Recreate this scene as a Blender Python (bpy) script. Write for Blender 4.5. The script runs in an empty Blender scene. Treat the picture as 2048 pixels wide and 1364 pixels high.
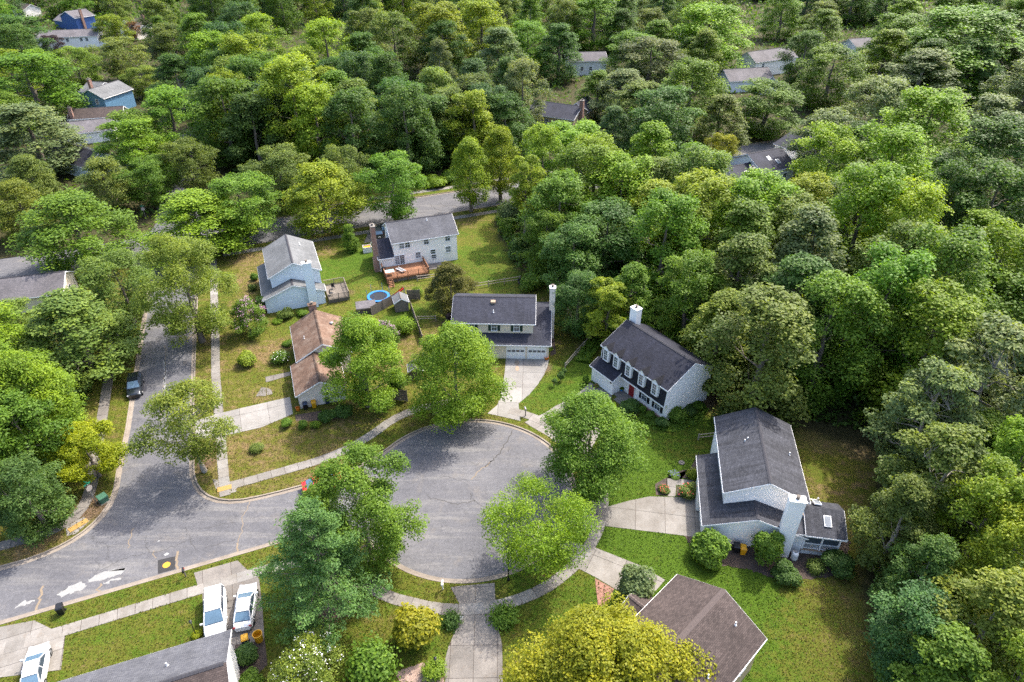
import bpy, math, random
import numpy as np
from mathutils import Vector, Matrix
from mathutils.geometry import delaunay_2d_cdt

# ------------------------------------------------------------------ camera, sky, sun, exposure
sc = bpy.context.scene
R_ = math.radians
cam_d = bpy.data.cameras.new('camera'); cam = bpy.data.objects.new('camera', cam_d)
sc.collection.objects.link(cam); sc.camera = cam
cam.location = (0, 0, 56.0); cam.rotation_euler = (R_(90 - 34.0), 0, 0)
cam_d.sensor_width = 36.0; cam_d.lens = 36.0 * 1365 / 2048
cam_d.clip_start = 0.5; cam_d.clip_end = 6000

SUN_EL, SUN_AZ = 53.0, 45.0            # azimuth measured from +Y towards +X
w = bpy.data.worlds.new('World'); sc.world = w; w.use_nodes = True
wn = w.node_tree.nodes; wl = w.node_tree.links
sky = wn.new('ShaderNodeTexSky'); sky.sky_type = 'NISHITA'; sky.sun_disc = False
sky.sun_elevation = R_(SUN_EL); sky.sun_rotation = R_(SUN_AZ); sky.air_density = 1.0; sky.dust_density = 4.0; sky.ozone_density = 0.7
bg = wn['Background']; bg.inputs['Strength'].default_value = 0.15
wl.new(sky.outputs[0], bg.inputs['Color'])
sd = bpy.data.lights.new('sun', 'SUN'); sd.energy = 2.1; sd.angle = R_(0.9); sd.color = (1.0, 0.94, 0.85)
so = bpy.data.objects.new('sun', sd); sc.collection.objects.link(so)
sv = Vector((math.cos(R_(SUN_EL)) * math.sin(R_(SUN_AZ)), math.cos(R_(SUN_EL)) * math.cos(R_(SUN_AZ)), math.sin(R_(SUN_EL))))
so.rotation_euler = (-sv).to_track_quat('-Z', 'Y').to_euler(); so.location = (60, 60, 90)
sc.view_settings.view_transform = 'Standard'; sc.view_settings.look = 'None'
sc.view_settings.exposure = 1.98; sc.view_settings.gamma = 1.0; sc.view_settings.use_curve_mapping = False
cy = sc.cycles
cy.max_bounces = 5; cy.diffuse_bounces = 3; cy.glossy_bounces = 2; cy.transmission_bounces = 3; cy.transparent_max_bounces = 4
cy.use_denoising = False
cy.caustics_reflective = False; cy.caustics_refractive = False

rng = np.random.default_rng(7); random.seed(7)
COL = sc.collection

# ------------------------------------------------------------------ materials
def nt(name):
    m = bpy.data.materials.new(name); m.use_nodes = True
    t = m.node_tree; return m, t.nodes, t.links, t.nodes['Principled BSDF']
def noise(n, l, vec, scale, detail=4.0, rough=0.55):
    x = n.new('ShaderNodeTexNoise'); x.inputs['Scale'].default_value = scale
    x.inputs['Detail'].default_value = detail; x.inputs['Roughness'].default_value = rough
    if vec is not None: l.new(vec, x.inputs['Vector'])
    return x
def ramp(n, l, src, stops):
    r = n.new('ShaderNodeValToRGB'); e = r.color_ramp.elements
    while len(e) < len(stops): e.new(0.5)
    for k, (p, c) in enumerate(stops):
        e[k].position = p; e[k].color = (c, c, c, 1) if isinstance(c, (int, float)) else (*c, 1)
    l.new(src, r.inputs[0]); return r
def mixc(n, l, a, b, fac, mode='MIX'):
    x = n.new('ShaderNodeMix'); x.data_type = 'RGBA'; x.blend_type = mode
    for s, v in ((x.inputs[0], fac), (x.inputs[6], a), (x.inputs[7], b)):
        if isinstance(v, tuple): s.default_value = (*v, 1)
        elif isinstance(v, (int, float)): s.default_value = v
        else: l.new(v, s)
    return x.outputs[2]
def mth(n, l, op, a, b=0.0, clamp=False):
    x = n.new('ShaderNodeMath'); x.operation = op; x.use_clamp = clamp
    for s, v in ((x.inputs[0], a), (x.inputs[1], b)):
        if isinstance(v, (int, float)): s.default_value = v
        else: l.new(v, s)
    return x.outputs[0]
def bump(n, l, h, bsdf, strength=0.3, dist=0.05):
    b = n.new('ShaderNodeBump'); b.inputs['Strength'].default_value = strength; b.inputs['Distance'].default_value = dist
    l.new(h, b.inputs['Height']); l.new(b.outputs[0], bsdf.inputs['Normal'])
def coord(n, kind='Object'):
    return n.new('ShaderNodeTexCoord').outputs[kind]
def geo_pos(n): return n.new('ShaderNodeNewGeometry').outputs['Position']

def plain(name, col, rough=0.6, var=0.12, scale=3.0, metal=0.0, spec=0.4, tint=False):
    """solid colour with blotchy wear"""
    if min(col) < 0.58: col = tuple(x * 0.66 for x in col)
    m, n, l, b = nt(name)
    nz = noise(n, l, coord(n), scale, 5)
    lo = tuple(c * (1 - var) for c in col); hi = tuple(min(1, c * (1 + var)) for c in col)
    c = mixc(n, l, lo, hi, nz.outputs[0])
    if tint:
        oi = n.new('ShaderNodeObjectInfo')
        v = mth(n, l, 'MULTIPLY_ADD', oi.outputs['Random'], 0.3); n_ = v.node; n_.inputs[2].default_value = 0.85
        c = mixc(n, l, c, v, 1.0, 'MULTIPLY')
    l.new(c, b.inputs['Base Color'])
    b.inputs['Roughness'].default_value = rough; b.inputs['Metallic'].default_value = metal
    b.inputs['Specular IOR Level'].default_value = spec
    return m

def siding(name, col, pitch=0.115, dirt=(0.45, 0.46, 0.42)):
    """lap siding: a shadow groove and a slight tilt each course"""
    m, n, l, b = nt(name)
    oc = coord(n); sep = n.new('ShaderNodeSeparateXYZ'); l.new(oc, sep.inputs[0])
    f = mth(n, l, 'FRACT', mth(n, l, 'DIVIDE', sep.outputs[2], pitch))
    groove = ramp(n, l, f, [(0.0, 0.62), (0.14, 0.97), (1.0, 1.0)])
    nz = noise(n, l, oc, 0.9, 6, 0.65); dm = ramp(n, l, nz.outputs[0], [(0.45, 0.0), (0.8, 0.35)])
    c = mixc(n, l, col, tuple(a * d * 1.4 for a, d in zip(col, dirt)), dm.outputs[0])
    c = mixc(n, l, c, groove.outputs[0], 1.0, 'MULTIPLY')
    l.new(c, b.inputs['Base Color']); b.inputs['Roughness'].default_value = 0.5
    bump(n, l, mth(n, l, 'SUBTRACT', 1.0, f), b, 0.5, 0.02)
    return m

def shingle(name, c1, c2, streak=0.25, w=0.34, h=0.145, bleach=None):
    """asphalt shingles laid in courses on the roof's own uv (metres)"""
    c1, c2 = tuple(x * 0.55 for x in c1), tuple(x * 0.55 for x in c2)
    bleach = tuple(x * 0.6 for x in bleach) if bleach else None
    m, n, l, b = nt(name)
    uv = coord(n, 'UV')
    br = n.new('ShaderNodeTexBrick'); l.new(uv, br.inputs['Vector'])
    br.inputs['Scale'].default_value = 1.0; br.inputs['Brick Width'].default_value = w; br.inputs['Row Height'].default_value = h
    br.inputs['Mortar Size'].default_value = 0.012; br.inputs['Mortar Smooth'].default_value = 0.3; br.inputs['Bias'].default_value = 0.0
    br.inputs['Color1'].default_value = (*c1, 1); br.inputs['Color2'].default_value = (*c2, 1)
    br.inputs['Mortar'].default_value = (*[x * 0.45 for x in c1], 1)
    pos = geo_pos(n)
    big = noise(n, l, pos, 0.35, 5, 0.6); fine = noise(n, l, pos, 9.0, 4, 0.7)
    mp = n.new('ShaderNodeMapping'); mp.inputs['Scale'].default_value = (2.2, 0.16, 1); l.new(uv, mp.inputs[0])
    st = noise(n, l, mp.outputs[0], 1.0, 4, 0.6)
    k = ramp(n, l, big.outputs[0], [(0.3, 0.72), (0.7, 1.22)])
    c = mixc(n, l, br.outputs['Color'], k.outputs[0], 1.0, 'MULTIPLY')
    k3 = ramp(n, l, st.outputs[0], [(0.3, 1.0 - streak), (0.7, 1.0 + streak * 0.6)])
    c = mixc(n, l, c, k3.outputs[0], 1.0, 'MULTIPLY')
    k2 = ramp(n, l, fine.outputs[0], [(0.3, 0.78), (0.7, 1.2)])
    c = mixc(n, l, c, k2.outputs[0], 1.0, 'MULTIPLY')
    if bleach:
        bz = noise(n, l, pos, 0.8, 6, 0.7); bm = ramp(n, l, bz.outputs[0], [(0.5, 0.0), (0.72, 0.7)])
        c = mixc(n, l, c, bleach, bm.outputs[0])
    l.new(c, b.inputs['Base Color']); b.inputs['Roughness'].default_value = 0.85; b.inputs['Specular IOR Level'].default_value = 0.25
    bump(n, l, br.outputs['Fac'], b, -0.5, 0.015)
    return m

def brick_mat(name, c1, c2, mortar, scale=1.0):
    c1, c2, mortar = (tuple(x * 0.62 for x in k) for k in (c1, c2, mortar))
    m, n, l, b = nt(name)
    br = n.new('ShaderNodeTexBrick'); l.new(coord(n, 'UV'), br.inputs['Vector'])
    br.inputs['Scale'].default_value = scale; br.inputs['Brick Width'].default_value = 0.23; br.inputs['Row Height'].default_value = 0.08
    br.inputs['Mortar Size'].default_value = 0.01
    br.inputs['Color1'].default_value = (*c1, 1); br.inputs['Color2'].default_value = (*c2, 1); br.inputs['Mortar'].default_value = (*mortar, 1)
    nz = noise(n, l, coord(n), 3.0, 5); k = ramp(n, l, nz.outputs[0], [(0.3, 0.7), (0.7, 1.25)])
    c = mixc(n, l, br.outputs[0], k.outputs[0], 1.0, 'MULTIPLY')
    l.new(c, b.inputs['Base Color']); b.inputs['Roughness'].default_value = 0.85
    bump(n, l, br.outputs['Fac'], b, -0.6, 0.01)
    return m

def concrete(name, c1=(0.31, 0.29, 0.265), c2=(0.215, 0.195, 0.17), blotch=(0.20, 0.145, 0.095)):
    c1, c2, blotch = (tuple(x * 0.62 for x in k) for k in (c1, c2, blotch))
    m, n, l, b = nt(name)
    pos = geo_pos(n); oi = n.new('ShaderNodeObjectInfo')
    a = noise(n, l, pos, 0.55, 6, 0.65); f = noise(n, l, pos, 7.0, 5, 0.7); s = noise(n, l, pos, 1.6, 6, 0.7)
    c = mixc(n, l, c2, c1, ramp(n, l, a.outputs[0], [(0.32, 0.0), (0.62, 1.0)]).outputs[0])
    c = mixc(n, l, c, blotch, ramp(n, l, s.outputs[0], [(0.56, 0.0), (0.78, 0.55)]).outputs[0])
    v = mth(n, l, 'MULTIPLY_ADD', oi.outputs['Random'], 0.26); v.node.inputs[2].default_value = 0.86
    c = mixc(n, l, c, v, 1.0, 'MULTIPLY')
    c = mixc(n, l, c, ramp(n, l, f.outputs[0], [(0.3, 0.82), (0.7, 1.12)]).outputs[0], 1.0, 'MULTIPLY')
    l.new(c, b.inputs['Base Color']); b.inputs['Roughness'].default_value = 0.85; b.inputs['Specular IOR Level'].default_value = 0.25
    bump(n, l, f.outputs[0], b, 0.15, 0.02)
    return m

def asphalt():
    m, n, l, b = nt('asphalt')
    pos = geo_pos(n)
    big = noise(n, l, pos, 0.12, 6, 0.62); mid = noise(n, l, pos, 0.9, 6, 0.68); fine = noise(n, l, pos, 14.0, 4, 0.75)
    c = mixc(n, l, (0.0708, 0.0708, 0.0780), (0.1008, 0.1002, 0.1080), ramp(n, l, big.outputs[0], [(0.34, 0.0), (0.66, 1.0)]).outputs[0])
    # streaks along the wheel tracks of the street
    mp = n.new('ShaderNodeMapping'); mp.inputs['Rotation'].default_value = (0, 0, -R_(22)); mp.inputs['Scale'].default_value = (0.10, 1.0, 1.0)
    l.new(pos, mp.inputs[0]); stz = noise(n, l, mp.outputs[0], 0.9, 6, 0.7)
    c = mixc(n, l, c, (0.1500, 0.1440, 0.1380), ramp(n, l, stz.outputs[0], [(0.50, 0.0), (0.70, 0.75)]).outputs[0])
    c = mixc(n, l, c, (0.0570, 0.0570, 0.0630), ramp(n, l, mid.outputs[0], [(0.54, 0.0), (0.74, 0.7)]).outputs[0])
    dz = noise(n, l, pos, 0.35, 5, 0.7)      # tan dust washed off the verges
    c = mixc(n, l, c, (0.1500, 0.1320, 0.1110), ramp(n, l, dz.outputs[0], [(0.56, 0.0), (0.74, 0.5)]).outputs[0])
    c = mixc(n, l, c, ramp(n, l, fine.outputs[0], [(0.28, 0.62), (0.72, 1.35)]).outputs[0], 1.0, 'MULTIPLY')
    f2 = noise(n, l, pos, 3.2, 6, 0.8)
    c = mixc(n, l, c, ramp(n, l, f2.outputs[0], [(0.3, 0.78), (0.7, 1.2)]).outputs[0], 1.0, 'MULTIPLY')
    # hairline cracks
    wz = noise(n, l, pos, 0.5, 4, 0.6)
    vm = n.new('ShaderNodeVectorMath'); vm.operation = 'MULTIPLY_ADD'
    l.new(wz.outputs['Color'], vm.inputs[0]); vm.inputs[1].default_value = (2.4, 2.4, 0); l.new(pos, vm.inputs[2])
    vo = n.new('ShaderNodeTexVoronoi'); vo.feature = 'DISTANCE_TO_EDGE'; vo.inputs['Scale'].default_value = 0.20; l.new(vm.outputs[0], vo.inputs['Vector'])
    ck = ramp(n, l, vo.outputs['Distance'], [(0.0, 1.0), (0.003, 0.8), (0.007, 0.0)])
    cm = ramp(n, l, noise(n, l, pos, 0.16, 3).outputs[0], [(0.50, 0.0), (0.60, 0.45)])
    c = mixc(n, l, c, (0.0300, 0.0288, 0.0276), mth(n, l, 'MULTIPLY', ck.outputs[0], cm.outputs[0]))
    l.new(c, b.inputs['Base Color']); b.inputs['Roughness'].default_value = 0.8; b.inputs['Specular IOR Level'].default_value = 0.3
    bump(n, l, fine.outputs[0], b, 0.25, 0.02)
    return m

def ground_mat():
    """lawn / dry lawn / bare earth / woodland floor, spread by two vertex attributes"""
    m, n, l, b = nt('lawn_and_soil')
    pos = geo_pos(n)
    at = n.new('ShaderNodeAttribute'); at.attribute_name = 'lawn'
    sp = n.new('ShaderNodeSeparateColor'); l.new(at.outputs['Color'], sp.inputs[0])
    lush, bare, wood = sp.outputs[0], sp.outputs[1], sp.outputs[2]
    n1 = noise(n, l, pos, 0.22, 5, 0.6); n2 = noise(n, l, pos, 1.1, 6, 0.68); n3 = noise(n, l, pos, 7.0, 5, 0.75); n4 = noise(n, l, pos, 26.0, 3, 0.8)
    green = mixc(n, l, (0.0330, 0.0739, 0.0059), (0.0660, 0.1089, 0.0079), n2.outputs[0])
    olive = mixc(n, l, (0.0627, 0.0792, 0.0092), (0.1155, 0.1089, 0.0178), n2.outputs[0])
    straw = mixc(n, l, (0.1320, 0.0957, 0.0409), (0.1914, 0.1320, 0.0660), n3.outputs[0])
    mp = n.new('ShaderNodeMapping'); mp.inputs['Rotation'].default_value = (0, 0, R_(35)); mp.inputs['Scale'].default_value = (0.25, 1.6, 1.0)   # mower passes
    l.new(pos, mp.inputs[0]); n5 = noise(n, l, mp.outputs[0], 0.8, 4, 0.6)
    # lushness with ragged edges
    e = mth(n, l, 'ADD', lush, mth(n, l, 'MULTIPLY', mth(n, l, 'SUBTRACT', n2.outputs[0], 0.5), 1.5))
    e = mth(n, l, 'ADD', e, mth(n, l, 'MULTIPLY', mth(n, l, 'SUBTRACT', n1.outputs[0], 0.5), 0.9))
    e = mth(n, l, 'ADD', e, mth(n, l, 'MULTIPLY', mth(n, l, 'SUBTRACT', n5.outputs[0], 0.5), 0.7))
    e = mth(n, l, 'ADD', e, mth(n, l, 'MULTIPLY', mth(n, l, 'SUBTRACT', n3.outputs[0], 0.5), 1.2))
    c = mixc(n, l, straw, olive, ramp(n, l, e, [(0.0, 0.0), (0.34, 1.0)]).outputs[0])
    c = mixc(n, l, c, green, ramp(n, l, e, [(0.40, 0.0), (0.80, 1.0)]).outputs[0])
    soil = mixc(n, l, (0.0759, 0.0495, 0.0297), (0.1584, 0.1089, 0.0693), n3.outputs[0])
    eb = mth(n, l, 'ADD', bare, mth(n, l, 'MULTIPLY', mth(n, l, 'SUBTRACT', n3.outputs[0], 0.5), 0.9))
    c = mixc(n, l, c, soil, ramp(n, l, eb, [(0.38, 0.0), (0.72, 1.0)]).outputs[0])
    litter = mixc(n, l, (0.0264, 0.0317, 0.0106), (0.0627, 0.0528, 0.0251), n2.outputs[0])
    c = mixc(n, l, c, litter, wood)
    c = mixc(n, l, c, ramp(n, l, n3.outputs[0], [(0.32, 0.60), (0.68, 1.38)]).outputs[0], 1.0, 'MULTIPLY')
    c = mixc(n, l, c, ramp(n, l, n4.outputs[0], [(0.25, 0.62), (0.75, 1.35)]).outputs[0], 1.0, 'MULTIPLY')
    l.new(c, b.inputs['Base Color']); b.inputs['Roughness'].default_value = 0.9; b.inputs['Specular IOR Level'].default_value = 0.12
    hs = mth(n, l, 'ADD', n3.outputs[0], mth(n, l, 'MULTIPLY', n4.outputs[0], 0.6))
    bump(n, l, hs, b, 0.9, 0.12)
    return m

def leaf_mat(name='foliage'):
    """leaf colour comes from the object's own colour, varied leaf by leaf"""
    m = bpy.data.materials.new(name); m.use_nodes = True
    n, l = m.node_tree.nodes, m.node_tree.links; n.clear()
    out = n.new('ShaderNodeOutputMaterial'); oi = n.new('ShaderNodeObjectInfo')
    at = n.new('ShaderNodeAttribute'); at.attribute_name = 'tint'
    k = ramp(n, l, at.outputs['Fac'], [(0.0, (0.58, 0.66, 0.60)), (0.5, (1.0, 1.0, 1.0)), (1.0, (1.5, 1.34, 0.85))])
    c = mixc(n, l, oi.outputs['Color'], k.outputs[0], 1.0, 'MULTIPLY')
    d = n.new('ShaderNodeBsdfPrincipled'); l.new(c, d.inputs['Base Color']); d.inputs['Roughness'].default_value = 0.55
    d.inputs['Specular IOR Level'].default_value = 0.22
    t = n.new('ShaderNodeBsdfTranslucent')
    tc = mixc(n, l, c, (1.35, 1.35, 0.45), 1.0, 'MULTIPLY'); l.new(tc, t.inputs['Color'])
    mx = n.new('ShaderNodeMixShader'); mx.inputs[0].default_value = 0.42
    l.new(d.outputs[0], mx.inputs[1]); l.new(t.outputs[0], mx.inputs[2]); l.new(mx.outputs[0], out.inputs['Surface'])
    return m

def bark_mat(name, c1, c2):
    m, n, l, b = nt(name)
    mp = n.new('ShaderNodeMapping'); mp.inputs['Scale'].default_value = (6, 6, 1.2); l.new(coord(n), mp.inputs[0])
    z = noise(n, l, mp.outputs[0], 2.0, 6, 0.7)
    l.new(mixc(n, l, c1, c2, z.outputs[0]), b.inputs['Base Color']); b.inputs['Roughness'].default_value = 0.9
    bump(n, l, z.outputs[0], b, 0.6, 0.05)
    return m

def paint(name, col, rough=0.25):
    m, n, l, b = nt(name)
    nz = noise(n, l, coord(n), 1.5, 5)
    l.new(mixc(n, l, col, tuple(x * 0.9 for x in col), nz.outputs[0]), b.inputs['Base Color'])
    b.inputs['Roughness'].default_value = rough; b.inputs['Coat Weight'].default_value = 0.5; b.inputs['Coat Roughness'].default_value = 0.08
    return m

def glass(name, col=(0.03, 0.04, 0.05), rough=0.08):
    m, n, l, b = nt(name)
    nz = noise(n, l, coord(n), 1.2, 3)
    l.new(mixc(n, l, col, tuple(x * 2.2 for x in col), nz.outputs[0]), b.inputs['Base Color'])
    b.inputs['Roughness'].default_value = rough; b.inputs['Specular IOR Level'].default_value = 0.7
    return m

def mulch_mat(name, c1, c2, sc_=9.0):
    c1, c2 = (tuple(x * 0.66 for x in k) for k in (c1, c2))
    m, n, l, b = nt(name)
    pos = geo_pos(n); z = noise(n, l, pos, sc_, 5, 0.8); z2 = noise(n, l, pos, 1.2, 4)
    c = mixc(n, l, c1, c2, ramp(n, l, z.outputs[0], [(0.35, 0.0), (0.65, 1.0)]).outputs[0])
    c = mixc(n, l, c, ramp(n, l, z2.outputs[0], [(0.3, 0.7), (0.7, 1.25)]).outputs[0], 1.0, 'MULTIPLY')
    l.new(c, b.inputs['Base Color']); b.inputs['Roughness'].default_value = 0.95
    bump(n, l, z.outputs[0], b, 1.0, 0.06)
    return m

M = dict(
    ground=ground_mat(), asphalt=asphalt(), leaf=leaf_mat(),
    concrete=concrete('concrete'), concrete_old=concrete('weathered concrete', (0.27, 0.245, 0.22), (0.175, 0.16, 0.145)),
    concrete_new=concrete('pale new concrete', (0.35, 0.335, 0.315), (0.27, 0.255, 0.235), (0.29, 0.235, 0.175)),
    kerb=concrete('kerb concrete', (0.34, 0.29, 0.24), (0.23, 0.195, 0.16), (0.14, 0.105, 0.075)),
    patch=plain('asphalt patch', (0.035, 0.034, 0.036), 0.85, 0.3, 6), bare_patch=plain('worn grey patch', (0.31, 0.31, 0.30), 0.9, 0.2, 4),
    tan=plain('tan sealant', (0.25, 0.195, 0.135), 0.9, 0.25, 5), crack=plain('dark crack', (0.075, 0.072, 0.07), 0.95, 0.3, 5),
    yellow_paint=plain('yellow paint', (0.75, 0.38, 0.03), 0.6, 0.2, 9), ramp_yellow=plain('tactile yellow', (0.42, 0.26, 0.075), 0.8, 0.35, 12),
    white_mark=plain('white marking', (0.42, 0.42, 0.41), 0.8, 0.2, 20),
    trim=plain('white trim', (0.72, 0.72, 0.72), 0.45, 0.06, 2), cream=siding('cream siding', (0.70, 0.60, 0.47)),
    white_siding=siding('white siding', (0.84, 0.82, 0.80)), white_sid2=siding('warm white siding', (0.86, 0.81, 0.75)),
    blue_siding=siding('pale blue siding', (0.60, 0.68, 0.74)), grey_siding=siding('pale grey siding', (0.68, 0.69, 0.70)),
    beige_siding=siding('beige siding', (0.66, 0.59, 0.52)), navy_siding=siding('blue siding', (0.03, 0.08, 0.24)),
    teal_siding=siding('steel blue siding', (0.10, 0.21, 0.33)), tan_siding=siding('tan siding', (0.40, 0.32, 0.22)),
    roof_slate=shingle('slate grey shingles', (0.040, 0.043, 0.064), (0.068, 0.072, 0.100)),
    roof_navy=shingle('blue grey shingles', (0.024, 0.026, 0.042), (0.044, 0.047, 0.070)),
    roof_grey=shingle('mid grey shingles', (0.064, 0.067, 0.082), (0.108, 0.112, 0.132), 0.45),
    roof_pale=shingle('pale grey shingles', (0.19, 0.20, 0.205), (0.255, 0.26, 0.265), 0.15),
    roof_mid=shingle('grey shingles', (0.125, 0.128, 0.148), (0.18, 0.183, 0.20), 0.12),
    roof_brown=shingle('taupe brown shingles', (0.078, 0.058, 0.053), (0.134, 0.102, 0.092), 0.10, 0.30, 0.14),
    roof_rust=shingle('rust brown shingles', (0.205, 0.120, 0.080), (0.29, 0.185, 0.130), 0.2, bleach=(0.36, 0.28, 0.22)),
    roof_old=shingle('grey taupe shingles', (0.17, 0.16, 0.17), (0.24, 0.22, 0.23), 0.1),
    ridge=plain('ridge shingles', (0.050, 0.049, 0.058), 0.9, 0.25, 8), ridge_brown=plain('brown ridge shingles', (0.115, 0.088, 0.080), 0.9, 0.3, 9),
    brick=brick_mat('red brick', (0.30, 0.115, 0.07), (0.42, 0.20, 0.14), (0.40, 0.36, 0.32)),
    brick_walk=brick_mat('brick paving', (0.30, 0.11, 0.075), (0.38, 0.165, 0.115), (0.30, 0.21, 0.165)),
    glass=glass('window glass'), glass_pale=glass('pale curtained glass', (0.10, 0.11, 0.12)), tint_glass=glass('car glass', (0.02, 0.028, 0.04), 0.05),
    windscreen=glass('windscreen glass', (0.05, 0.085, 0.12), 0.06),
    shutter_green=plain('dark green shutters', (0.012, 0.05, 0.04), 0.5), shutter_black=plain('black shutters', (0.015, 0.017, 0.022), 0.5),
    red_door=plain('red door', (0.33, 0.02, 0.025), 0.4), wood_deck=plain('cedar boards', (0.30, 0.135, 0.065), 0.75, 0.3, 6, tint=True),
    wood_grey=plain('weathered boards', (0.20, 0.17, 0.14), 0.9, 0.3, 7, tint=True), wood_pale=plain('pale rails', (0.42, 0.36, 0.29), 0.9, 0.25, 7),
    wood_tan=plain('tan boards', (0.42, 0.30, 0.21), 0.85, 0.25, 7, tint=True),
    dark=plain('dark void', (0.012, 0.012, 0.012), 0.9), black=plain('black plastic', (0.014, 0.014, 0.017), 0.4), metal=plain('galvanised metal', (0.42, 0.43, 0.44), 0.4, 0.15, 4, 0.6),
    yellow=plain('yellow plastic', (0.80, 0.40, 0.012), 0.45), orange=plain('orange plastic', (0.72, 0.21, 0.02), 0.5), navy_bin=plain('navy plastic', (0.03, 0.05, 0.10), 0.4),
    red=plain('red plastic', (0.62, 0.04, 0.025), 0.4), blue=plain('blue padding', (0.02, 0.22, 0.62), 0.5), green_metal=plain('green enamel', (0.06, 0.16, 0.10), 0.5),
    sign_green=plain('sign green', (0.01, 0.26, 0.15), 0.5), sign_back=plain('sign back', (0.48, 0.42, 0.38), 0.6), teal=plain('teal cover', (0.35, 0.62, 0.66), 0.6),
    white=plain('white plastic', (0.72, 0.72, 0.71), 0.4, 0.05), wall_stone=plain('edging stone', (0.40, 0.24, 0.14), 0.9, 0.3, 9, tint=True), gravel=mulch_mat('grey gravel', (0.25, 0.25, 0.27), (0.55, 0.55, 0.57), 12),
    mulch=mulch_mat('dark mulch', (0.045, 0.032, 0.026), (0.12, 0.085, 0.065)), mulch_red=mulch_mat('reddish mulch', (0.13, 0.065, 0.05), (0.26, 0.16, 0.12)),
    pebble=mulch_mat('pink pebbles', (0.26, 0.17, 0.13), (0.50, 0.36, 0.29), 10),
    bark=bark_mat('bark', (0.075, 0.06, 0.048), (0.17, 0.14, 0.115)), bark_pale=bark_mat('pale bark', (0.16, 0.14, 0.12), (0.32, 0.29, 0.25)),
    car_white=paint('white car paint', (0.66, 0.66, 0.66)), car_black=paint('black car paint', (0.008, 0.011, 0.016)), car_red=paint('red car paint', (0.45, 0.012, 0.012)),
    car_grey=paint('dark grey car paint', (0.04, 0.043, 0.05)), tyre=plain('tyre rubber', (0.012, 0.012, 0.012), 0.9), rim=plain('alloy', (0.35, 0.36, 0.37), 0.35, 0.1, 4, 0.8),
    lamp_red=plain('tail lamp', (0.35, 0.01, 0.01), 0.3), lamp_clear=plain('head lamp', (0.55, 0.57, 0.6), 0.2), lattice=plain('white lattice', (0.6, 0.6, 0.6), 0.6),
    flower_pink=plain('pink petals', (0.55, 0.30, 0.46), 0.8), flower_red=plain('red petals', (0.62, 0.10, 0.07), 0.8), flower_white=plain('white petals', (0.72, 0.70, 0.68), 0.8),
    flower_blue=plain('violet petals', (0.16, 0.14, 0.48), 0.8), roof_flat=plain('brown flat roof', (0.075, 0.06, 0.052), 0.95, 0.35, 3), pool=plain('pale pond water', (0.5, 0.52, 0.55), 0.15),
)

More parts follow.
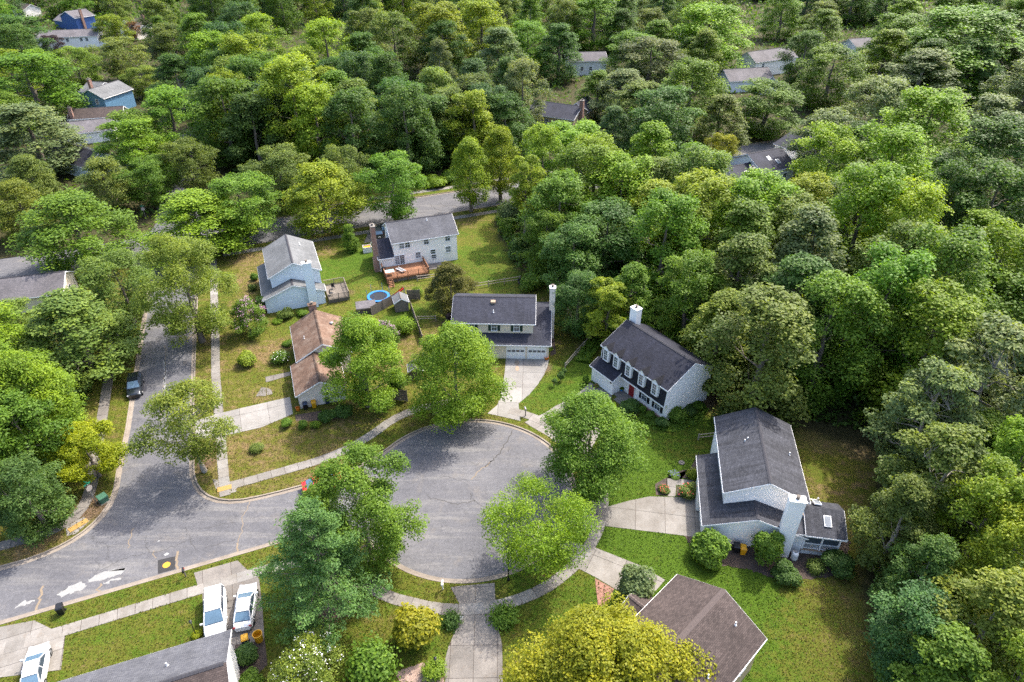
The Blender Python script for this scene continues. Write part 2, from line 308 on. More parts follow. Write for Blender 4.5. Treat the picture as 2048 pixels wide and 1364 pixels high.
# ------------------------------------------------------------------ mesh helpers
class MB:
    """collects boxes, tubes, slabs, then becomes one mesh object"""
    def __init__(s): s.v = []; s.f = []; s.uv = []; s.mi = []; s.cur = 0
    def add(s, vs, fs, uvs=None):
        o = len(s.v); s.v += [tuple(map(float, q)) for q in vs]
        for k, f in enumerate(fs):
            s.f.append(tuple(i + o for i in f)); s.uv.append(uvs[k] if uvs else None); s.mi.append(s.cur)
        return s
    def box(s, x0, x1, y0, y1, z0, z1):
        vs = [(x0, y0, z0), (x1, y0, z0), (x1, y1, z0), (x0, y1, z0), (x0, y0, z1), (x1, y0, z1), (x1, y1, z1), (x0, y1, z1)]
        def q(i, ax):
            return [(vs[j][ax[0]], vs[j][ax[1]]) for j in i]
        fs = [(3, 2, 1, 0), (4, 5, 6, 7), (0, 1, 5, 4), (1, 2, 6, 5), (2, 3, 7, 6), (3, 0, 4, 7)]
        ax = [(0, 1), (0, 1), (0, 2), (1, 2), (0, 2), (1, 2)]
        return s.add(vs, fs, [q(f, a) for f, a in zip(fs, ax)])
    def obox(s, c, half, rz=0.0, tilt=None):
        m = Matrix.Rotation(rz, 3, 'Z') if tilt is None else Matrix.Rotation(rz, 3, 'Z') @ tilt
        hx, hy, hz = half; pts = []
        for z in (-hz, hz):
            for x, y in ((-hx, -hy), (hx, -hy), (hx, hy), (-hx, hy)):
                pts.append(Vector(c) + m @ Vector((x, y, z)))
        return s.add(pts, [(3, 2, 1, 0), (4, 5, 6, 7), (0, 1, 5, 4), (1, 2, 6, 5), (2, 3, 7, 6), (3, 0, 4, 7)])
    def prism(s, poly, z0, z1):
        n = len(poly)
        if sum(poly[i][0] * poly[(i + 1) % n][1] - poly[(i + 1) % n][0] * poly[i][1] for i in range(n)) < 0: poly = poly[::-1]
        vs = [(x, y, z0) for x, y in poly] + [(x, y, z1) for x, y in poly]
        fs = [tuple(range(n, 2 * n))] + [(i, (i + 1) % n, (i + 1) % n + n, i + n) for i in range(n)]
        uv = [[tuple(p) for p in poly]] + [[(0, 0), (1, 0), (1, 1), (0, 1)]] * n
        return s.add(vs, fs, uv)
    def slab(s, quad, th, horiz=None):
        """sloping slab: quad given eave-left, eave-right, ridge-right, ridge-left; uv in metres"""
        q = [Vector(p) for p in quad]; nrm = (q[1] - q[0]).cross(q[3] - q[0]).normalized()
        ue = (q[1] - q[0]).normalized(); ve = nrm.cross(ue)
        lo = [p - nrm * th for p in q]
        uv = [((p - q[0]).dot(ue), (p - q[0]).dot(ve)) for p in q]
        return s.add(q + lo, [(0, 1, 2, 3), (7, 6, 5, 4), (0, 4, 5, 1), (1, 5, 6, 2), (2, 6, 7, 3), (3, 7, 4, 0)],
                     [uv, uv[::-1]] + [[(0, 0), (1, 0), (1, .1), (0, .1)]] * 4)
    def tube(s, p0, p1, r0, r1=None, n=6, cap=True):
        r1 = r0 if r1 is None else r1
        p0, p1 = Vector(p0), Vector(p1); d = (p1 - p0).normalized()
        a = d.orthogonal().normalized(); b = d.cross(a); vs = []
        for p, r in ((p0, r0), (p1, r1)):
            for k in range(n):
                t = 2 * math.pi * k / n; vs.append(p + (a * math.cos(t) + b * math.sin(t)) * r)
        fs = [(k, (k + 1) % n, (k + 1) % n + n, k + n) for k in range(n)]
        if cap: fs += [tuple(range(n))[::-1], tuple(range(n, 2 * n))]
        return s.add(vs, fs)
    def lathe(s, prof, c=(0, 0, 0), n=14, cap=True):
        vs = []; fs = []
        for r, z in prof:
            for k in range(n):
                t = 2 * math.pi * k / n; vs.append((c[0] + r * math.cos(t), c[1] + r * math.sin(t), c[2] + z))
        for j in range(len(prof) - 1):
            for k in range(n):
                fs.append((j * n + k, j * n + (k + 1) % n, (j + 1) * n + (k + 1) % n, (j + 1) * n + k))
        if cap: fs += [tuple(range(n))[::-1], tuple(range((len(prof) - 1) * n, len(prof) * n))]
        return s.add(vs, fs)
    def mesh(s, name, mats, smooth=False):
        me = bpy.data.meshes.new(name); me.from_pydata(s.v, [], s.f)
        if any(u is not None for u in s.uv):
            ul = me.uv_layers.new(name='uv')
            flat = []
            for f, u in zip(s.f, s.uv):
                flat += [c for p in (u or [(0, 0)] * len(f)) for c in p]
            ul.data.foreach_set('uv', np.array(flat, dtype=np.float32))
        for m in (mats if isinstance(mats, (list, tuple)) else [mats]): me.materials.append(M[m])
        if max(s.mi, default=0) > 0: me.polygons.foreach_set('material_index', s.mi)
        if smooth: me.shade_smooth()
        me.update(); return me
    def build(s, name, mats, parent=None, smooth=False, loc=None, rz=None):
        o = bpy.data.objects.new(name, s.mesh(name, mats, smooth)); COL.objects.link(o)
        if parent is not None: o.parent = parent
        if loc is not None: o.location = loc
        if rz is not None: o.rotation_euler = (0, 0, rz)
        return o

def tag(o, label=None, cat=None, group=None, kind=None):
    if label: o['label'] = label
    if cat: o['category'] = cat
    if group: o['group'] = group
    if kind: o['kind'] = kind
    return o
def thing(name, label, cat, loc=(0, 0, 0), rz=0.0, group=None):
    o = bpy.data.objects.new(name, None); COL.objects.link(o); o.empty_display_size = 0.3
    o.location = loc; o.rotation_euler = (0, 0, rz)
    return tag(o, label, cat, group)
def link_mesh(name, me, parent=None, loc=None, color=None):
    o = bpy.data.objects.new(name, me); COL.objects.link(o)
    if parent is not None: o.parent = parent
    if loc is not None: o.location = loc
    if color is not None: o.color = (*color, 1)
    return o

# street grid frame: s runs along the cul-de-sac stem, t runs up the side street
SO = np.array([-36.81, 40.84]); SU = np.array([0.927, 0.375]); SV = np.array([-0.375, 0.927])
def ST(s, t): q = SO + SU * s + SV * t; return (float(q[0]), float(q[1]))
BULB = np.array([-4.89, 53.44]); BR = 12.1
def pol(r, deg): return (float(BULB[0] + r * math.cos(R_(deg))), float(BULB[1] + r * math.sin(R_(deg))))
def bez(a, b, c, n=8):
    a, b, c = map(np.array, (a, b, c))
    return [tuple(map(float, (1 - t) ** 2 * a + 2 * t * (1 - t) * b + t * t * c)) for t in np.linspace(0, 1, n)]
def inside(poly, x, y):
    poly = np.asarray(poly); x = np.asarray(x, float); y = np.asarray(y, float); r = np.zeros(x.shape, bool)
    j = len(poly) - 1
    for i in range(len(poly)):
        xi, yi = poly[i]; xj, yj = poly[j]
        if yi != yj:
            r ^= ((yi > y) != (yj > y)) & (x < (xj - xi) * (y - yi) / (yj - yi) + xi)
        j = i
    return r
def offset(line, d, closed=False):
    """shift a polyline sideways (positive = left of travel)"""
    p = np.array(line, float); n = len(p); out = []
    for i in range(n):
        a = p[(i - 1) % n] if (i > 0 or closed) else p[i]; b = p[(i + 1) % n] if (i < n - 1 or closed) else p[i]
        t = b - a; t /= (np.hypot(*t) + 1e-9); out.append(tuple(p[i] + d * np.array([-t[1], t[0]])))
    return out
def resample(line, step):
    p = np.array(line, float); seg = np.hypot(*np.diff(p, axis=0).T); cum = np.r_[0, np.cumsum(seg)]
    n = max(2, int(round(cum[-1] / step)) + 1); t = np.linspace(0, cum[-1], n)
    return [tuple(q) for q in np.c_[np.interp(t, cum, p[:, 0]), np.interp(t, cum, p[:, 1])]]

# ------------------------------------------------------------------ ground, road, kerbs
bulb_arc = [pol(BR, a) for a in np.linspace(-137, 139, 70)]
outline = ([ST(-46, 0), ST(-20, 0), ST(0, 0), ST(15.5, 0)] + bez(ST(15.5, 0), ST(21.5, 0), bulb_arc[0], 8)[1:-1] + bulb_arc
           + bez(bulb_arc[-1], ST(24.0, 7.5), ST(19.5, 7.5), 8)[1:] + [ST(15, 7.5)]
           + bez(ST(12.8, 7.6), ST(6.0, 7.8), ST(6.3, 15.5), 9) + [ST(6.5, 28), ST(7.2, 48)]
           + bez(ST(7.9, 66), ST(8.1, 73), ST(15, 73), 8) + [ST(45, 73), ST(80, 73.2), ST(150, 76), ST(190, 79), ST(190, 88), ST(150, 86.5), ST(80, 84.2), ST(30, 84)]
           + bez(ST(15, 84), ST(8.5, 84), ST(8.5, 91), 6) + [ST(9.5, 150), ST(1.5, 150)] + bez(ST(0.4, 91), ST(0.4, 84), ST(-6, 84), 6)
           + [ST(-80, 84), ST(-80, 73)] + bez(ST(-7, 73), ST(0.2, 73), ST(0.0, 66), 8)
           + [ST(-0.7, 50), ST(-1.5, 25), ST(-2.0, 18)] + bez(ST(-2.1, 15), ST(-2.6, 8.2), ST(-9.5, 7.5), 10) + [ST(-20, 7.4), ST(-46, 7.3)])

RZ = -0.10
road = MB().prism(offset(outline, -0.6, True), RZ - 0.2, RZ).build('road', 'asphalt'); tag(road, kind='structure')

def grid(x0, x1, y0, y1, st, jit):
    gx, gy = np.meshgrid(np.arange(x0, x1, st), np.arange(y0, y1, st))
    p = np.c_[gx.ravel(), gy.ravel()]; return p + rng.uniform(-jit, jit, p.shape) * st
near = grid(-62, 46, 24, 136, 1.0, 0.3)
mid = grid(-260, 260, -24, 420, 7.0, 0.3); mid = mid[~((mid[:, 0] > -63) & (mid[:, 0] < 47) & (mid[:, 1] > 23) & (mid[:, 1] < 137))]
far = grid(-2600, 2601, -1500, 3601, 150.0, 0.0); far = far[~((abs(far[:, 0]) < 264) & (far[:, 1] > -28) & (far[:, 1] < 424))]
gp = np.vstack([near, mid, far])
ol = np.array(outline)
keep = np.ones(len(gp), bool)
for i in range(len(ol)):
    a, b = ol[i], ol[(i + 1) % len(ol)]; d = b - a; L2 = d @ d
    t = np.clip(((gp - a) @ d) / L2, 0, 1); keep &= np.hypot(*(gp - (a + t[:, None] * d)).T) > 0.35
gp = gp[keep & ~inside(outline, gp[:, 0], gp[:, 1])]
allp = [Vector(q) for q in ol] + [Vector(q) for q in gp]
vco, _, tri, *_ = delaunay_2d_cdt(allp, [(i, (i + 1) % len(ol)) for i in range(len(ol))], [], 0, 1e-4)
vco = np.array([tuple(q) for q in vco]); tri = np.array([tuple(t) for t in tri])
cen = vco[tri].mean(axis=1); tri = tri[~inside(outline, cen[:, 0], cen[:, 1])]
gm = bpy.data.meshes.new('ground'); gm.from_pydata([(x, y, 0.0) for x, y in vco], [], tri.tolist())
gm.materials.append(M['ground'])
lush = np.full(len(vco), 0.40); bare = np.zeros(len(vco)); wood = np.ones(len(vco))
LAWN = [(-74.75, 26.19), (-48.13, 14.23), (6.57, 1.41), (31.19, 29.28), (32.26, 36.93), (35.02, 45.31), (43.76, 59.47), (33.38, 64.76), (29.39, 74.49), (13.38, 87.37), (7.40, 100.61), (1.38, 104.50), (-3.85, 124.90), (0.64, 138.57), (11.21, 154.41), (-20.55, 146.15), (-49.07, 136.36), (-66.15, 119.16), (-106.63, 94.83)]
ins = inside(LAWN, vco[:, 0], vco[:, 1]); wood[ins] = 0.0
out_far = ~ins & (vco[:, 1] > 100); wood[out_far] = 1.0
for px, py, r, v in [(15.2, 44.1, 7, 0.98), (19.3, 42.3, 7, 0.98), (11.6, 46.6, 6, 0.95), (22.3, 39.5, 6, 0.98), (24.7, 38.0, 7, 1), (24.8, 33.1, 8, 1), (20.9, 42.9, 4, 1), (-35.1, 36.9, 7, 0.5), (-32.1, 38.5, 6, 0.52), (-37.5, 35.5, 6, 0.48), (-36.6, 40.1, 3, 0.55), (-41.1, 38.0, 3, 0.55), (-32.3, 42.3, 2.5, 0.55), (-20.6, 38.5, 4, 0.6), (-13.8, 36.9, 5, 0.52), (-7.2, 34.5, 4, 0.55), (-8.2, 40.1, 2.5, 0.45), (1.3, 41.7, 2.5, 0.75), (3.6, 40.1, 4, 0.62), (7.7, 43.5, 2, 0.5), (-38.3, 78.2, 3, 0.1), (-34.4, 70.3, 4, 0.32), (-34.8, 80.7, 3, 0.12), (-33.2, 59.0, 5, 0.16), (-27.5, 59.9, 5, 0.18), (-22.8, 62.5, 5, 0.26), (-19.7, 62.5, 3, 0.28), (-23.2, 56.6, 3, 0.25), (-17.1, 61.6, 2, 0.42), (-29.3, 106.9, 6, 0.85), (-26.5, 110.8, 4, 0.9), (-26.2, 99.8, 4, 0.55), (-33.7, 112.8, 3, 0.22), (-36.6, 119.2, 3, 0.1), (-31.1, 88.8, 3, 0.65), (-30.0, 114.9, 3, 0.6), (-46.7, 108.8, 3, 0.05), (-44.3, 101.5, 3, 0.1), (-7.1, 119.2, 6, 0.45), (-9.3, 124.9, 3, 0.2), (-4.8, 108.8, 6, 0.7), (-2.0, 101.5, 4, 0.6), (-12.9, 91.7, 4, 0.55), (-11.6, 86.0, 3, 0.35), (-17.2, 88.8, 3, 0.85), (-15.4, 80.7, 4, 0.22), (-16.3, 77.0, 3, 0.25), (8.1, 88.8, 3, 0.5), (8.3, 80.7, 4, 0.35), (9.6, 74.7, 4, 0.9), (6.2, 69.3, 4, 0.8), (3.6, 69.3, 3, 0.65), (8.3, 70.3, 3, 0.9), (13.3, 63.5, 3, 0.85), (17.1, 57.4, 5, 0.8), (19.5, 60.8, 6, 0.72), (12.2, 55.0, 4, 0.85), (15.6, 55.0, 4, 0.9), (38.2, 58.2, 7, 0.36), (37.5, 53.5, 5, 0.3), (32.9, 42.3, 5, 0.3), (32.0, 38.0, 5, 0.22), (27.7, 35.0, 6, 0.85), (29.5, 41.2, 3, 0.35), (28.9, 32.7, 6, 0.4), (22.7, 61.6, 4, 0.7), (-41.0, 71.4, 2, 0.12), (-44.5, 80.7, 2, 0.15), (-50.9, 49.2, 5, 0.3), (-48.1, 44.4, 3, 0.08), (-54.7, 52.0, 5, 0.35), (-15.3, 137.7, 3, 0.8), (-17.7, 139.7, 3, 0.8), (-2.5, 132.4, 3, 0.75), (-39.9, 124.9, 4, 0.3)]:
    d = np.hypot(vco[:, 0] - px, vco[:, 1] - py); k = np.clip(1.6 - d / r, 0, 1) * 0.9; lush += k * (v - lush)
for px, py, r, v in [(4.2, 76.4, 1.6, 0.75), (25.8, 69.3, 3, 0.7), (28.9, 72.5, 3.5, 0.75), (35.8, 46.6, 3, 0.42), (33.1, 40.1, 4, 0.4), (31.6, 35.5, 4, 0.42), (-45.2, 50.9, 2.2, 0.85), (-35.6, 57.8, 1.6, 0.8), (-16.6, 38.4, 1.5, 0.9), (9.6, 54.6, 1.6, 0.6), (-39.2, 101.5, 1.5, 0.4), (-26.6, 97.2, 1.5, 0.55), (-38.1, 82.0, 2, 0.5), (-21.5, 59.5, 2.5, 0.45), (3.0, 42.6, 1.2, 0.5), (37.5, 62.5, 5, 0.5), (41.7, 60.8, 4, 0.6), (9.5, 86.0, 1.5, 0.4)]:
    d = np.hypot(vco[:, 0] - px, vco[:, 1] - py); k = np.clip(1.5 - d / r, 0, 1); bare = np.maximum(bare, k * v)
ca = gm.color_attributes.new('lawn', 'FLOAT_COLOR', 'POINT')
ca.data.foreach_set('color', np.c_[lush, bare, wood, np.ones(len(vco))].astype(np.float32).ravel())
ground = bpy.data.objects.new('ground', gm); COL.objects.link(ground); tag(ground, kind='structure')

def ribbon(mb, line, off0, off1, z0, z1):
    """solid strip between two offsets of a line, with a top at z1 and sides down to z0"""
    a = offset(line, off0); b = offset(line, off1); n = len(line)
    vs = [(x, y, z1) for x, y in a] + [(x, y, z1) for x, y in b] + [(x, y, z0) for x, y in a] + [(x, y, z0) for x, y in b]
    fs = []
    for i in range(n - 1):
        fs += [(i, i + n, i + n + 1, i + 1), (i, i + 1, i + 1 + 2 * n, i + 2 * n), (i + n, i + 3 * n, i + 3 * n + 1, i + n + 1)]
    fs += [(0, 2 * n, 3 * n, n), (n - 1, 2 * n - 1, 4 * n - 1, 3 * n - 1)]
    return mb.add(vs, fs)
def run(i0, i1): return outline[i0:i1]
ia = next(i for i, q in enumerate(outline) if q == ST(15, 73) or np.hypot(q[0] - ST(15, 73)[0], q[1] - ST(15, 73)[1]) < 1e-6)
ib = next(i for i, q in enumerate(outline) if np.hypot(q[0] - ST(-7, 73)[0], q[1] - ST(-7, 73)[1]) < 1e-6)
ig = next(i for i, q in enumerate(outline) if q == ST(190, 88))
ih = next(i for i, q in enumerate(outline) if np.hypot(q[0] - ST(15, 84)[0], q[1] - ST(15, 84)[1]) < 1e-6)
for line in (outline[:ia + 5], outline[ib:], outline[ig:ih + 1]):
    k = MB(); ribbon(k, line, 0.0, 0.17, -0.3, 0.035)
    k.cur = 0
    tag(k.build('kerb', 'kerb'), kind='structure')
    g_ = MB(); ribbon(g_, line, 0.165, 0.58, -0.3, RZ + 0.012)
    tag(g_.build('gutter', 'kerb'), kind='structure')

# ------------------------------------------------------------------ concrete laid in slabs
def clip(poly, p, nrm):
    """keep the part of poly on the side nrm points to"""
    out = []; n = len(poly)
    for i in range(n):
        a, b = np.array(poly[i]), np.array(poly[(i + 1) % n]); da, db = (a - p) @ nrm, (b - p) @ nrm
        if da >= 0: out.append(tuple(a))
        if (da >= 0) != (db >= 0): out.append(tuple(a + (b - a) * da / (da - db)))
    return out
NOGRASS = []
def slab_path(name, line, wd, step=1.5, mat='concrete', z=0.045, joint=0.02, skip=()):
    line = resample(line, step); bed = MB(); ribbon(bed, line, -wd / 2 + .02, wd / 2 - .02, -0.2, 0.012)
    NOGRASS.append(offset(line, wd / 2 - .08) + offset(line, -wd / 2 + .08)[::-1])
    root = bed.build(name, 'mulch'); tag(root, kind='structure')
    L, Rr = offset(line, wd / 2), offset(line, -wd / 2)
    for i in range(len(line) - 1):
        if i in skip: continue
        a, b, c, d = map(np.array, (Rr[i], Rr[i + 1], L[i + 1], L[i]))
        g1 = joint / max(0.3, np.hypot(*(b - a))); g2 = joint / max(0.3, np.hypot(*(c - d)))
        q = [tuple(a + (b - a) * g1), tuple(b - (b - a) * g1), tuple(c - (c - d) * g2), tuple(d + (c - d) * g2)]
        m = mat if rng.random() > 0.07 else ('concrete_new' if mat == 'concrete' else 'concrete')
        MB().prism(q, -0.1, z + rng.uniform(-.006, .006)).build('slab', m, root)
    return root
def slab_area(name, poly, ang, du, dv, o, mat='concrete', z=0.03, joint=0.018):
    """a driveway: polygon cut by a square joint grid turned by ang degrees"""
    NOGRASS.append(poly)
    bed = MB().prism(poly, -0.2, 0.010); root = bed.build(name, 'mulch'); tag(root, kind='structure')
    u = np.array([math.cos(R_(ang)), math.sin(R_(ang))]); v = np.array([-u[1], u[0]]); o = np.array(o, float); P = np.array(poly)
    us, vs = (P - o) @ u, (P - o) @ v
    for i in range(math.floor(us.min() / du), math.ceil(us.max() / du)):
        for j in range(math.floor(vs.min() / dv), math.ceil(vs.max() / dv)):
            q = [tuple(p) for p in poly]
            for p, nr in ((o + u * (i * du + joint), u), (o + u * ((i + 1) * du - joint), -u), (o + v * (j * dv + joint), v), (o + v * ((j + 1) * dv - joint), -v)):
                if len(q) > 2: q = clip(q, p, nr)
            if len(q) > 2:
                A = abs(sum(q[k][0] * q[(k + 1) % len(q)][1] - q[(k + 1) % len(q)][0] * q[k][1] for k in range(len(q)))) / 2
                if A > 0.05: MB().prism(q, -0.1, z + rng.uniform(-.004, .004)).build('slab', mat, root)
    return root

slab_path('sidewalk', [ST(9.35, 8.9), ST(9.3, 33), ST(9.7, 45), ST(10.3, 69.5)], 1.15)
slab_path('sidewalk', [ST(9.9, 10.3), ST(13, 10.35), ST(19.5, 10.6)] + bez(ST(19.5, 10.6), ST(24.2, 11.0), pol(15.6, 131), 6)[1:] + [pol(15.7, a) for a in range(126, 96, -5)], 1.25)
slab_path('sidewalk', [pol(14.5, a) for a in (72, 66, 60, 54, 48)], 1.3)
slab_path('sidewalk', [pol(14.9, a) for a in range(30, -56, -5)] + [pol(14.95, a) for a in range(-56, -112, -5)] + [pol(15.2, -115), pol(15.2, -122)]
          + bez(pol(15.2, -127), ST(22.5, -5.0), ST(15, -2.9), 6) + [ST(12, -2.8), ST(1, -2.8), ST(-20, -2.9)], 1.2)
slab_path('sidewalk', [ST(-4.1, 50), ST(-4.3, 30), ST(-4.4, 18.2)] + [(-46.51, 52.96), (-46.16, 49.89), (-47.54, 47.86), (-49.89, 46.57), (-51.94, 45.74), (-55.29, 44.69)], 1.25, mat='concrete_old')
slab_path('sidewalk', [ST(12, 70.6), ST(60, 70.4), ST(112, 71.0)], 1.3)
slab_path('sidewalk', [ST(36, 86.5), ST(60, 86.4), ST(112, 88.0)], 1.3)

slab_area('driveway', [(-0.85, 78.60), (5.22, 78.36), (4.94, 76.68), (4.37, 74.72), (3.42, 72.49), (2.23, 70.34), (0.84, 68.58), (1.06, 65.14), (-3.11, 66.59), (-1.87, 68.28), (-1.57, 69.82), (-1.21, 72.49), (-0.97, 75.86)], -2, 3.05, 3.3, (1.63, 78.60), 'concrete_new')
slab_area('driveway', [(10.57, 73.03), (13.13, 70.34), (11.77, 65.33), (9.21, 59.47), (6.85, 59.47), (4.32, 62.36), (1.50, 64.85), (4.19, 66.69), (5.59, 68.08), (8.26, 70.13)], -48, 3.0, 3.0, (11.69, 71.62), 'concrete')
slab_area('driveway', [(7.62, 52.52), (10.42, 51.08), (12.86, 51.94), (15.14, 52.52), (20.46, 52.30), (19.58, 46.82), (18.33, 47.02), (9.58, 48.40), (7.39, 47.86)], -9.5, 3.1, 3.2, (16.32, 50.03), 'concrete')
slab_area('driveway', [(3.50, 44.57), (5.42, 46.44), (8.26, 45.68), (12.62, 43.43), (14.78, 41.74), (13.00, 39.80), (10.04, 40.57), (8.05, 42.08), (6.29, 43.19), (5.37, 44.02)], -27, 3.2, 3.1, (8.16, 44.69), 'concrete')
slab_area('driveway', [(-5.88, 40.95), (-1.68, 41.40), (-1.55, 39.37), (-1.66, 38.11), (-1.27, 36.78), (-0.88, 35.08), (-0.76, 31.62), (-0.72, 28.48), (-5.39, 28.48), (-5.65, 31.62), (-5.86, 33.22), (-5.60, 34.84), (-5.09, 36.39), (-4.41, 37.85), (-4.90, 39.10)], 1, 2.05, 3.0, (-3.40, 37.95), 'concrete_old')
slab_area('driveway', [(-31.03, 42.55), (-27.27, 44.02), (-25.99, 42.95), (-24.49, 41.91), (-23.22, 38.84), (-21.69, 34.51), (-27.09, 34.51), (-27.88, 36.64), (-29.33, 40.24), (-30.18, 41.23)], 22, 2.6, 3.0, (-27.29, 42.31), 'concrete_old')
slab_area('driveway', [(-47.89, 36.34), (-43.60, 37.39), (-41.57, 36.54), (-39.98, 35.94), (-38.59, 32.68), (-44.96, 31.79)], 22, 2.9, 3.0, (-43.30, 36.34), 'concrete')
slab_area('driveway', [(-39.56, 65.14), (-36.86, 66.69), (-34.81, 67.58), (-29.04, 69.92), (-27.74, 66.49), (-30.94, 63.92), (-33.84, 62.81), (-38.22, 61.64)], 22, 3.4, 3.1, (-34.38, 66.29), 'concrete_new')
slab_area('driveway', [(-27.59, 115.69), (-23.87, 116.97), (-23.61, 124.19), (-27.58, 123.25)], 22, 3.0, 3.0, (-26.12, 119.16), 'concrete_old')
slab_area('front_walk', [(17.51, 55.24), (21.00, 54.93), (20.85, 54.24), (18.32, 54.17), (17.93, 52.52), (17.06, 52.52)], -9.5, 1.5, 1.5, (17.06, 52.52), 'concrete')
slab_area('front_walk', [(-33.55, 74.26), (-30.41, 75.52), (-30.30, 74.60), (-33.11, 73.03)], 20, 1.1, 1.2, (-33.18, 73.03), 'concrete_old')
bw = MB().prism([(8.03, 41.91), (9.73, 40.73), (8.85, 38.89), (8.01, 38.89)], -0.1, 0.035).build('brick_walk', 'brick_walk'); tag(bw, kind='structure')
for q in ([(-33.52, 70.03), (-33.38, 71.94), (-32.69, 71.83), (-32.24, 70.13)], [(-32.62, 71.83), (-31.89, 71.40), (-31.51, 70.55), (-32.14, 70.24)]):
    st_ = MB().prism(q, -0.05, 0.05).build('flagstone', 'concrete_old'); tag(st_, 'flat grey flagstone in the dry lawn, ' + ('left of a pair' if q[0][0] < -33.0 else 'right of a pair'), 'flagstone', 'flagstones by the rust roofed house')

# kerb ramps with yellow pads
for k, (x, y) in enumerate(((-31.95, 53.71), (-45.41, 48.46))):
    ang = R_(22 if k == 0 else 52)
    pd = MB().obox((x, y, 0.05), (0.75 if k == 0 else 0.95, 0.36, 0.015), ang).build('tactile_pad', 'ramp_yellow')
    tag(pd, ('worn yellow tactile pad at the corner by the side street sidewalk', 'worn yellow tactile pad on the ramp below the street sign')[k], 'pavement pad', 'yellow kerb ramp pads')
tag(MB().prism([(-33.81, 55.16), (-32.46, 54.85), (-30.67, 54.70), (-30.50, 53.19), (-31.50, 52.89), (-32.87, 53.64)], -0.1, 0.028).build('kerb_ramp', 'concrete'), kind='structure')
tag(MB().prism([(-46.73, 48.40), (-45.43, 49.61), (-44.52, 49.07), (-45.08, 47.34), (-45.87, 47.08)], -0.1, 0.028).build('kerb_ramp', 'concrete'), kind='structure')

# marks and repairs on the street
def flat(name, poly, mat, z=0.004, parent=None):
    return MB().prism(poly, RZ - 0.05, RZ + z).build(name, mat, parent or road)
flat('asphalt_patch', [(-35.27, 44.14), (-33.73, 44.63), (-33.09, 43.07), (-34.56, 42.49)], 'patch')
cx, cy_ = (-34.16, 43.57)
mh = MB().lathe([(0.36, -0.02), (0.36, 0.014), (0.31, 0.016), (0.30, 0.010), (0.02, 0.011)], (cx, cy_, RZ), 24).build('manhole_cover', ['yellow_paint'])
tag(mh, 'round yellow manhole cover in a dark square asphalt patch', 'manhole cover')
def blob(pts, n=40, amp=0.25, seed=0):
    r = np.random.default_rng(seed); p = resample(list(pts) + [pts[0]], 0.22)[:-1]; p = np.array(p)
    return [tuple(q) for q in p + r.normal(0, amp, p.shape) * 0.35]
for k, q in enumerate(([(-43.18, 40.18), (-42.36, 41.12), (-41.64, 41.57), (-40.66, 41.18), (-41.11, 40.57), (-42.68, 39.96)], [(-41.11, 41.86), (-40.23, 42.60), (-39.18, 43.07), (-38.05, 43.07), (-38.08, 42.60), (-39.21, 42.03), (-40.67, 41.57)], [(-39.40, 41.63), (-38.08, 42.20), (-37.87, 41.97), (-39.10, 41.52)], [(-46.45, 38.79), (-45.29, 39.59), (-44.90, 39.64), (-44.89, 39.37), (-46.19, 38.73)])):
    flat('worn_patch', blob(q, seed=k, amp=0.3), 'bare_patch')
flat('white_mark', [(-34.96, 44.81), (-34.76, 45.06), (-34.46, 44.94), (-34.58, 44.75), (-34.81, 44.69)], 'white_mark')
flat('white_mark', [(-36.34, 46.50), (-36.19, 46.63), (-36.08, 46.50), (-36.26, 46.44)], 'white_mark')
def crack(line, wd, mat, seed):
    r = np.random.default_rng(seed); p = np.array(resample(line, 0.35)); p[1:-1] += r.normal(0, 0.10, p[1:-1].shape)
    mb = MB(); wd *= .75; ribbon(mb, [tuple(q) for q in p], -wd / 2, wd / 2, RZ - 0.03, RZ + 0.005); return mb.build('crack', mat, road)
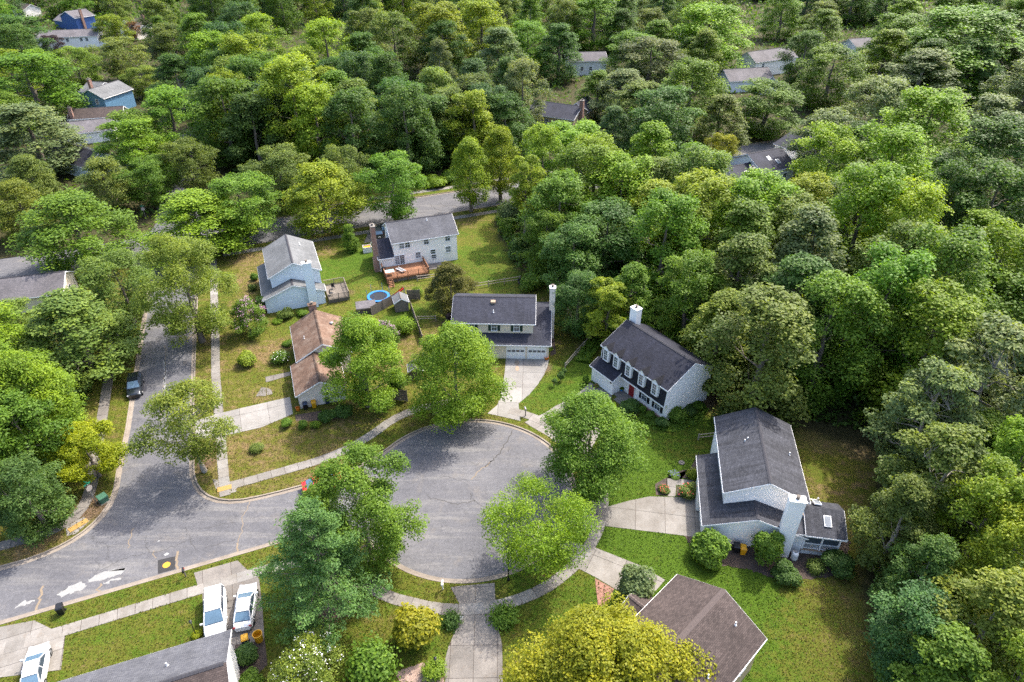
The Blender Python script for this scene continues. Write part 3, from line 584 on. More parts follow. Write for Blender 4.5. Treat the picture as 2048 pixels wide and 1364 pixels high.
for k, (q, wd, mt) in enumerate((
    ([(-28.57, 52.16), (-28.58, 51.01), (-28.54, 49.89), (-28.34, 48.80), (-28.10, 47.73), (-27.99, 46.31)], .10, 'tan'), ([(-28.09, 46.31), (-27.84, 45.43), (-27.44, 44.81)], .22, 'tan'), ([(-37.78, 47.21), (-37.31, 45.93), (-36.40, 45.00), (-35.07, 45.43), (-33.88, 46.25), (-32.86, 46.89)], .06, 'crack'),
    ([(-34.23, 48.40), (-33.04, 46.69), (-32.04, 45.43)], .06, 'crack'), ([(-40.37, 42.90), (-38.98, 44.08), (-36.90, 45.00)], .06, 'crack'), ([(-44.98, 41.18), (-44.54, 39.75), (-44.00, 38.16)], .28, 'tan'), ([(-39.62, 41.40), (-39.38, 40.62), (-39.15, 40.07)], .25, 'tan'),
    ([(-33.73, 45.24), (-33.31, 43.96), (-32.83, 42.90)], .30, 'tan'), ([(-36.13, 45.31), (-35.53, 44.39)], .10, 'tan'), ([(-7.42, 52.01), (-6.46, 51.58), (-5.36, 51.44), (-4.30, 51.80), (-3.93, 52.01)], .12, 'crack'), ([(-3.92, 51.94), (-3.13, 51.15), (-2.63, 50.73)], .06, 'crack'),
    ([(0.06, 63.45), (-0.84, 61.20), (-1.42, 59.47), (-2.27, 58.21), (-3.12, 57.23)], .16, 'crack'), ([(-2.27, 58.21), (-3.40, 57.07), (-3.93, 56.11), (-4.63, 55.16)], .14, 'tan'), ([(-9.29, 52.74), (-8.42, 52.23), (-7.41, 51.94)], .08, 'crack'), ([(-4.64, 53.11), (-4.33, 52.38), (-4.03, 51.87)], .08, 'crack'),
    ([(-8.15, 55.40), (-7.50, 55.79), (-6.72, 55.24), (-5.86, 55.01), (-5.20, 55.24)], .06, 'crack'), ([(-32.72, 47.86), (-31.13, 48.53), (-29.17, 48.93)], .05, 'crack'), ([(-38.95, 45.62), (-39.18, 46.89), (-39.47, 48.20)], .12, 'tan'), ([(-50.48, 81.98), (-47.41, 74.72), (-45.46, 69.30), (-43.96, 65.33)], .12, 'tan'),
    ([(-49.04, 78.24), (-46.87, 73.59), (-45.77, 70.34)], .35, 'bare_patch'), ([(-31.10, 45.62), (-29.78, 46.18), (-28.42, 46.69)], .05, 'crack'))):
    crack(q, wd, mt, k)
for k, q in enumerate(([(-6.90, 139.69), (-6.15, 136.90), (-7.77, 135.00), (-7.16, 133.15)], [(-15.11, 135.00), (-13.91, 133.15), (-12.39, 133.67), (-9.73, 132.62)], [(-4.26, 141.99), (-3.64, 138.57), (-4.65, 136.36)], [(-2.60, 140.54), (-1.50, 138.57), (-1.69, 136.36)], [(-9.94, 136.36), (-8.95, 137.73), (-6.79, 136.90), (-4.16, 138.01)], [(-12.74, 138.57), (-11.25, 136.90), (-10.02, 137.73)], [(-17.13, 134.20), (-15.63, 131.58), (-13.74, 131.07)], [(-21.08, 132.36), (-19.24, 129.80), (-17.74, 130.05)])):
    crack(q, .16, 'crack', 40 + k)
# grey oval mark and rust stain on the driveway, by the twin garage
dr = bpy.data.objects['driveway']
def disc(cx, cy, rx, ry, n=20): return [(cx + rx * math.cos(2 * math.pi * k / n), cy + ry * math.sin(2 * math.pi * k / n)) for k in range(n)]
sx, sy = (0.70, 77.51); MB().prism(blob(disc(sx, sy, .36, .62), amp=.06, seed=3), 0.0, 0.039).build('blotch', 'wood_grey', dr)
sx, sy = (0.73, 76.21); MB().prism(blob(disc(sx, sy, .24, .62), amp=.06, seed=4), 0.0, 0.0415).build('blotch', 'wood_tan', dr)

def bed(name, poly, mat='mulch', z=0.03):
    NOGRASS.append(poly); return tag(MB().prism(poly, -0.1, z).build(name, mat), kind='structure')
bed('mulch_bed', blob([(17.54, 47.67), (18.22, 45.31), (20.53, 43.48), (23.32, 42.90), (25.89, 41.74), (27.82, 41.74), (32.40, 42.31), (34.63, 46.57), (29.06, 45.31), (19.80, 46.69)], amp=.25, seed=8))
bed('mulch_bed', [(22.09, 59.47), (21.11, 55.16), (17.54, 55.40), (16.01, 54.39), (15.83, 52.74), (16.96, 52.60), (17.46, 55.24), (18.32, 56.18), (20.44, 56.74)])
bed('mulch_bed', [(18.34, 54.01), (20.81, 54.09), (20.49, 52.45), (18.06, 52.60)])
bed('mulch_bed', [(5.47, 79.21), (6.28, 79.71), (6.26, 81.98), (6.31, 85.98), (5.79, 85.98)])
bed('mulch_bed', blob([(-17.84, 38.73), (-15.52, 38.73), (-14.88, 37.85), (-16.63, 37.44), (-17.89, 37.95)], amp=.2, seed=9), 'mulch_red')
bed('mulch_bed', [(-24.48, 34.98), (-21.97, 35.46), (-21.06, 33.13), (-22.08, 31.62), (-23.35, 31.62)])
bed('pebble_bed', blob([(-9.98, 32.45), (-8.35, 33.13), (-6.47, 33.67), (-5.95, 33.22), (-5.73, 31.62), (-9.44, 31.62)], amp=.15, seed=10), 'pebble')
bed('gravel_bed', [(-5.28, 37.85), (-4.41, 37.85), (-5.02, 36.64), (-5.48, 36.83)], 'gravel')
bed('mulch_bed', [(-27.43, 66.29), (-24.45, 67.08), (-21.41, 67.78), (-21.01, 65.81), (-24.63, 65.14), (-27.00, 65.14)])

# ------------------------------------------------------------------ house parts
def gable_walls(root, b0, b1, a0, a1, ze, zr, axis, mat, name='wall', z0=0.0):
    """box with two gable ends; axis is the ridge direction"""
    mb = MB()
    if axis == 'y':
        prof = [(b0, z0), (b1, z0), (b1, ze), ((b0 + b1) / 2, zr), (b0, ze)]; n = 5
        vs = [(x, a0, z) for x, z in prof] + [(x, a1, z) for x, z in prof]
    else:
        prof = [(a0, z0), (a1, z0), (a1, ze), ((a0 + a1) / 2, zr), (a0, ze)]; n = 5
        vs = [(b1, y, z) for y, z in prof] + [(b0, y, z) for y, z in prof]
    mb.add(vs, [tuple(range(n)), tuple(range(n, 2 * n))[::-1]] + [(i, i + n, (i + 1) % n + n, (i + 1) % n) for i in range(n)])
    return mb.build(name, mat, root)
def lo_edge(mb, p, q, w=0.09, h=0.16):
    """square fascia / rake board from p to q hanging just below the roof edge"""
    p, q = Vector(p), Vector(q); d = q - p; m = (p + q) / 2; L = d.length
    rz = math.atan2(d.y, d.x); el = math.atan2(d.z, math.hypot(d.x, d.y))
    return mb.obox(m, (L / 2, w / 2, h / 2), rz, Matrix.Rotation(-el, 3, 'Y'))
def slope(root, e0, e1, r1, r0, mat, trim='trim', th=0.10, rakes=(True, True), name='roof', edge=True):
    """one roof plane (eave left, eave right, ridge right, ridge left) plus its fascia and rake boards"""
    rf = MB().slab([e0, e1, r1, r0], th).build(name, mat, root)
    if edge:
        t = MB(); dn = Vector((0, 0, -0.135))
        lo_edge(t, Vector(e0) + dn, Vector(e1) + dn)
        if rakes[0]: lo_edge(t, Vector(e0) + dn, Vector(r0) + dn)
        if rakes[1]: lo_edge(t, Vector(e1) + dn, Vector(r1) + dn)
        t.build('fascia', trim, rf)
    return rf
def gable_roof(root, b0, b1, a0, a1, ze, zr, axis, mat, ov=0.32, cap='ridge', capw=0.17, edge=True):
    """two planes over a gable box, with a row of ridge caps"""
    if axis == 'y':
        m = (b0 + b1) / 2; k = (zr - ze) / (m - b0); zo = ze - k * ov + 0.10; zt = zr + 0.10
        slope(root, (b0 - ov, a1 + ov, zo), (b0 - ov, a0 - ov, zo), (m, a0 - ov, zt), (m, a1 + ov, zt), mat, edge=edge)
        slope(root, (b1 + ov, a0 - ov, zo), (b1 + ov, a1 + ov, zo), (m, a1 + ov, zt), (m, a0 - ov, zt), mat, edge=edge)
        p, q = Vector((m, a0 - ov, zt)), Vector((m, a1 + ov, zt))
    else:
        m = (a0 + a1) / 2; k = (zr - ze) / (m - a0); zo = ze - k * ov + 0.10; zt = zr + 0.10
        slope(root, (b0 - ov, a0 - ov, zo), (b1 + ov, a0 - ov, zo), (b1 + ov, m, zt), (b0 - ov, m, zt), mat, edge=edge)
        slope(root, (b1 + ov, a1 + ov, zo), (b0 - ov, a1 + ov, zo), (b0 - ov, m, zt), (b1 + ov, m, zt), mat, edge=edge)
        p, q = Vector((b0 - ov, m, zt)), Vector((b1 + ov, m, zt))
    ridge_cap(root, p, q, k, cap, capw)
def ridge_cap(root, p, q, k, mat, wd=0.17):
    d = (q - p).normalized(); s = d.cross(Vector((0, 0, 1))); n = int((q - p).length / 0.3); mb = MB()
    for i in range(n):
        a = p + d * (i * 0.3); b = p + d * (i * 0.3 + 0.29); l0, l1 = 0.035, 0.065
        for sg in (1, -1):
            o = s * wd * sg - Vector((0, 0, k * wd))
            vs = [a + Vector((0, 0, l0)), b + Vector((0, 0, l1)), b + o + Vector((0, 0, l1)), a + o + Vector((0, 0, l0)),
                  a - Vector((0, 0, .02)), b - Vector((0, 0, .02)), b + o - Vector((0, 0, .02)), a + o - Vector((0, 0, .02))]
            mb.add(vs, [(0, 1, 2, 3), (4, 7, 6, 5), (0, 4, 5, 1), (1, 5, 6, 2), (2, 6, 7, 3), (3, 7, 4, 0)])
    return mb.build('ridge_cap', mat, root)
def window(root, c, w_, h, face, frame='trim', pane='glass', shutters=None, grid_=(2, 2), fw=0.07, dep=0.07, name='window'):
    """framed window on a wall; face is the outward direction in degrees in the house's frame"""
    win = bpy.data.objects.new('pivot', None); rz = R_(face + 90)
    mb = MB()
    mb.box(-w_ / 2 - fw, -w_ / 2, -dep, .03, -h / 2 - fw, h / 2 + fw).box(w_ / 2, w_ / 2 + fw, -dep, .03, -h / 2 - fw, h / 2 + fw)
    mb.box(-w_ / 2, w_ / 2, -dep, .03, h / 2, h / 2 + fw).box(-w_ / 2 - fw - .03, w_ / 2 + fw + .03, -dep - .03, .03, -h / 2 - fw - .03, -h / 2)
    for i in range(1, grid_[0]): x = -w_ / 2 + w_ * i / grid_[0]; mb.box(x - .013, x + .013, -.035, .0, -h / 2, h / 2)
    for j in range(1, grid_[1]): z = -h / 2 + h * j / grid_[1]; t = .03 if j * 2 == grid_[1] else .013; mb.box(-w_ / 2, w_ / 2, -.037, .0, z - t, z + t)
    f = mb.build(name, frame, root, loc=c, rz=rz)
    MB().box(-w_ / 2, w_ / 2, -.015, .02, -h / 2, h / 2).build('pane', pane, f)
    if shutters:
        for sg in (-1, 1):
            x = sg * (w_ / 2 + fw + .21); s = MB().box(x - .19, x + .19, -.05, .02, -h / 2 - .05, h / 2 + .05)
            for z in np.arange(-h / 2 + .05, h / 2 - .05, .11): s.box(x - .14, x + .14, -.065, -.045, z, z + .07)
            s.build('shutter', shutters, f)
    return f
def garage_door(root, x, w_, h, y=0.0, z0=0.02, panes=4, lights=True):
    mb = MB().box(x - w_ / 2, x + w_ / 2, y - .03, y + .03, z0, z0 + h)
    for j in range(4):
        for i in range(4):
            if j == 2 and lights: continue
            px = x - w_ / 2 + w_ * (i + .5) / 4; pz = z0 + h * (j + .5) / 4
            mb.box(px - w_ / 8 + .07, px + w_ / 8 - .07, y - .045, y - .028, pz - h / 8 + .07, pz + h / 8 - .07)
    d = mb.build('garage_door', 'white', root)
    for i in range(panes if lights else 0):
        px = x - w_ / 2 + w_ * (i + .5) / 4; pz = z0 + h * .625
        MB().box(px - w_ / 8 + .06, px + w_ / 8 - .06, y - .05, y - .025, pz - .17, pz + .17).build('pane', 'glass', d)
    t = MB().box(x - w_ / 2 - .12, x - w_ / 2 - .01, y - .06, y + .02, 0, h + .14).box(x + w_ / 2 + .01, x + w_ / 2 + .12, y - .06, y + .02, 0, h + .14).box(x - w_ / 2 - .01, x + w_ / 2 + .01, y - .06, y + .02, h + .03, h + .14)
    t.build('trim', 'trim', d)
def vent(root, x, y, z, mat='white', r=.06, h=.35): return MB().tube((x, y, z - .3), (x, y, z + h), r, r, 8).tube((x, y, z - .05), (x, y, z + .03), r * 2.2, r * 1.3, 8).build('vent_pipe', mat, root)
def chimney(root, x0, x1, y0, y1, z0, z1, mat, cap='concrete', flue='wood_grey'):
    c = MB().box(x0, x1, y0, y1, z0, z1).build('chimney', mat, root)
    MB().box(x0 - .06, x1 + .06, y0 - .06, y1 + .06, z1, z1 + .10).build('cap', cap, c)
    mx, my = (x0 + x1) / 2, (y0 + y1) / 2
    MB().lathe([(.19, 0), (.17, .30), (.22, .31), (.22, .35), (.05, .40)], (mx, my, z1 + .10), 10).build('flue', flue, c)
    return c
def skylight(root, c, w_, h, rz, tilt):
    m = MB(); T = Matrix.Rotation(tilt, 3, 'X')
    m.obox(c, (w_ / 2 + .07, h / 2 + .07, .06), rz, T); o = m.build('skylight', 'trim', root)
    n_ = Matrix.Rotation(rz, 3, 'Z') @ T @ Vector((0, 0, .075)); MB().obox(Vector(c) + n_, (w_ / 2, h / 2, .02), rz, T).build('pane', 'glass_pale', o)
def house(name, label, loc, ang): return thing(name, label, 'house', (loc[0], loc[1], 0), R_(ang))

# ------------------------------------------------------------------ two split-level houses of one design
def split_level(root, low_w, low0, low1, mb0, mb1, ma0, ma1, wall, roof, ch, dz=0.0):
    gable_walls(root, .32, low_w - .32, low0, low1, 2.55, 4.25, 'y', wall)
    m = low_w / 2; k = (4.25 - 2.55) / (m - .32); zo = 2.55 - k * .32 + .1
    slope(root, (0, low1 + .3, zo), (0, low0 - .3, zo), (m, low0 - .3, 4.35), (m, low1 + .3, 4.35), roof)
    slope(root, (low_w, low0 - .3, zo), (low_w, ma0 - .01, zo), (m, ma0 - .01, 4.35), (m, low0 - .3, 4.35), roof, rakes=(True, False))
    ridge_cap(root, Vector((m, low0 - .3, 4.35)), Vector((m, ma0, 4.35)), k, 'ridge')
    gable_walls(root, mb0, mb1, ma0, ma1, 5.25, 7.1, 'y', wall)
    gable_roof(root, mb0, mb1, ma0, ma1, 5.25, 7.1, 'y', roof)
    chimney(root, *ch, 0, 7.75, wall, 'trim')

C_ = house('house', 'white split-level house with weathered grey roof, siding chimney and screened porch', (19.07, 46.6), -9.5)
split_level(C_, 10.2, 0, 9.55, 2.15, 9.85, 2.25, 13.4, 'white_siding', 'roof_grey', (7.25, 8.7, -.82, -.005))
vent(C_, 4.4, 8.6, 6.35); vent(C_, 4.7, 8.9, 6.45); vent(C_, 9.0, 8.0, 5.75)
window(C_, (0.31, 2.2, 1.5), .9, 1.1, 180); window(C_, (2.14, 11.5, 4.1), .9, 1.2, 180); window(C_, (2.14, 8.0, 4.3), .9, .9, 180)
MB().box(-.02, .30, 3.9, 6.9, .05, 2.25).build('garage_door', 'white', C_)
# roofed porch on the right flank
def porch(root, x0, x1, y0, y1):
    fl = MB().box(x0, x1, y0, y1, .65, .82); fl.build('porch_floor', 'wood_tan', root)
    MB().box(x0 + .05, x1 - .6, y0 + .12, y0 + .16, 0.05, .64).build('lattice', 'lattice', root)
    la = MB()
    for i in range(26):
        x = x0 - .2 + i * .16
        if x0 + .1 < x and x + .55 < x1 - .6: la.add([(x, y0 + .10, .08), (x + .05, y0 + .10, .08), (x + .55, y0 + .10, .62), (x + .50, y0 + .10, .62)], [(0, 1, 2, 3)])
    if la.v: la.build('lattice_strips', 'trim', root)
    for x in (x0 + .06, (x0 + x1) / 2, x1 - .06): MB().box(x - .06, x + .06, y0, y0 + .12, .82, 3.1).build('post', 'trim', root)
    for y in ((y0 + y1) / 2, y1 - .06): MB().box(x1 - .12, x1, y - .06, y + .06, .82, 3.1).build('post', 'trim', root)
    rl = MB().box(x0 + .12, x1 - .12, y0 + .03, y0 + .09, 1.62, 1.70).box(x0 + .12, x1 - .12, y0 + .03, y0 + .09, .95, 1.0)
    rl.box(x1 - .09, x1 - .03, y0 + .12, y1, 1.62, 1.70); rl.build('handrail', 'trim', root)
    bl = MB()
    for x in np.arange(x0 + .2, x1 - .12, .13): bl.box(x - .018, x + .018, y0 + .045, y0 + .075, 1.0, 1.62)
    b = bl.build('balusters', 'trim', root); b['kind'] = 'stuff'
    MB().box(x0 + .13, x1 - .13, y0 + .10, y0 + .115, .83, 3.05).build('screen', 'glass', root)
    MB().box(x1 - .115, x1 - .10, y0 + .13, y1, .83, 3.05).build('screen', 'glass', root)
    MB().box(x0, x1, y0, y0 + .12, 3.0, 3.2).build('beam', 'trim', root)
    m = y0 + 2.45; zt = 4.35
    slope(root, (x0 - .1, y0 - .35, 3.2), (x1 + .3, y0 - .35, 3.2), (x1 + .3, m, zt), (x0 - .1, m, zt), 'roof_grey')
    slope(root, (x1 + .3, y1 + .4, 3.45), (x0 - .1, y1 + .4, 3.45), (x0 - .1, m, zt), (x1 + .3, m, zt), 'roof_grey')
    MB().add([(x1 - .1, y0 + .1, 3.05), (x1 - .1, y1, 3.05), (x1 - .1, m, 4.2)], [(0, 1, 2)]).build('gable', 'white_siding', root)
porch(C_, 9.9, 13.3, -.15, 3.6)
MB().box(8.72, 9.88, -.06, .9, 0, 3.0).build('bay', 'grey_siding', C_)
slope(C_, (8.6, -.25, 3.0), (9.9, -.25, 3.0), (9.9, 1.6, 3.75), (8.6, 1.6, 3.75), 'roof_grey')
skylight(C_, (11.9, 1.0, 3.88), .55, 1.0, 0, math.atan2(1.15, 2.8)); skylight(C_, (11.2, 3.0, 4.25), .55, .8, 0, -math.atan2(.9, 1.9))
st = MB().box(9.95, 12.6, 4.6, 6.2, .5, .62); st.build('stair_landing', 'wood_tan', C_)
sr = MB()
for x in (10.0, 12.5):
    sr.box(x - .07, x + .07, 6.06, 6.2, .6, 1.75); sr.lathe([(.11, 0), (.11, .06), (.03, .16)], (x, 6.13, 1.75), 8)
sr.box(10.0, 12.5, 6.1, 6.16, 1.5, 1.58); sr.build('landing_rail', 'trim', C_)

G_ = house('house', 'pale blue split-level house with a bleached white-grey roof and blue chimney', (-38.83, 91.68), 20.9)
split_level(G_, 9.6, -1.2, 10.2, 1.75, 9.25, .7, 11.0, 'blue_siding', 'roof_pale', (6.75, 8.05, -1.95, -1.205))
vent(G_, 7.3, 8.0, 6.5); window(G_, (1.74, 8.0, 4.1), .9, 1.2, 180); window(G_, (1.74, 3.5, 4.1), .9, 1.2, 180); window(G_, (9.26, 3.0, 4.1), .9, 1.2, 0); window(G_, (9.26, 7.5, 4.1), .9, 1.2, 0)
window(G_, (9.29, -.2, 1.5), .9, 1.2, 0, pane='glass')

# ------------------------------------------------------------------ decks
def deck(name, label, loc, ang, x0, x1, y0, y1, z, wood, sides, boards=0.14, skirt=True):
    """boards, posts, rails and balusters; sides lists which edges carry a railing"""
    root = thing(name, label, 'deck', (loc[0], loc[1], 0), R_(ang))
    k = 0
    for x in np.arange(x0, x1 - .02, boards * 2):
        MB().box(x + .006, min(x + boards * 2 - .006, x1), y0, y1, z - .05, z).build('board', wood, root)
    MB().box(x0, x1, y0 + .02, y0 + .08, z - .28, z - .055).box(x0, x1, y1 - .08, y1 - .02, z - .28, z - .055).build('joist', wood, root)
    if skirt: MB().box(x0 + .1, x1 - .1, y0 + .12, y0 + .15, 0, z - .29).build('skirt', 'wood_grey', root)
    edges = {'front': ((x0, y0), (x1, y0)), 'left': ((x0, y0), (x0, y1)), 'right': ((x1, y0), (x1, y1)), 'back': ((x0, y1), (x1, y1))}
    for s in sides:
        a, b = map(np.array, edges[s]); L = np.hypot(*(b - a)); n = max(1, int(round(L / 1.8))); d = (b - a) / L
        for i in range(n + 1):
            p = a + (b - a) * i / n
            if s != 'front' and i == 0: continue
            MB().box(p[0] - .05, p[0] + .05, p[1] - .05, p[1] + .05, 0, z + 1.0).build('post', wood, root)
        m = (a + b) / 2; rz = math.atan2(d[1], d[0])
        MB().obox((m[0], m[1], z + .93), (L / 2, .06, .022), rz).build('top_rail', wood, root)
        MB().obox((m[0], m[1], z + .12), (L / 2, .025, .04), rz).build('bottom_rail', wood, root)
        bl = MB()
        for t in np.arange(.12, L, .14): p = a + d * t; bl.obox((p[0], p[1], z + .52), (.018, .018, .38), rz)
        o = bl.build('balusters', wood, root); o['kind'] = 'stuff'
    return root

# ------------------------------------------------------------------ white colonial with the cedar deck
H_ = house('house', 'white two-storey colonial house with grey roof and tall brick chimney', (-20.2, 105.2), 20.0)
gable_walls(H_, .0, 11.2, 0, 7.4, 5.2, 7.25, 'x', 'white_sid2'); gable_roof(H_, 0, 11.2, 0, 7.4, 5.2, 7.25, 'x', 'roof_mid', .3)
gable_walls(H_, -2.6, -.005, .05, 6.4, 2.65, 4.6, 'x', 'white_sid2')
zo = 2.65 - .61 * .3 + .1
slope(H_, (-2.85, -.25, zo), (-.01, -.25, zo), (-.01, 3.22, 4.7), (-2.85, 3.22, 4.7), 'roof_slate'); slope(H_, (-.01, 6.7, zo), (-2.85, 6.7, zo), (-2.85, 3.22, 4.7), (-.01, 3.22, 4.7), 'roof_slate')
ch = chimney(H_, -3.35, -2.62, .3, 1.5, 0, 8.3, 'brick'); MB().box(-3.5, -2.61, .15, 1.65, 0, 2.3).build('chimney_base', 'brick', H_)
for x, z, h, g, p in ((1.45, 4.4, 1.1, (2, 2), 'glass_pale'), (2.45, 4.4, 1.1, (2, 2), 'glass'), (5.75, 4.45, 1.1, (2, 2), 'glass'), (9.55, 4.5, 1.1, (2, 2), 'glass'), (4.15, 2.1, 1.1, (2, 2), 'glass_pale'), (6.8, 2.3, .8, (1, 2), 'glass'), (6.9, 1.35, .7, (1, 2), 'glass'), (9.55, 2.3, 1.1, (2, 2), 'glass_pale')):
    window(H_, (x, -.01, z), .8, h, -90, pane=p, grid_=g)
window(H_, (.45, -.01, 1.75), .75, 1.7, -90, pane='glass_pale', grid_=(2, 5), name='door'); window(H_, (1.32, -.01, 1.75), .75, 1.7, -90, grid_=(2, 5), name='door')
window(H_, (-.01, 5.0, 4.4), .8, 1.1, 180); vent(H_, 6.8, 3.0, 7.0)
hd = deck('deck', 'orange cedar deck with railings behind the white colonial house', (-20.2, 105.2), 20.0, -2.4, 4.9, -4.4, -.15, .85, 'wood_deck', ('front', 'left', 'right'))
for x, y in ((-2.3, -5.6), (-1.7, -6.2)): MB().box(x - .06, x + .06, y - .06, y + .06, 0, 1.5).build('post', 'wood_deck', hd)
for i in range(5): MB().box(-2.35, -1.35, -4.45 - .3 * (i + 1), -4.45 - .3 * i, .68 - i * .16, .73 - i * .16).build('step', 'wood_deck', hd)
MB().box(5.0, 8.0, -2.2, -.1, .0, .12).build('patio', 'concrete_old', H_)

deck('deck', 'small weathered grey deck behind the pale blue house', (-38.83, 91.68), 20.9, 9.75, 13.0, -1.6, 3.4, .7, 'wood_grey', ('front', 'right', 'back'))

# ------------------------------------------------------------------ rust roofed rambler with garage
F_ = house('house', 'beige rambler house with rust brown shingles and attached gabled garage', (-28.7, 73.7), 20.0)
gable_walls(F_, .3, 7.1, .3, 9.0, 3.0, 4.9, 'y', 'beige_siding'); gable_roof(F_, .3, 7.1, .3, 9.0, 3.0, 4.9, 'y', 'roof_rust', cap='roof_rust')
gable_walls(F_, -.55, 5.3, -6.4, .2, 2.35, 3.75, 'y', 'beige_siding')
k = 1.4 / 2.925; m = 2.375; zo = 2.35 - k * .3 + .1
slope(F_, (-.85, .28, zo), (-.85, -6.7, zo), (m, -6.7, 3.85), (m, .28, 3.85), 'roof_rust'); slope(F_, (5.6, -6.7, zo), (5.6, .28, zo), (m, .28, 3.85), (m, -6.7, 3.85), 'roof_rust')
ridge_cap(F_, Vector((m, -6.7, 3.85)), Vector((m, .28, 3.85)), k, 'roof_rust')
chimney(F_, 3.0, 4.1, 9.35, 10.1, 0, 5.6, 'brick', 'roof_rust')
MB().lathe([(.16, 0), (.16, .18), (.28, .19), (.24, .30), (.05, .36)], (5.6, 6.2, 3.95), 10).build('roof_turbine', 'metal', F_)
vent(F_, 1.6, 4.0, 3.85)
MB().box(-.60, -.56, -5.6, -.9, .05, 2.1).build('garage_door', 'white', F_)
window(F_, (.29, 3.0, 1.7), 1.2, 1.1, 180); window(F_, (.29, 6.6, 1.7), 1.2, 1.1, 180); MB().box(.22, .29, 1.0, 1.9, .1, 2.15).build('door', 'wood_grey', F_)

# ------------------------------------------------------------------ house with the twin garage
E_ = house('house', 'cream house with twin white garage doors, slate roof and tall thin chimney', (0.0, 78.6), -2.0)
kq = (5.0 - 2.6) / 6.25
wl_ = MB().box(-8.2, 5.15, 0, 1.54, 0, 2.62); wl_.build('wall', 'cream', E_)
pr = MB().add([(5.14, .02, 0), (5.14, 9.2, 0), (5.14, 9.2, 3.7), (5.14, 5.9, 4.9), (5.14, .02, 2.6), (2.95, .02, 0), (2.95, 9.2, 0), (2.95, 9.2, 3.7), (2.95, 5.9, 4.9), (2.95, .02, 2.6)],
              [(0, 1, 2, 3, 4), (9, 8, 7, 6, 5), (1, 6, 7, 2), (2, 7, 8, 3), (3, 8, 9, 4)]); pr.build('wall', 'cream', E_)
gable_walls(E_, -8.2, 2.9, 1.55, 9.1, 5.1, 6.9, 'x', 'cream'); gable_roof(E_, -8.2, 2.9, 1.55, 9.1, 5.1, 6.9, 'x', 'roof_slate')
slope(E_, (-8.5, -.35, 2.57), (2.9, -.35, 2.57), (2.9, 1.54, 2.57 + kq * 1.89), (-8.5, 1.54, 2.57 + kq * 1.89), 'roof_slate', rakes=(True, False))
slope(E_, (2.92, -.35, 2.57), (5.45, -.35, 2.57), (5.45, 5.9, 5.05), (2.92, 5.9, 5.05), 'roof_slate', rakes=(False, True))
slope(E_, (5.45, 9.5, 3.75), (2.92, 9.5, 3.75), (2.92, 5.9, 5.05), (5.45, 5.9, 5.05), 'roof_slate', rakes=(True, False))
garage_door(E_, .52, 2.44, 2.12, -.01); garage_door(E_, 3.48, 2.44, 2.12, -.01)
for x in (-5.7, -2.55, .6): window(E_, (x, 1.54, 4.25), .72, 1.15, -90, shutters='shutter_green')
window(E_, (-4.5, -.01, 1.5), .9, 1.1, -90, shutters='shutter_green')
chimney(E_, 5.16, 5.95, 5.3, 6.1, 0, 8.4, 'beige_siding', 'trim')
MB().box(-3.15, -2.5, 4.1, 4.75, 6.28, 6.75).build('roof_vent', 'wood_tan', E_); vent(E_, -2.7, 2.9, 5.85)

# ------------------------------------------------------------------ gambrel house with five dormers
D_ = house('house', 'white gambrel house with navy shingles, five tall dormers and a red door', (11.95, 74.13), -54.7)
prof = [(.55, 0), (.55, 2.68), (.03, 2.68), (.22, 5.42), (4.2, 7.55), (8.1, 5.3), (8.1, 0)]; n = len(prof)
gw = MB().add([(11.55, y, z) for y, z in prof] + [(0.0, y, z) for y, z in prof], [tuple(range(n)), tuple(range(n, 2 * n))[::-1]] + [(i, i + n, (i + 1) % n + n, (i + 1) % n) for i in range(n)])
gw.build('wall', 'white_siding', D_)
slope(D_, (-.06, -.06, 2.66), (11.62, -.06, 2.66), (11.62, .16, 5.50), (-.06, .16, 5.50), 'roof_navy', th=.05, name='mansard')
slope(D_, (-.25, -.12, 5.34), (11.8, -.12, 5.34), (11.8, 4.2, 7.66), (-.25, 4.2, 7.66), 'roof_navy')
slope(D_, (11.8, 8.5, 5.18), (-.25, 8.5, 5.18), (-.25, 4.2, 7.66), (11.8, 4.2, 7.66), 'roof_navy')
ridge_cap(D_, Vector((-.25, 4.2, 7.66)), Vector((11.8, 4.2, 7.66)), .55, 'ridge')
for x in (1.05, 3.0, 5.25, 7.6, 9.9):
    d = MB().box(x - .52, x + .52, -.34, .9, 3.55, 5.55)
    d.add([(x - .52, -.34, 5.55), (x + .52, -.34, 5.55), (x, -.34, 6.0)], [(0, 1, 2)]); dm = d.build('dormer', 'trim', D_)
    window(D_, (x, -.35, 4.5), .62, 1.55, -90, grid_=(2, 4), fw=.05)
    for sg in (-1, 1):
        a = (x + sg * .62, -.44, 5.50); b = (x, -.44, 6.06); c = (x, 1.35, 6.06); e = (x + sg * .62, .45, 5.50)
        q = [a, b, c, e] if sg < 0 else [b, a, e, c]
        v = [Vector(p) for p in q]; up = Vector((0, 0, .05))
        MB().add(v + [p - up for p in v], [(3, 2, 1, 0), (4, 5, 6, 7), (0, 1, 5, 4), (1, 2, 6, 5), (2, 3, 7, 6), (3, 0, 4, 7)]).build('dormer_roof', 'roof_navy', D_)
MB().box(-.3, 3.8, -1.3, .54, 0, 2.55).add([(-.3, -1.3, 2.55), (-.3, .02, 2.55), (-.3, .02, 3.2), (3.8, -1.3, 2.55), (3.8, .02, 2.55), (3.8, .02, 3.2)], [(0, 1, 2), (5, 4, 3)]).build('garage', 'white_siding', D_)
slope(D_, (-.5, -1.6, 2.5), (4.0, -1.6, 2.5), (4.0, -.065, 3.32), (-.5, -.065, 3.32), 'roof_navy')
gd = MB().box(.45, 2.95, -1.34, -1.30, .05, 1.75)
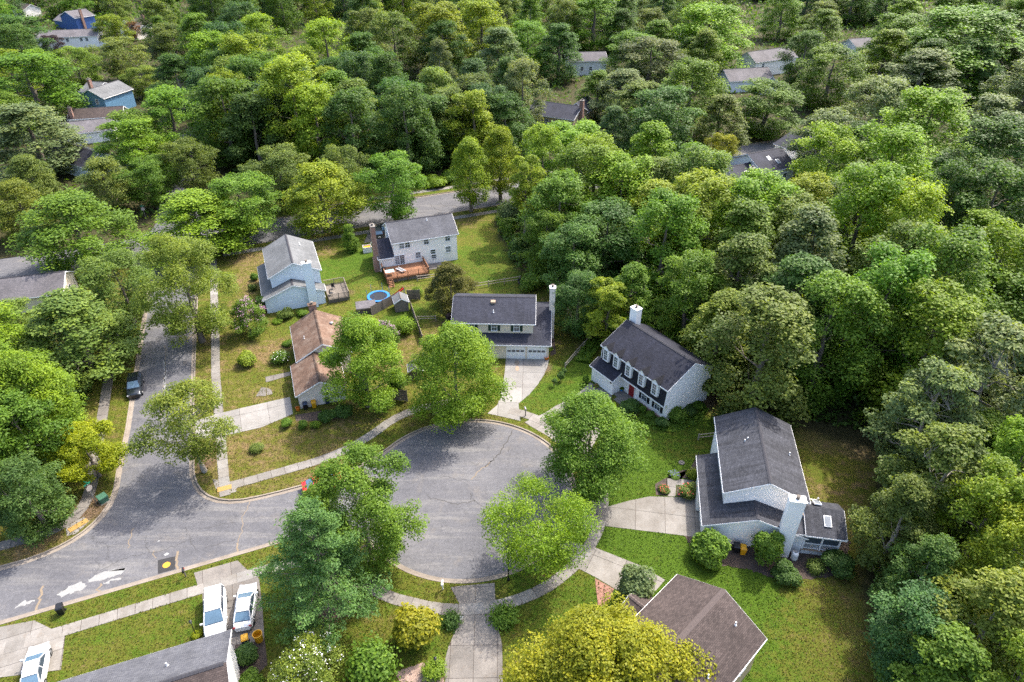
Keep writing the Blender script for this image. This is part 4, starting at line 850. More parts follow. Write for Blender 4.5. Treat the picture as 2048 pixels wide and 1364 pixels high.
gd.add([(1.7 + 1.25 * math.cos(t), -1.34, 1.75 + .5 * math.sin(t)) for t in np.linspace(0, math.pi, 12)], [tuple(range(12))[::-1]]); gd.build('garage_door', 'white', D_)
MB().box(3.25, 3.55, -1.33, -1.30, 1.7, 2.0).build('wall_lamp', 'black', D_)
dr_ = MB().box(5.0, 5.95, .48, .54, .15, 2.2).build('door', 'red_door', D_); MB().box(4.9, 4.99, .5, .56, .15, 2.3).box(5.96, 6.05, .5, .56, .15, 2.3).box(4.99, 5.96, .5, .56, 2.21, 2.3).build('frame', 'trim', dr_)
for x in (7.75, 10.05): window(D_, (x, .54, 1.55), .85, 1.25, -90, shutters='shutter_black')
MB().box(3.85, 6.9, -1.0, .54, .0, .16).build('porch_slab', 'concrete_old', D_)
for i in range(2): MB().box(4.6, 5.8, -1.35 - .35 * i, -1.0 - .35 * i, 0, .11 - .05 * i).build('step', 'concrete_old', D_)
MB().box(6.95, 11.5, .35, .54, 0, .28).build('brick_base', 'brick', D_)
chimney(D_, -.45, .75, 4.9, 5.85, 0, 9.2, 'white_siding', 'trim')
window(D_, (11.56, 6.6, .75), .7, .35, 0)
sp = MB().box(5.2, 10.6, 8.2, 11.3, 2.75, 2.95); sp.build('porch_roof', 'roof_flat', D_)
for x in (5.3, 10.5):
    for y in (11.2,): MB().box(x - .07, x + .07, y - .07, y + .07, 0, 2.74).build('post', 'trim', D_)
MB().box(5.2, 10.6, 11.25, 11.32, 2.6, 2.96).box(10.55, 10.62, 8.2, 11.24, 2.6, 2.96).build('fascia', 'trim', D_)
MB().box(5.4, 10.4, 11.15, 11.18, 0.1, 2.6).build('screen', 'glass', D_)

# ------------------------------------------------------------------ brown roof, lower right
B_ = house('house', 'taupe brown shingled gable roof house at the bottom edge beside the lush lawn', (12.9, 31.0), -46.0)
gable_walls(B_, -4.1, 4.0, -6.0, 6.6, 4.6, 6.6, 'y', 'tan_siding'); gable_roof(B_, -4.1, 4.0, -6.0, 6.6, 4.6, 6.6, 'y', 'roof_brown', cap='ridge_brown', capw=.24)
vent(B_, 2.1, 5.4, 5.65); vent(B_, 2.9, .2, 5.25)
gable_walls(B_, -6.2, -4.12, 1.2, 4.4, 2.5, 3.3, 'x', 'tan_siding'); gable_roof(B_, -6.2, -4.15, 1.2, 4.4, 2.5, 3.3, 'x', 'roof_brown', cap='ridge_brown')
for y in (1.0, -1.6): window(B_, (4.01, y, 3.2), 1.2, 1.2, 0)
window(B_, (4.01, 4.2, 3.2), .9, 1.2, 0)
deck('deck', 'tan board deck beside the brown roofed house at the bottom edge', (12.9, 31.0), -46.0, 4.1, 7.6, -3.6, 2.6, 2.3, 'wood_tan', ('right', 'back'), skirt=False)

# ------------------------------------------------------------------ grey roof, lower left
A_ = house('house', 'white house with smooth grey front roof at the bottom left corner', (-23.5, 33.2), 20.6)
gable_walls(A_, -14.0, 0, -8.2, 0, 4.5, 6.5, 'x', 'white_siding')
slope(A_, (.3, .35, 4.42), (-14.3, .35, 4.42), (-14.3, -4.1, 6.6), (.3, -4.1, 6.6), 'roof_mid')
slope(A_, (-14.3, -8.5, 4.42), (.3, -8.5, 4.42), (.3, -4.1, 6.6), (-14.3, -4.1, 6.6), 'roof_brown')
ridge_cap(A_, Vector((-14.3, -4.1, 6.6)), Vector((.3, -4.1, 6.6)), .49, 'ridge'); vent(A_, -4.2, -2.1, 5.65)
window(A_, (.01, -5.8, 3.3), .9, 1.2, 0)

# ------------------------------------------------------------------ roofs half hidden by trees
def far_house(label, loc, ang, w_, d, ze, zr, wall, roof, axis='x', chim=None, wins=(), wing=None):
    r = house('house', label, loc, ang)
    gable_walls(r, -w_ / 2, w_ / 2, -d / 2, d / 2, ze, zr, axis, wall); gable_roof(r, -w_ / 2, w_ / 2, -d / 2, d / 2, ze, zr, axis, roof, .35)
    if chim: chimney(r, *chim, 'brick')
    for c, f in wins: window(r, c, .9, 1.2, f, pane='glass')
    if wing:
        x0, x1, y0, y1, e, t, ax = wing
        gable_walls(r, x0, x1, y0, y1, e, t, ax, wall); gable_roof(r, x0, x1, y0, y1, e, t, ax, roof, .3)
    return r
far_house('house with a grey taupe roof at the left edge below the road', (-78.23, 93.98), 15.0, 14.5, 7.0, 2.8, 4.6, 'cream', 'roof_old', wins=[((7.26, 0, 1.6), 0)])
far_house('deep blue house with a white downpipe and grey roof, far left', (-196.96, 338.60), -30.0, 11, 9, 5.4, 7.6, 'navy_siding', 'roof_old', 'y', (5.55, 6.4, -2, -1, 0, 8.6), wing=(-12.5, -5.6, -4, 4, 3.2, 5.2, 'x'))
bpy.data.objects['house'].name  # keep Blender's own suffixes
far_house('long white house with a pale grey roof in front of the deep blue house', (-177.47, 295.67), 14.0, 22, 9, 4.8, 6.6, 'white_siding', 'roof_old', wins=[((-6, -4.51, 3.6), -90), ((0, -4.51, 3.6), -90), ((5, -4.51, 3.6), -90), ((7, -4.51, 3.6), -90)], wing=(11.1, 16, -4, 2.5, 2.6, 4, 'x'))
far_house('white house with a brown roof and brick chimney, far left', (-161.13, 317.47), -28.0, 10, 8.5, 5.2, 7.2, 'white_sid2', 'roof_brown', 'y', (-.5, .5, 4.3, 5.2, 0, 9.0), [((5.01, -2, 3.9), 0), ((5.01, 1.5, 3.9), 0)])
far_house('steel blue gabled house with a pale roof and brick chimney, upper left', (-118.19, 205.07), -16.0, 8.5, 11, 5.0, 7.0, 'teal_siding', 'roof_pale', 'y', (-4.0, -3.2, -1.5, -.6, 0, 8.6), [((-2, -5.51, 3.8), -90), ((1.6, -5.51, 3.8), -90)], wing=(-9.5, -4.3, 0, 9, 4.6, 6.4, 'x'))
far_house('low house with a brown roof below the steel blue house', (-113.49, 190.05), 14.0, 13, 7, 3.0, 4.6, 'white_sid2', 'roof_brown', chim=(-6.0, -5.2, -3.4, -2.6, 0, 5.8))
far_house('low house with a pale grey hipped end below the brown roof, left', (-109.80, 177.60), 24.0, 12, 8, 3.0, 4.8, 'white_siding', 'roof_old')
far_house('house with a dark slate roof among trees at the left', (-100.27, 155.57), -32.0, 17, 8, 3.2, 5.2, 'blue_siding', 'roof_navy')
far_house('house with a cream gutter at the top left corner', (-241.34, 373.23), -30.0, 10, 8, 3.6, 5.6, 'white_siding', 'roof_brown')
far_house('house with dark slate roof, tan side and tall brick chimney beyond the road', (12.2, 185.4), -27.0, 13.0, 9.5, 4.9, 7.0, 'tan_siding', 'roof_slate', 'x', (6.55, 7.5, -1.0, 0, 0, 8.7), [((3, -4.76, 3.4), -90), ((-1, -4.76, 3.4), -90)], wing=(.5, 6.2, 4.9, 13, 4.2, 6.4, 'y'))
far_house('pale grey house glimpsed between the dark trees above the slate roof house', (25.74, 251.96), 6.0, 13, 8, 4.8, 6.8, 'grey_siding', 'roof_old', wins=[((-2, -4.01, 2.2), -90), ((1, -4.01, 2.2), -90)])
far_house('white gabled house with a mauve grey roof among the upper right trees', (89.09, 253.05), 28.0, 19, 9, 5.0, 7.4, 'white_siding', 'roof_old', wins=[((-6, -4.51, 3.6), -90)])
far_house('house with a cluster of pale grey roofs in front of the white gabled house', (75.10, 230.68), 12.0, 15, 10, 3.6, 6.0, 'grey_siding', 'roof_old', wing=(1.5, 7.0, -9, -5.1, 3.2, 5.4, 'y'))
far_house('small house with a pale roof, farthest right among the trees', (132.73, 278.37), 20.0, 12, 9, 4.4, 6.6, 'grey_siding', 'roof_old')
KK = far_house('white house with blue grey roof, skylights and a brick chimney, right of the wood', (55.0, 146.3), 26.0, 9.0, 10.2, 4.9, 7.2, 'white_siding', 'roof_slate', 'x', None, [((2, -5.11, 3.0), -90), ((-4.51, -1, 5.2), 180)], wing=(-10.6, -4.6, -5.6, 4.4, 3.2, 5.4, 'x'))
chimney(KK, -9.3, -8.4, -6.6, -5.62, 0, 6.8, 'brick'); skylight(KK, (-.6, -2.2, 6.35), .7, 1.1, 0, math.atan2(2.3, 5.1)); skylight(KK, (1.0, -3.4, 5.85), .7, 1.1, 0, math.atan2(2.3, 5.1)); skylight(KK, (-7.0, -3.2, 4.45), .7, 1.1, 0, math.atan2(2.2, 5.0))
far_house('white house with a blue grey roof corner behind the skylight house', (68.0, 157.0), 26.0, 9, 9, 4.8, 6.8, 'white_siding', 'roof_slate', 'y', None, [((0, -4.51, 5.2), -90)], wing=(-2.6, 3.0, -8.5, -4.6, 2.8, 4.6, 'y'))

# ------------------------------------------------------------------ trees
def tubes_mesh(name, segs, mat, n=6):
    """tapered branch pieces; segs = list of (points, radii)"""
    V, F = [], []
    for pts, rad in segs:
        pts = np.asarray(pts, float); o = len(V); m = len(pts)
        for i in range(m):
            d = pts[min(i + 1, m - 1)] - pts[max(i - 1, 0)]; d /= np.linalg.norm(d) + 1e-9
            a = np.cross(d, (0.31, 0.95, 0.05)); a /= np.linalg.norm(a) + 1e-9; b = np.cross(d, a)
            for k in range(n):
                t = 2 * math.pi * k / n; V.append(tuple(pts[i] + (a * math.cos(t) + b * math.sin(t)) * rad[i]))
        for i in range(m - 1):
            for k in range(n): F.append((o + i * n + k, o + i * n + (k + 1) % n, o + (i + 1) * n + (k + 1) % n, o + (i + 1) * n + k))
    me = bpy.data.meshes.new(name); me.from_pydata(V, [], F); me.materials.append(M[mat]); me.shade_smooth(); return me

def leaves_mesh(name, pos, nrm, size, tint, mat='leaf', r=None, aspect=1.7):
    """one folded pointed leaf (two triangles) for each position"""
    n = len(pos); r = r or rng
    t = r.normal(size=(n, 3)); t -= nrm * (t * nrm).sum(1, keepdims=True); t /= np.linalg.norm(t, axis=1, keepdims=True) + 1e-9
    s = np.cross(nrm, t); L = (size * r.uniform(.7, 1.35, n))[:, None]
    fold = nrm * L * 0.14
    v = np.empty((n, 4, 3)); v[:, 0] = pos - t * L * .5; v[:, 1] = pos + s * L * .5 / aspect * 1.15 + fold; v[:, 2] = pos + t * L * .5; v[:, 3] = pos - s * L * .5 / aspect * 1.15 + fold
    me = bpy.data.meshes.new(name); me.vertices.add(n * 4); me.vertices.foreach_set('co', v.astype(np.float32).ravel())
    idx = (np.arange(n)[:, None] * 4 + np.array([0, 1, 2, 0, 2, 3])).ravel()
    me.loops.add(n * 6); me.loops.foreach_set('vertex_index', idx.astype(np.int32))
    me.polygons.add(n * 2); me.polygons.foreach_set('loop_start', np.arange(0, n * 6, 3, dtype=np.int32))
    a = me.attributes.new('tint', 'FLOAT', 'POINT'); a.data.foreach_set('value', np.repeat(tint, 4).astype(np.float32))
    me.update(calc_edges=True); me.materials.append(M[mat]); return me

def unit(r, n):
    d = r.normal(size=(n, 3)); return d / np.linalg.norm(d, axis=1, keepdims=True)

ENV = {  # crown half-width at relative height 0 (bottom) .. 1 (top)
    'round': lambda t: np.sqrt(np.clip(1 - (2 * t - 1) ** 2, 0, 1)) * .95 + .05,
    'oval': lambda t: np.sqrt(np.clip(1 - (2 * t - .85) ** 2 / 1.35, 0, 1)) * .95 + .05,
    'dome': lambda t: np.clip(1.02 - t ** 2.6, 0, 1) * np.clip(.55 + t * 2.2, 0, 1),
    'vase': lambda t: np.clip(.30 + 1.1 * t, 0, 1) * np.sqrt(np.clip(1.04 - t ** 4, 0, 1)),
    'cone': lambda t: np.clip(1.0 - t, 0, 1) ** .8 * np.clip(.4 + t * 4, 0, 1) + .03,
    'flat': lambda t: np.clip(1.03 - t ** 3.5, 0, 1) * np.clip(.5 + t, 0, 1),
}
def make_tree(seed, H, R, cb, shape, nleaf, leaf, lobes=15, clumps=17, lobe_r=.34, clump_r=.15, droop=0.0, bark='bark', sparse=0.0, limb_n=9, trunk_r=None, up=.55, shell=.6, flatten=.75, open_=0.0):
    """trunk + limbs mesh and a crown of leaves gathered in clumps on lobes; base at origin"""
    r = np.random.default_rng(seed); env = ENV[shape]; hc = H - cb
    tr = trunk_r or (0.022 * H + .035)
    # lobes spread through the envelope, more near the outside
    t = (np.arange(lobes) + r.uniform(.2, .8, lobes)) / lobes
    t = np.clip(t * .98, .03, .92); az = np.arange(lobes) * 2.39996 + r.uniform(-.5, .5, lobes); rad = R * env(t) * np.sqrt(r.uniform(.10, .60, lobes))
    lc = np.c_[rad * np.cos(az), rad * np.sin(az), cb + hc * t]
    lr = R * lobe_r * r.uniform(.72, 1.28, lobes) * np.clip(.55 + .5 * env(t), .5, 1.05)
    lc[:, 2] = np.minimum(lc[:, 2], H - lr * .72)
    # clumps on every lobe
    cc, cr, ct = [], [], []
    core = np.array([0, 0, cb + hc * .42])
    for i in range(lobes):
        d = unit(r, clumps); o = lc[i] - core; o = o / (np.linalg.norm(o) + 1e-9)
        d = d + o * .75 + np.array([0, 0, .35]); d /= np.linalg.norm(d, axis=1, keepdims=True)
        p = lc[i] + d * lr[i] * r.uniform(.55, 1.10, (clumps, 1)) * np.array([1, 1, .9])
        kp = r.random(clumps) >= sparse
        cc.append(p[kp]); cr.append(R * clump_r * 1.12 * r.uniform(.55, 1.45, kp.sum())); ct.append(np.full(kp.sum(), r.uniform(-.20, .22)) + r.normal(0, .11, kp.sum()))
    cc, cr, ct = np.vstack(cc), np.concatenate(cr), np.concatenate(ct)
    wgt = cr ** 2; wgt /= wgt.sum(); own = r.choice(len(cc), nleaf, p=wgt)
    d = unit(r, nleaf); d[:, 2] = np.where(d[:, 2] < -.25, -d[:, 2] * .5, d[:, 2])
    u = shell + (1.08 - shell) * r.random(nleaf) ** .6
    pos = cc[own] + d * (cr[own] * u)[:, None] * np.array([1, 1, flatten])
    q = np.flatnonzero(r.random(nleaf) < .24); lo_ = r.integers(0, lobes, len(q))     # loose sprays between the clumps
    pos[q] = lc[lo_] + d[q] * (lr[lo_] * (.55 + .62 * r.random(len(q))))[:, None]
    if droop: pos[:, 2] -= droop * np.hypot(pos[:, 0], pos[:, 1]) ** 2 / R
    nr = d * .55 + np.array([0, 0, up]) + unit(r, nleaf) * .55; nr /= np.linalg.norm(nr, axis=1, keepdims=True)
    tint = np.clip(.42 + ct[own] + r.normal(0, .16, nleaf), 0, 1)
    crown = leaves_mesh('crown', pos, nr, np.full(nleaf, leaf), tint, r=r)
    # limbs reach into the lobes
    segs = []; lean = r.uniform(-.02, .02, 2) * H
    tp = [np.array([lean[0] * f, lean[1] * f, H * .84 * f]) + np.r_[r.normal(0, .10, 2) * (f > 0), 0] for f in np.linspace(0, 1, 7)]
    tp[0][2] = -.15
    segs.append((tp, [tr * 1.35] + [tr * (1 - f * .88) for f in np.linspace(.1, 1, 6)]))
    order = r.permutation(lobes)[:max(limb_n, 1)]
    for i in order:
        e = lc[i]; h0 = max(cb * .72, min(e[2] - np.hypot(e[0], e[1]) * .55, H * .72)); s = np.array([lean[0] * h0 / H, lean[1] * h0 / H, h0])
        mid = (s + e) / 2 + np.r_[r.normal(0, .12, 2), -.06] * R; rr = tr * .48 * np.clip(1 - h0 / H, .25, 1)
        segs.append(([s, (s + mid) / 2 + r.normal(0, .03, 3) * R, mid, (mid + e) / 2, e], [rr, rr * .8, rr * .6, rr * .42, rr * .2]))
        for j in range(3):
            e2 = lc[i] + unit(r, 1)[0] * lr[i] * .95; m2 = (mid + e2) / 2 + r.normal(0, .05, 3) * R
            segs.append(([mid, m2, e2], [rr * .42, rr * .25, rr * .08]))
    return tubes_mesh('trunk', segs, bark), crown

def make_pine(seed, H, R, nleaf, leaf):
    r = np.random.default_rng(seed); segs = [([np.array([0, 0, -.15])] + [np.array([r.normal(0, .05), r.normal(0, .05), H * f]) for f in np.linspace(.15, 1, 7)], [.27] + [.24 * (1 - f) + .02 for f in np.linspace(.15, 1, 7)])]
    pos, own = [], []; cc, cr = [], []
    nw = 12
    for w_ in range(nw):
        f = .10 + .86 * w_ / (nw - 1); z = H * f; L = R * (1.05 - f) ** .72 * r.uniform(.85, 1.1); nb = 5 if f < .8 else 4
        for b in range(nb):
            a = 2 * math.pi * (b + r.uniform(-.3, .3)) / nb + w_ * 1.1; l = L * r.uniform(.6, 1.2); d = np.array([math.cos(a), math.sin(a), .0])
            pts = [np.array([0, 0, z]) + d * l * q + np.array([0, 0, l * (.28 * q * q - .05 * q)]) for q in np.linspace(0, 1, 5)]
            segs.append((pts, [.07 * (1 - q * .85) for q in np.linspace(0, 1, 5)]))
            sd_ = np.array([-d[1], d[0], 0])
            for q in np.linspace(.38, 1.0, 7):
                p = np.array([0, 0, z]) + d * l * q + np.array([0, 0, l * (.28 * q * q - .05 * q)])
                for sg in (-1, 0, 1):
                    if sg and q > .95: continue
                    cc.append(p + sd_ * sg * l * .26 * (1.15 - q) * r.uniform(.6, 1.2) + r.normal(0, .06, 3)); cr.append(R * .062 * r.uniform(.7, 1.4))
    cc, cr = np.array(cc), np.array(cr); own = r.integers(0, len(cc), nleaf); d = unit(r, nleaf); d[:, 2] = np.abs(d[:, 2]) * .8 + .05
    pos = cc[own] + d * (cr[own] * (.45 + .65 * r.random(nleaf)))[:, None] * np.array([1.2, 1.2, .55])
    nr = d * .5 + unit(r, nleaf) * .6 + np.array([0, 0, .45]); nr /= np.linalg.norm(nr, axis=1, keepdims=True)
    ct = r.normal(0, .13, len(cc)); tint = np.clip(.42 + ct[own] + r.normal(0, .12, nleaf), 0, 1)
    return tubes_mesh('trunk', segs, 'bark'), leaves_mesh('crown', pos, nr, np.full(nleaf, leaf), tint, r=r, aspect=2.8)

def make_bush(seed, R, H, nleaf, leaf, lobes=9, spiky=0.0):
    r = np.random.default_rng(seed); az = np.arange(lobes) * 2.4; t = r.uniform(.3, .8, lobes)
    lc = np.c_[R * .55 * np.cos(az) * r.uniform(.3, 1, lobes), R * .55 * np.sin(az) * r.uniform(.3, 1, lobes), H * t]; lr = R * r.uniform(.36, .6, lobes)
    own = r.integers(0, lobes, nleaf); d = unit(r, nleaf); d[:, 2] = np.where(d[:, 2] < -.5, -d[:, 2], d[:, 2])
    k = 1 + .16 * np.sin(d[:, 0] * 9 + own) * np.sin(d[:, 1] * 8 + own * 2) * np.sin(d[:, 2] * 7)
    pos = lc[own] + d * (lr[own] * k * (.72 + .34 * r.random(nleaf)))[:, None] * np.array([1, 1, min(1.0, H / R * .62)])
    if spiky: pos += d * (spiky * R * (r.random(nleaf) ** 3))[:, None]
    pos[:, 2] = np.clip(pos[:, 2], .03, None)
    nr = d * .7 + np.array([0, 0, .4]) + unit(r, nleaf) * .5; nr /= np.linalg.norm(nr, axis=1, keepdims=True)
    ct = r.normal(0, .08, lobes); tint = np.clip(.42 + ct[own] + r.normal(0, .17, nleaf), 0, 1)
    segs = [([np.array([0, 0, -.05]), lc[i] * .6, lc[i]], [.04 * R + .01, .03 * R, .01 * R]) for i in range(lobes)]
    return tubes_mesh('stem', segs, 'bark', 5), leaves_mesh('foliage', pos, nr, np.full(nleaf, leaf), tint, r=r)

PAL = dict(yg=(.185, .250, .020), br=(.150, .240, .017), mg=(.108, .190, .020), dg=(.068, .132, .026), ol=(.125, .172, .034), sage=(.140, .186, .074), gold=(.215, .215, .012),
           lime=(.225, .262, .010), rust=(.170, .095, .040), plum=(.036, .020, .024), pine=(.110, .210, .060), blue=(.062, .126, .040), ys=(.150, .198, .028), autumn=(.105, .105, .022))
PN = dict(yg='yellow-green', br='bright green', mg='mid green', dg='dark green', ol='olive green', sage='sage green', gold='golden', lime='lime yellow', rust='rust brown', plum='purple-leaved', pine='blue-green', blue='deep blue-green', ys='yellowish olive', autumn='bronze green')
def vary(c, a, r): k = 1 + r.normal(0, a); return tuple(float(np.clip(x * k * (1 + r.normal(0, a * .5)), .005, .5)) for x in c)

# prototype trees: built once at reference size, then copied with their parts
PROTO = {}
def proto(key, *a, **k): PROTO[key] = (make_tree(*a, **k), a[1], a[2])
NF = 19000
proto('f1', 11, 20, 6.0, .8, 'oval', NF, .34, lobes=38, clumps=15, lobe_r=.27, clump_r=.125, flatten=1.15, limb_n=6)
proto('f2', 12, 20, 6.0, .8, 'round', NF, .34, lobes=32, clumps=17, lobe_r=.32, clump_r=.125, flatten=1.0, limb_n=5)
proto('f3', 13, 20, 5.5, 1.0, 'dome', NF, .34, lobes=40, clumps=13, lobe_r=.27, clump_r=.13, flatten=.95, limb_n=6)
proto('f4', 14, 20, 6.5, 1.2, 'oval', NF, .35, lobes=36, clumps=16, lobe_r=.29, clump_r=.12, flatten=1.3, limb_n=7)
proto('f5', 15, 20, 6.0, .6, 'dome', NF, .33, lobes=46, clumps=12, lobe_r=.23, clump_r=.12, flatten=1.1, limb_n=5)
proto('f6', 16, 20, 6.2, 1.6, 'dome', NF, .34, lobes=38, clumps=14, lobe_r=.27, clump_r=.12, flatten=.7, limb_n=9, bark='bark_pale')
proto('f7', 17, 20, 6.4, 1.0, 'oval', NF, .34, lobes=44, clumps=14, lobe_r=.24, clump_r=.115, flatten=1.4, limb_n=8)
proto('f8', 18, 20, 6.0, .8, 'oval', NF, .34, lobes=30, clumps=20, lobe_r=.33, clump_r=.11, flatten=1.1, limb_n=6)
proto('s1', 21, 12, 5.0, 1.9, 'round', 20000, .24, lobes=28, clumps=18, lobe_r=.31, clump_r=.12, limb_n=9)
proto('s2', 22, 12, 5.0, 1.6, 'dome', 21000, .23, lobes=36, clumps=16, lobe_r=.27, clump_r=.12, flatten=.9, limb_n=10)
proto('s3', 23, 12, 4.6, 2.2, 'dome', 19000, .24, lobes=32, clumps=15, lobe_r=.27, clump_r=.12, flatten=1.1, limb_n=8)
proto('cat', 24, 20, 7.0, 3.0, 'flat', 20000, .38, lobes=30, clumps=13, lobe_r=.27, clump_r=.12, flatten=.5, sparse=.12, limb_n=18, bark='bark_pale')

USED = {}
def place_tree(x, y, R, H, key, col, label, group=None, name='tree', r=None, rz=None):
    r = r or rng; (tm, cm), h0, r0 = PROTO[key]
    root = thing(name, label, 'tree', (x, y, 0), float(r.uniform(0, 6.28)) if rz is None else rz, group)
    sx = R * 1.17 / r0; sz = H / h0
    t = link_mesh('trunk', tm, root); c = link_mesh('crown', cm, root, color=vary(PAL[col], .09, r))
    for o in (t, c): o.scale = (sx, sx * float(r.uniform(.92, 1.08)), sz)
    return root
def hero(x, y, mesh, col, label, name='tree', jit=.03):
    root = thing(name, label, 'tree', (x, y, 0)); link_mesh('trunk', mesh[0], root); link_mesh('crown', mesh[1], root, color=vary(PAL[col], jit, rng)); return root

# trees that stand alone
NL = 30000
hero(*(-35.10, 56.34), make_tree(101, 11.4, 6.0, 3.0, 'flat', 16875, 0.215, lobes=26, clumps=12, lobe_r=.24, clump_r=.115, sparse=.22, limb_n=16, bark='bark_pale', trunk_r=.24), 'ys', 'thin open-crowned tree with visible branches on the street corner verge')
hero(*(-45.36, 82.89), make_tree(102, 16.0, 7.0, 2.2, 'round', int(NL * 1.35), 0.224, lobes=24, clumps=20, lobe_r=.29, clump_r=.11), 'ys', 'yellowish round tree over the top of the side street')
hero(*(-18.39, 68.08), make_tree(103, 12.8, 6.0, 1.6, 'dome', 33750, 0.224, lobes=24, clumps=13, lobe_r=.25, clump_r=.125, sparse=.18, limb_n=16), 'br', 'open spiky green tree in front of the rust roofed house')
hero(*(-6.88, 66.10), make_tree(104, 12.8, 6.3, 1.2, 'dome', int(NL * 1.35), 0.215, lobes=30, clumps=18, lobe_r=.31, clump_r=.12), 'br', 'full round green tree at the head of the turning circle beside the garage')
hero(*(8.26, 54.09), make_tree(105, 11.2, 6.7, 3.0, 'dome', 44550, 0.215, lobes=36, clumps=17, lobe_r=.28, clump_r=.11), 'mg', 'broad dense green tree shading the driveway below the dormer house')
hero(*(2.45, 43.01), make_tree(106, 8.8, 6.2, 2.9, 'vase', 24300, 0.172, lobes=32, clumps=16, lobe_r=.27, clump_r=.11, limb_n=18, bark='bark_pale', trunk_r=.19, up=.3), 'br', 'spreading fine-leaved tree beside the black lamp post on the turning circle')
hero(*(-16.65, 38.37), make_pine(107, 13.8, 7.2, 34000, .25), 'pine', 'tall blue-green pine with layered branches on the lawn', 'pine_tree')
hero(*(-14.00, 43.96), make_tree(108, 13.0, 5.6, 1.8, 'oval', 40500, 0.198, lobes=26, clumps=17, lobe_r=.26, clump_r=.11, sparse=.1, limb_n=14, bark='bark_pale'), 'mg', 'loose green tree behind the pine at the mouth of the turning circle')
hero(*(7.08, 28.48), make_tree(109, 10.4, 8.3, 1.6, 'dome', 70200, 0.215, lobes=44, clumps=17, lobe_r=.24, clump_r=.095), 'gold', 'big golden yellow tree at the bottom edge beside the brown roof')
hero(*(8.49, 30.72), make_tree(119, 7.4, 4.2, 1.4, 'dome', 24300, 0.198, lobes=22, clumps=16, lobe_r=.26, clump_r=.10), 'gold', 'smaller golden tree touching the brown roof at the bottom edge')
hero(*(-46.75, 55.63), make_tree(110, 6.6, 4.4, 1.6, 'flat', 27000, 0.172, lobes=22, clumps=16, lobe_r=.26, clump_r=.11, flatten=.5), 'lime', 'low lime yellow tree leaning over the kerb of the side street')
hero(*(-54.28, 59.47), make_tree(111, 13.5, 7.4, 2.4, 'dome', 56700, 0.232, lobes=32, clumps=18, lobe_r=.25, clump_r=.10), 'br', 'huge bright yellow-green tree left of the parked dark car')
hero(*(-9.38, 92.05), make_tree(112, 7.6, 4.1, .9, 'dome', 27000, 0.189, lobes=20, clumps=16, lobe_r=.30, clump_r=.11), 'autumn', 'bronze green bushy tree between the white colonial and the twin garage house')
hero(*(13.53, 81.98), make_tree(113, 10.5, 4.2, 1.6, 'oval', 27000, 0.206, lobes=24, clumps=14, lobe_r=.25, clump_r=.10, flatten=.5), 'yg', 'yellow-green tree with fanned branches behind the dormer house chimney')
hero(*(2.45, 117.41), make_tree(114, 15.5, 4.2, 6.0, 'oval', 21600, 0.241, lobes=18, clumps=14, lobe_r=.29, clump_r=.12, limb_n=10), 'yg', 'tall slim yellow-green tree at the lawn edge below the through road')
hero(*(-29.27, 112.38), make_tree(115, 5.0, 1.5, .3, 'cone', 12150, 0.146, lobes=22, clumps=10, lobe_r=.42, clump_r=.25), 'mg', 'small cone-shaped evergreen beside the road behind the blue house', 'evergreen')
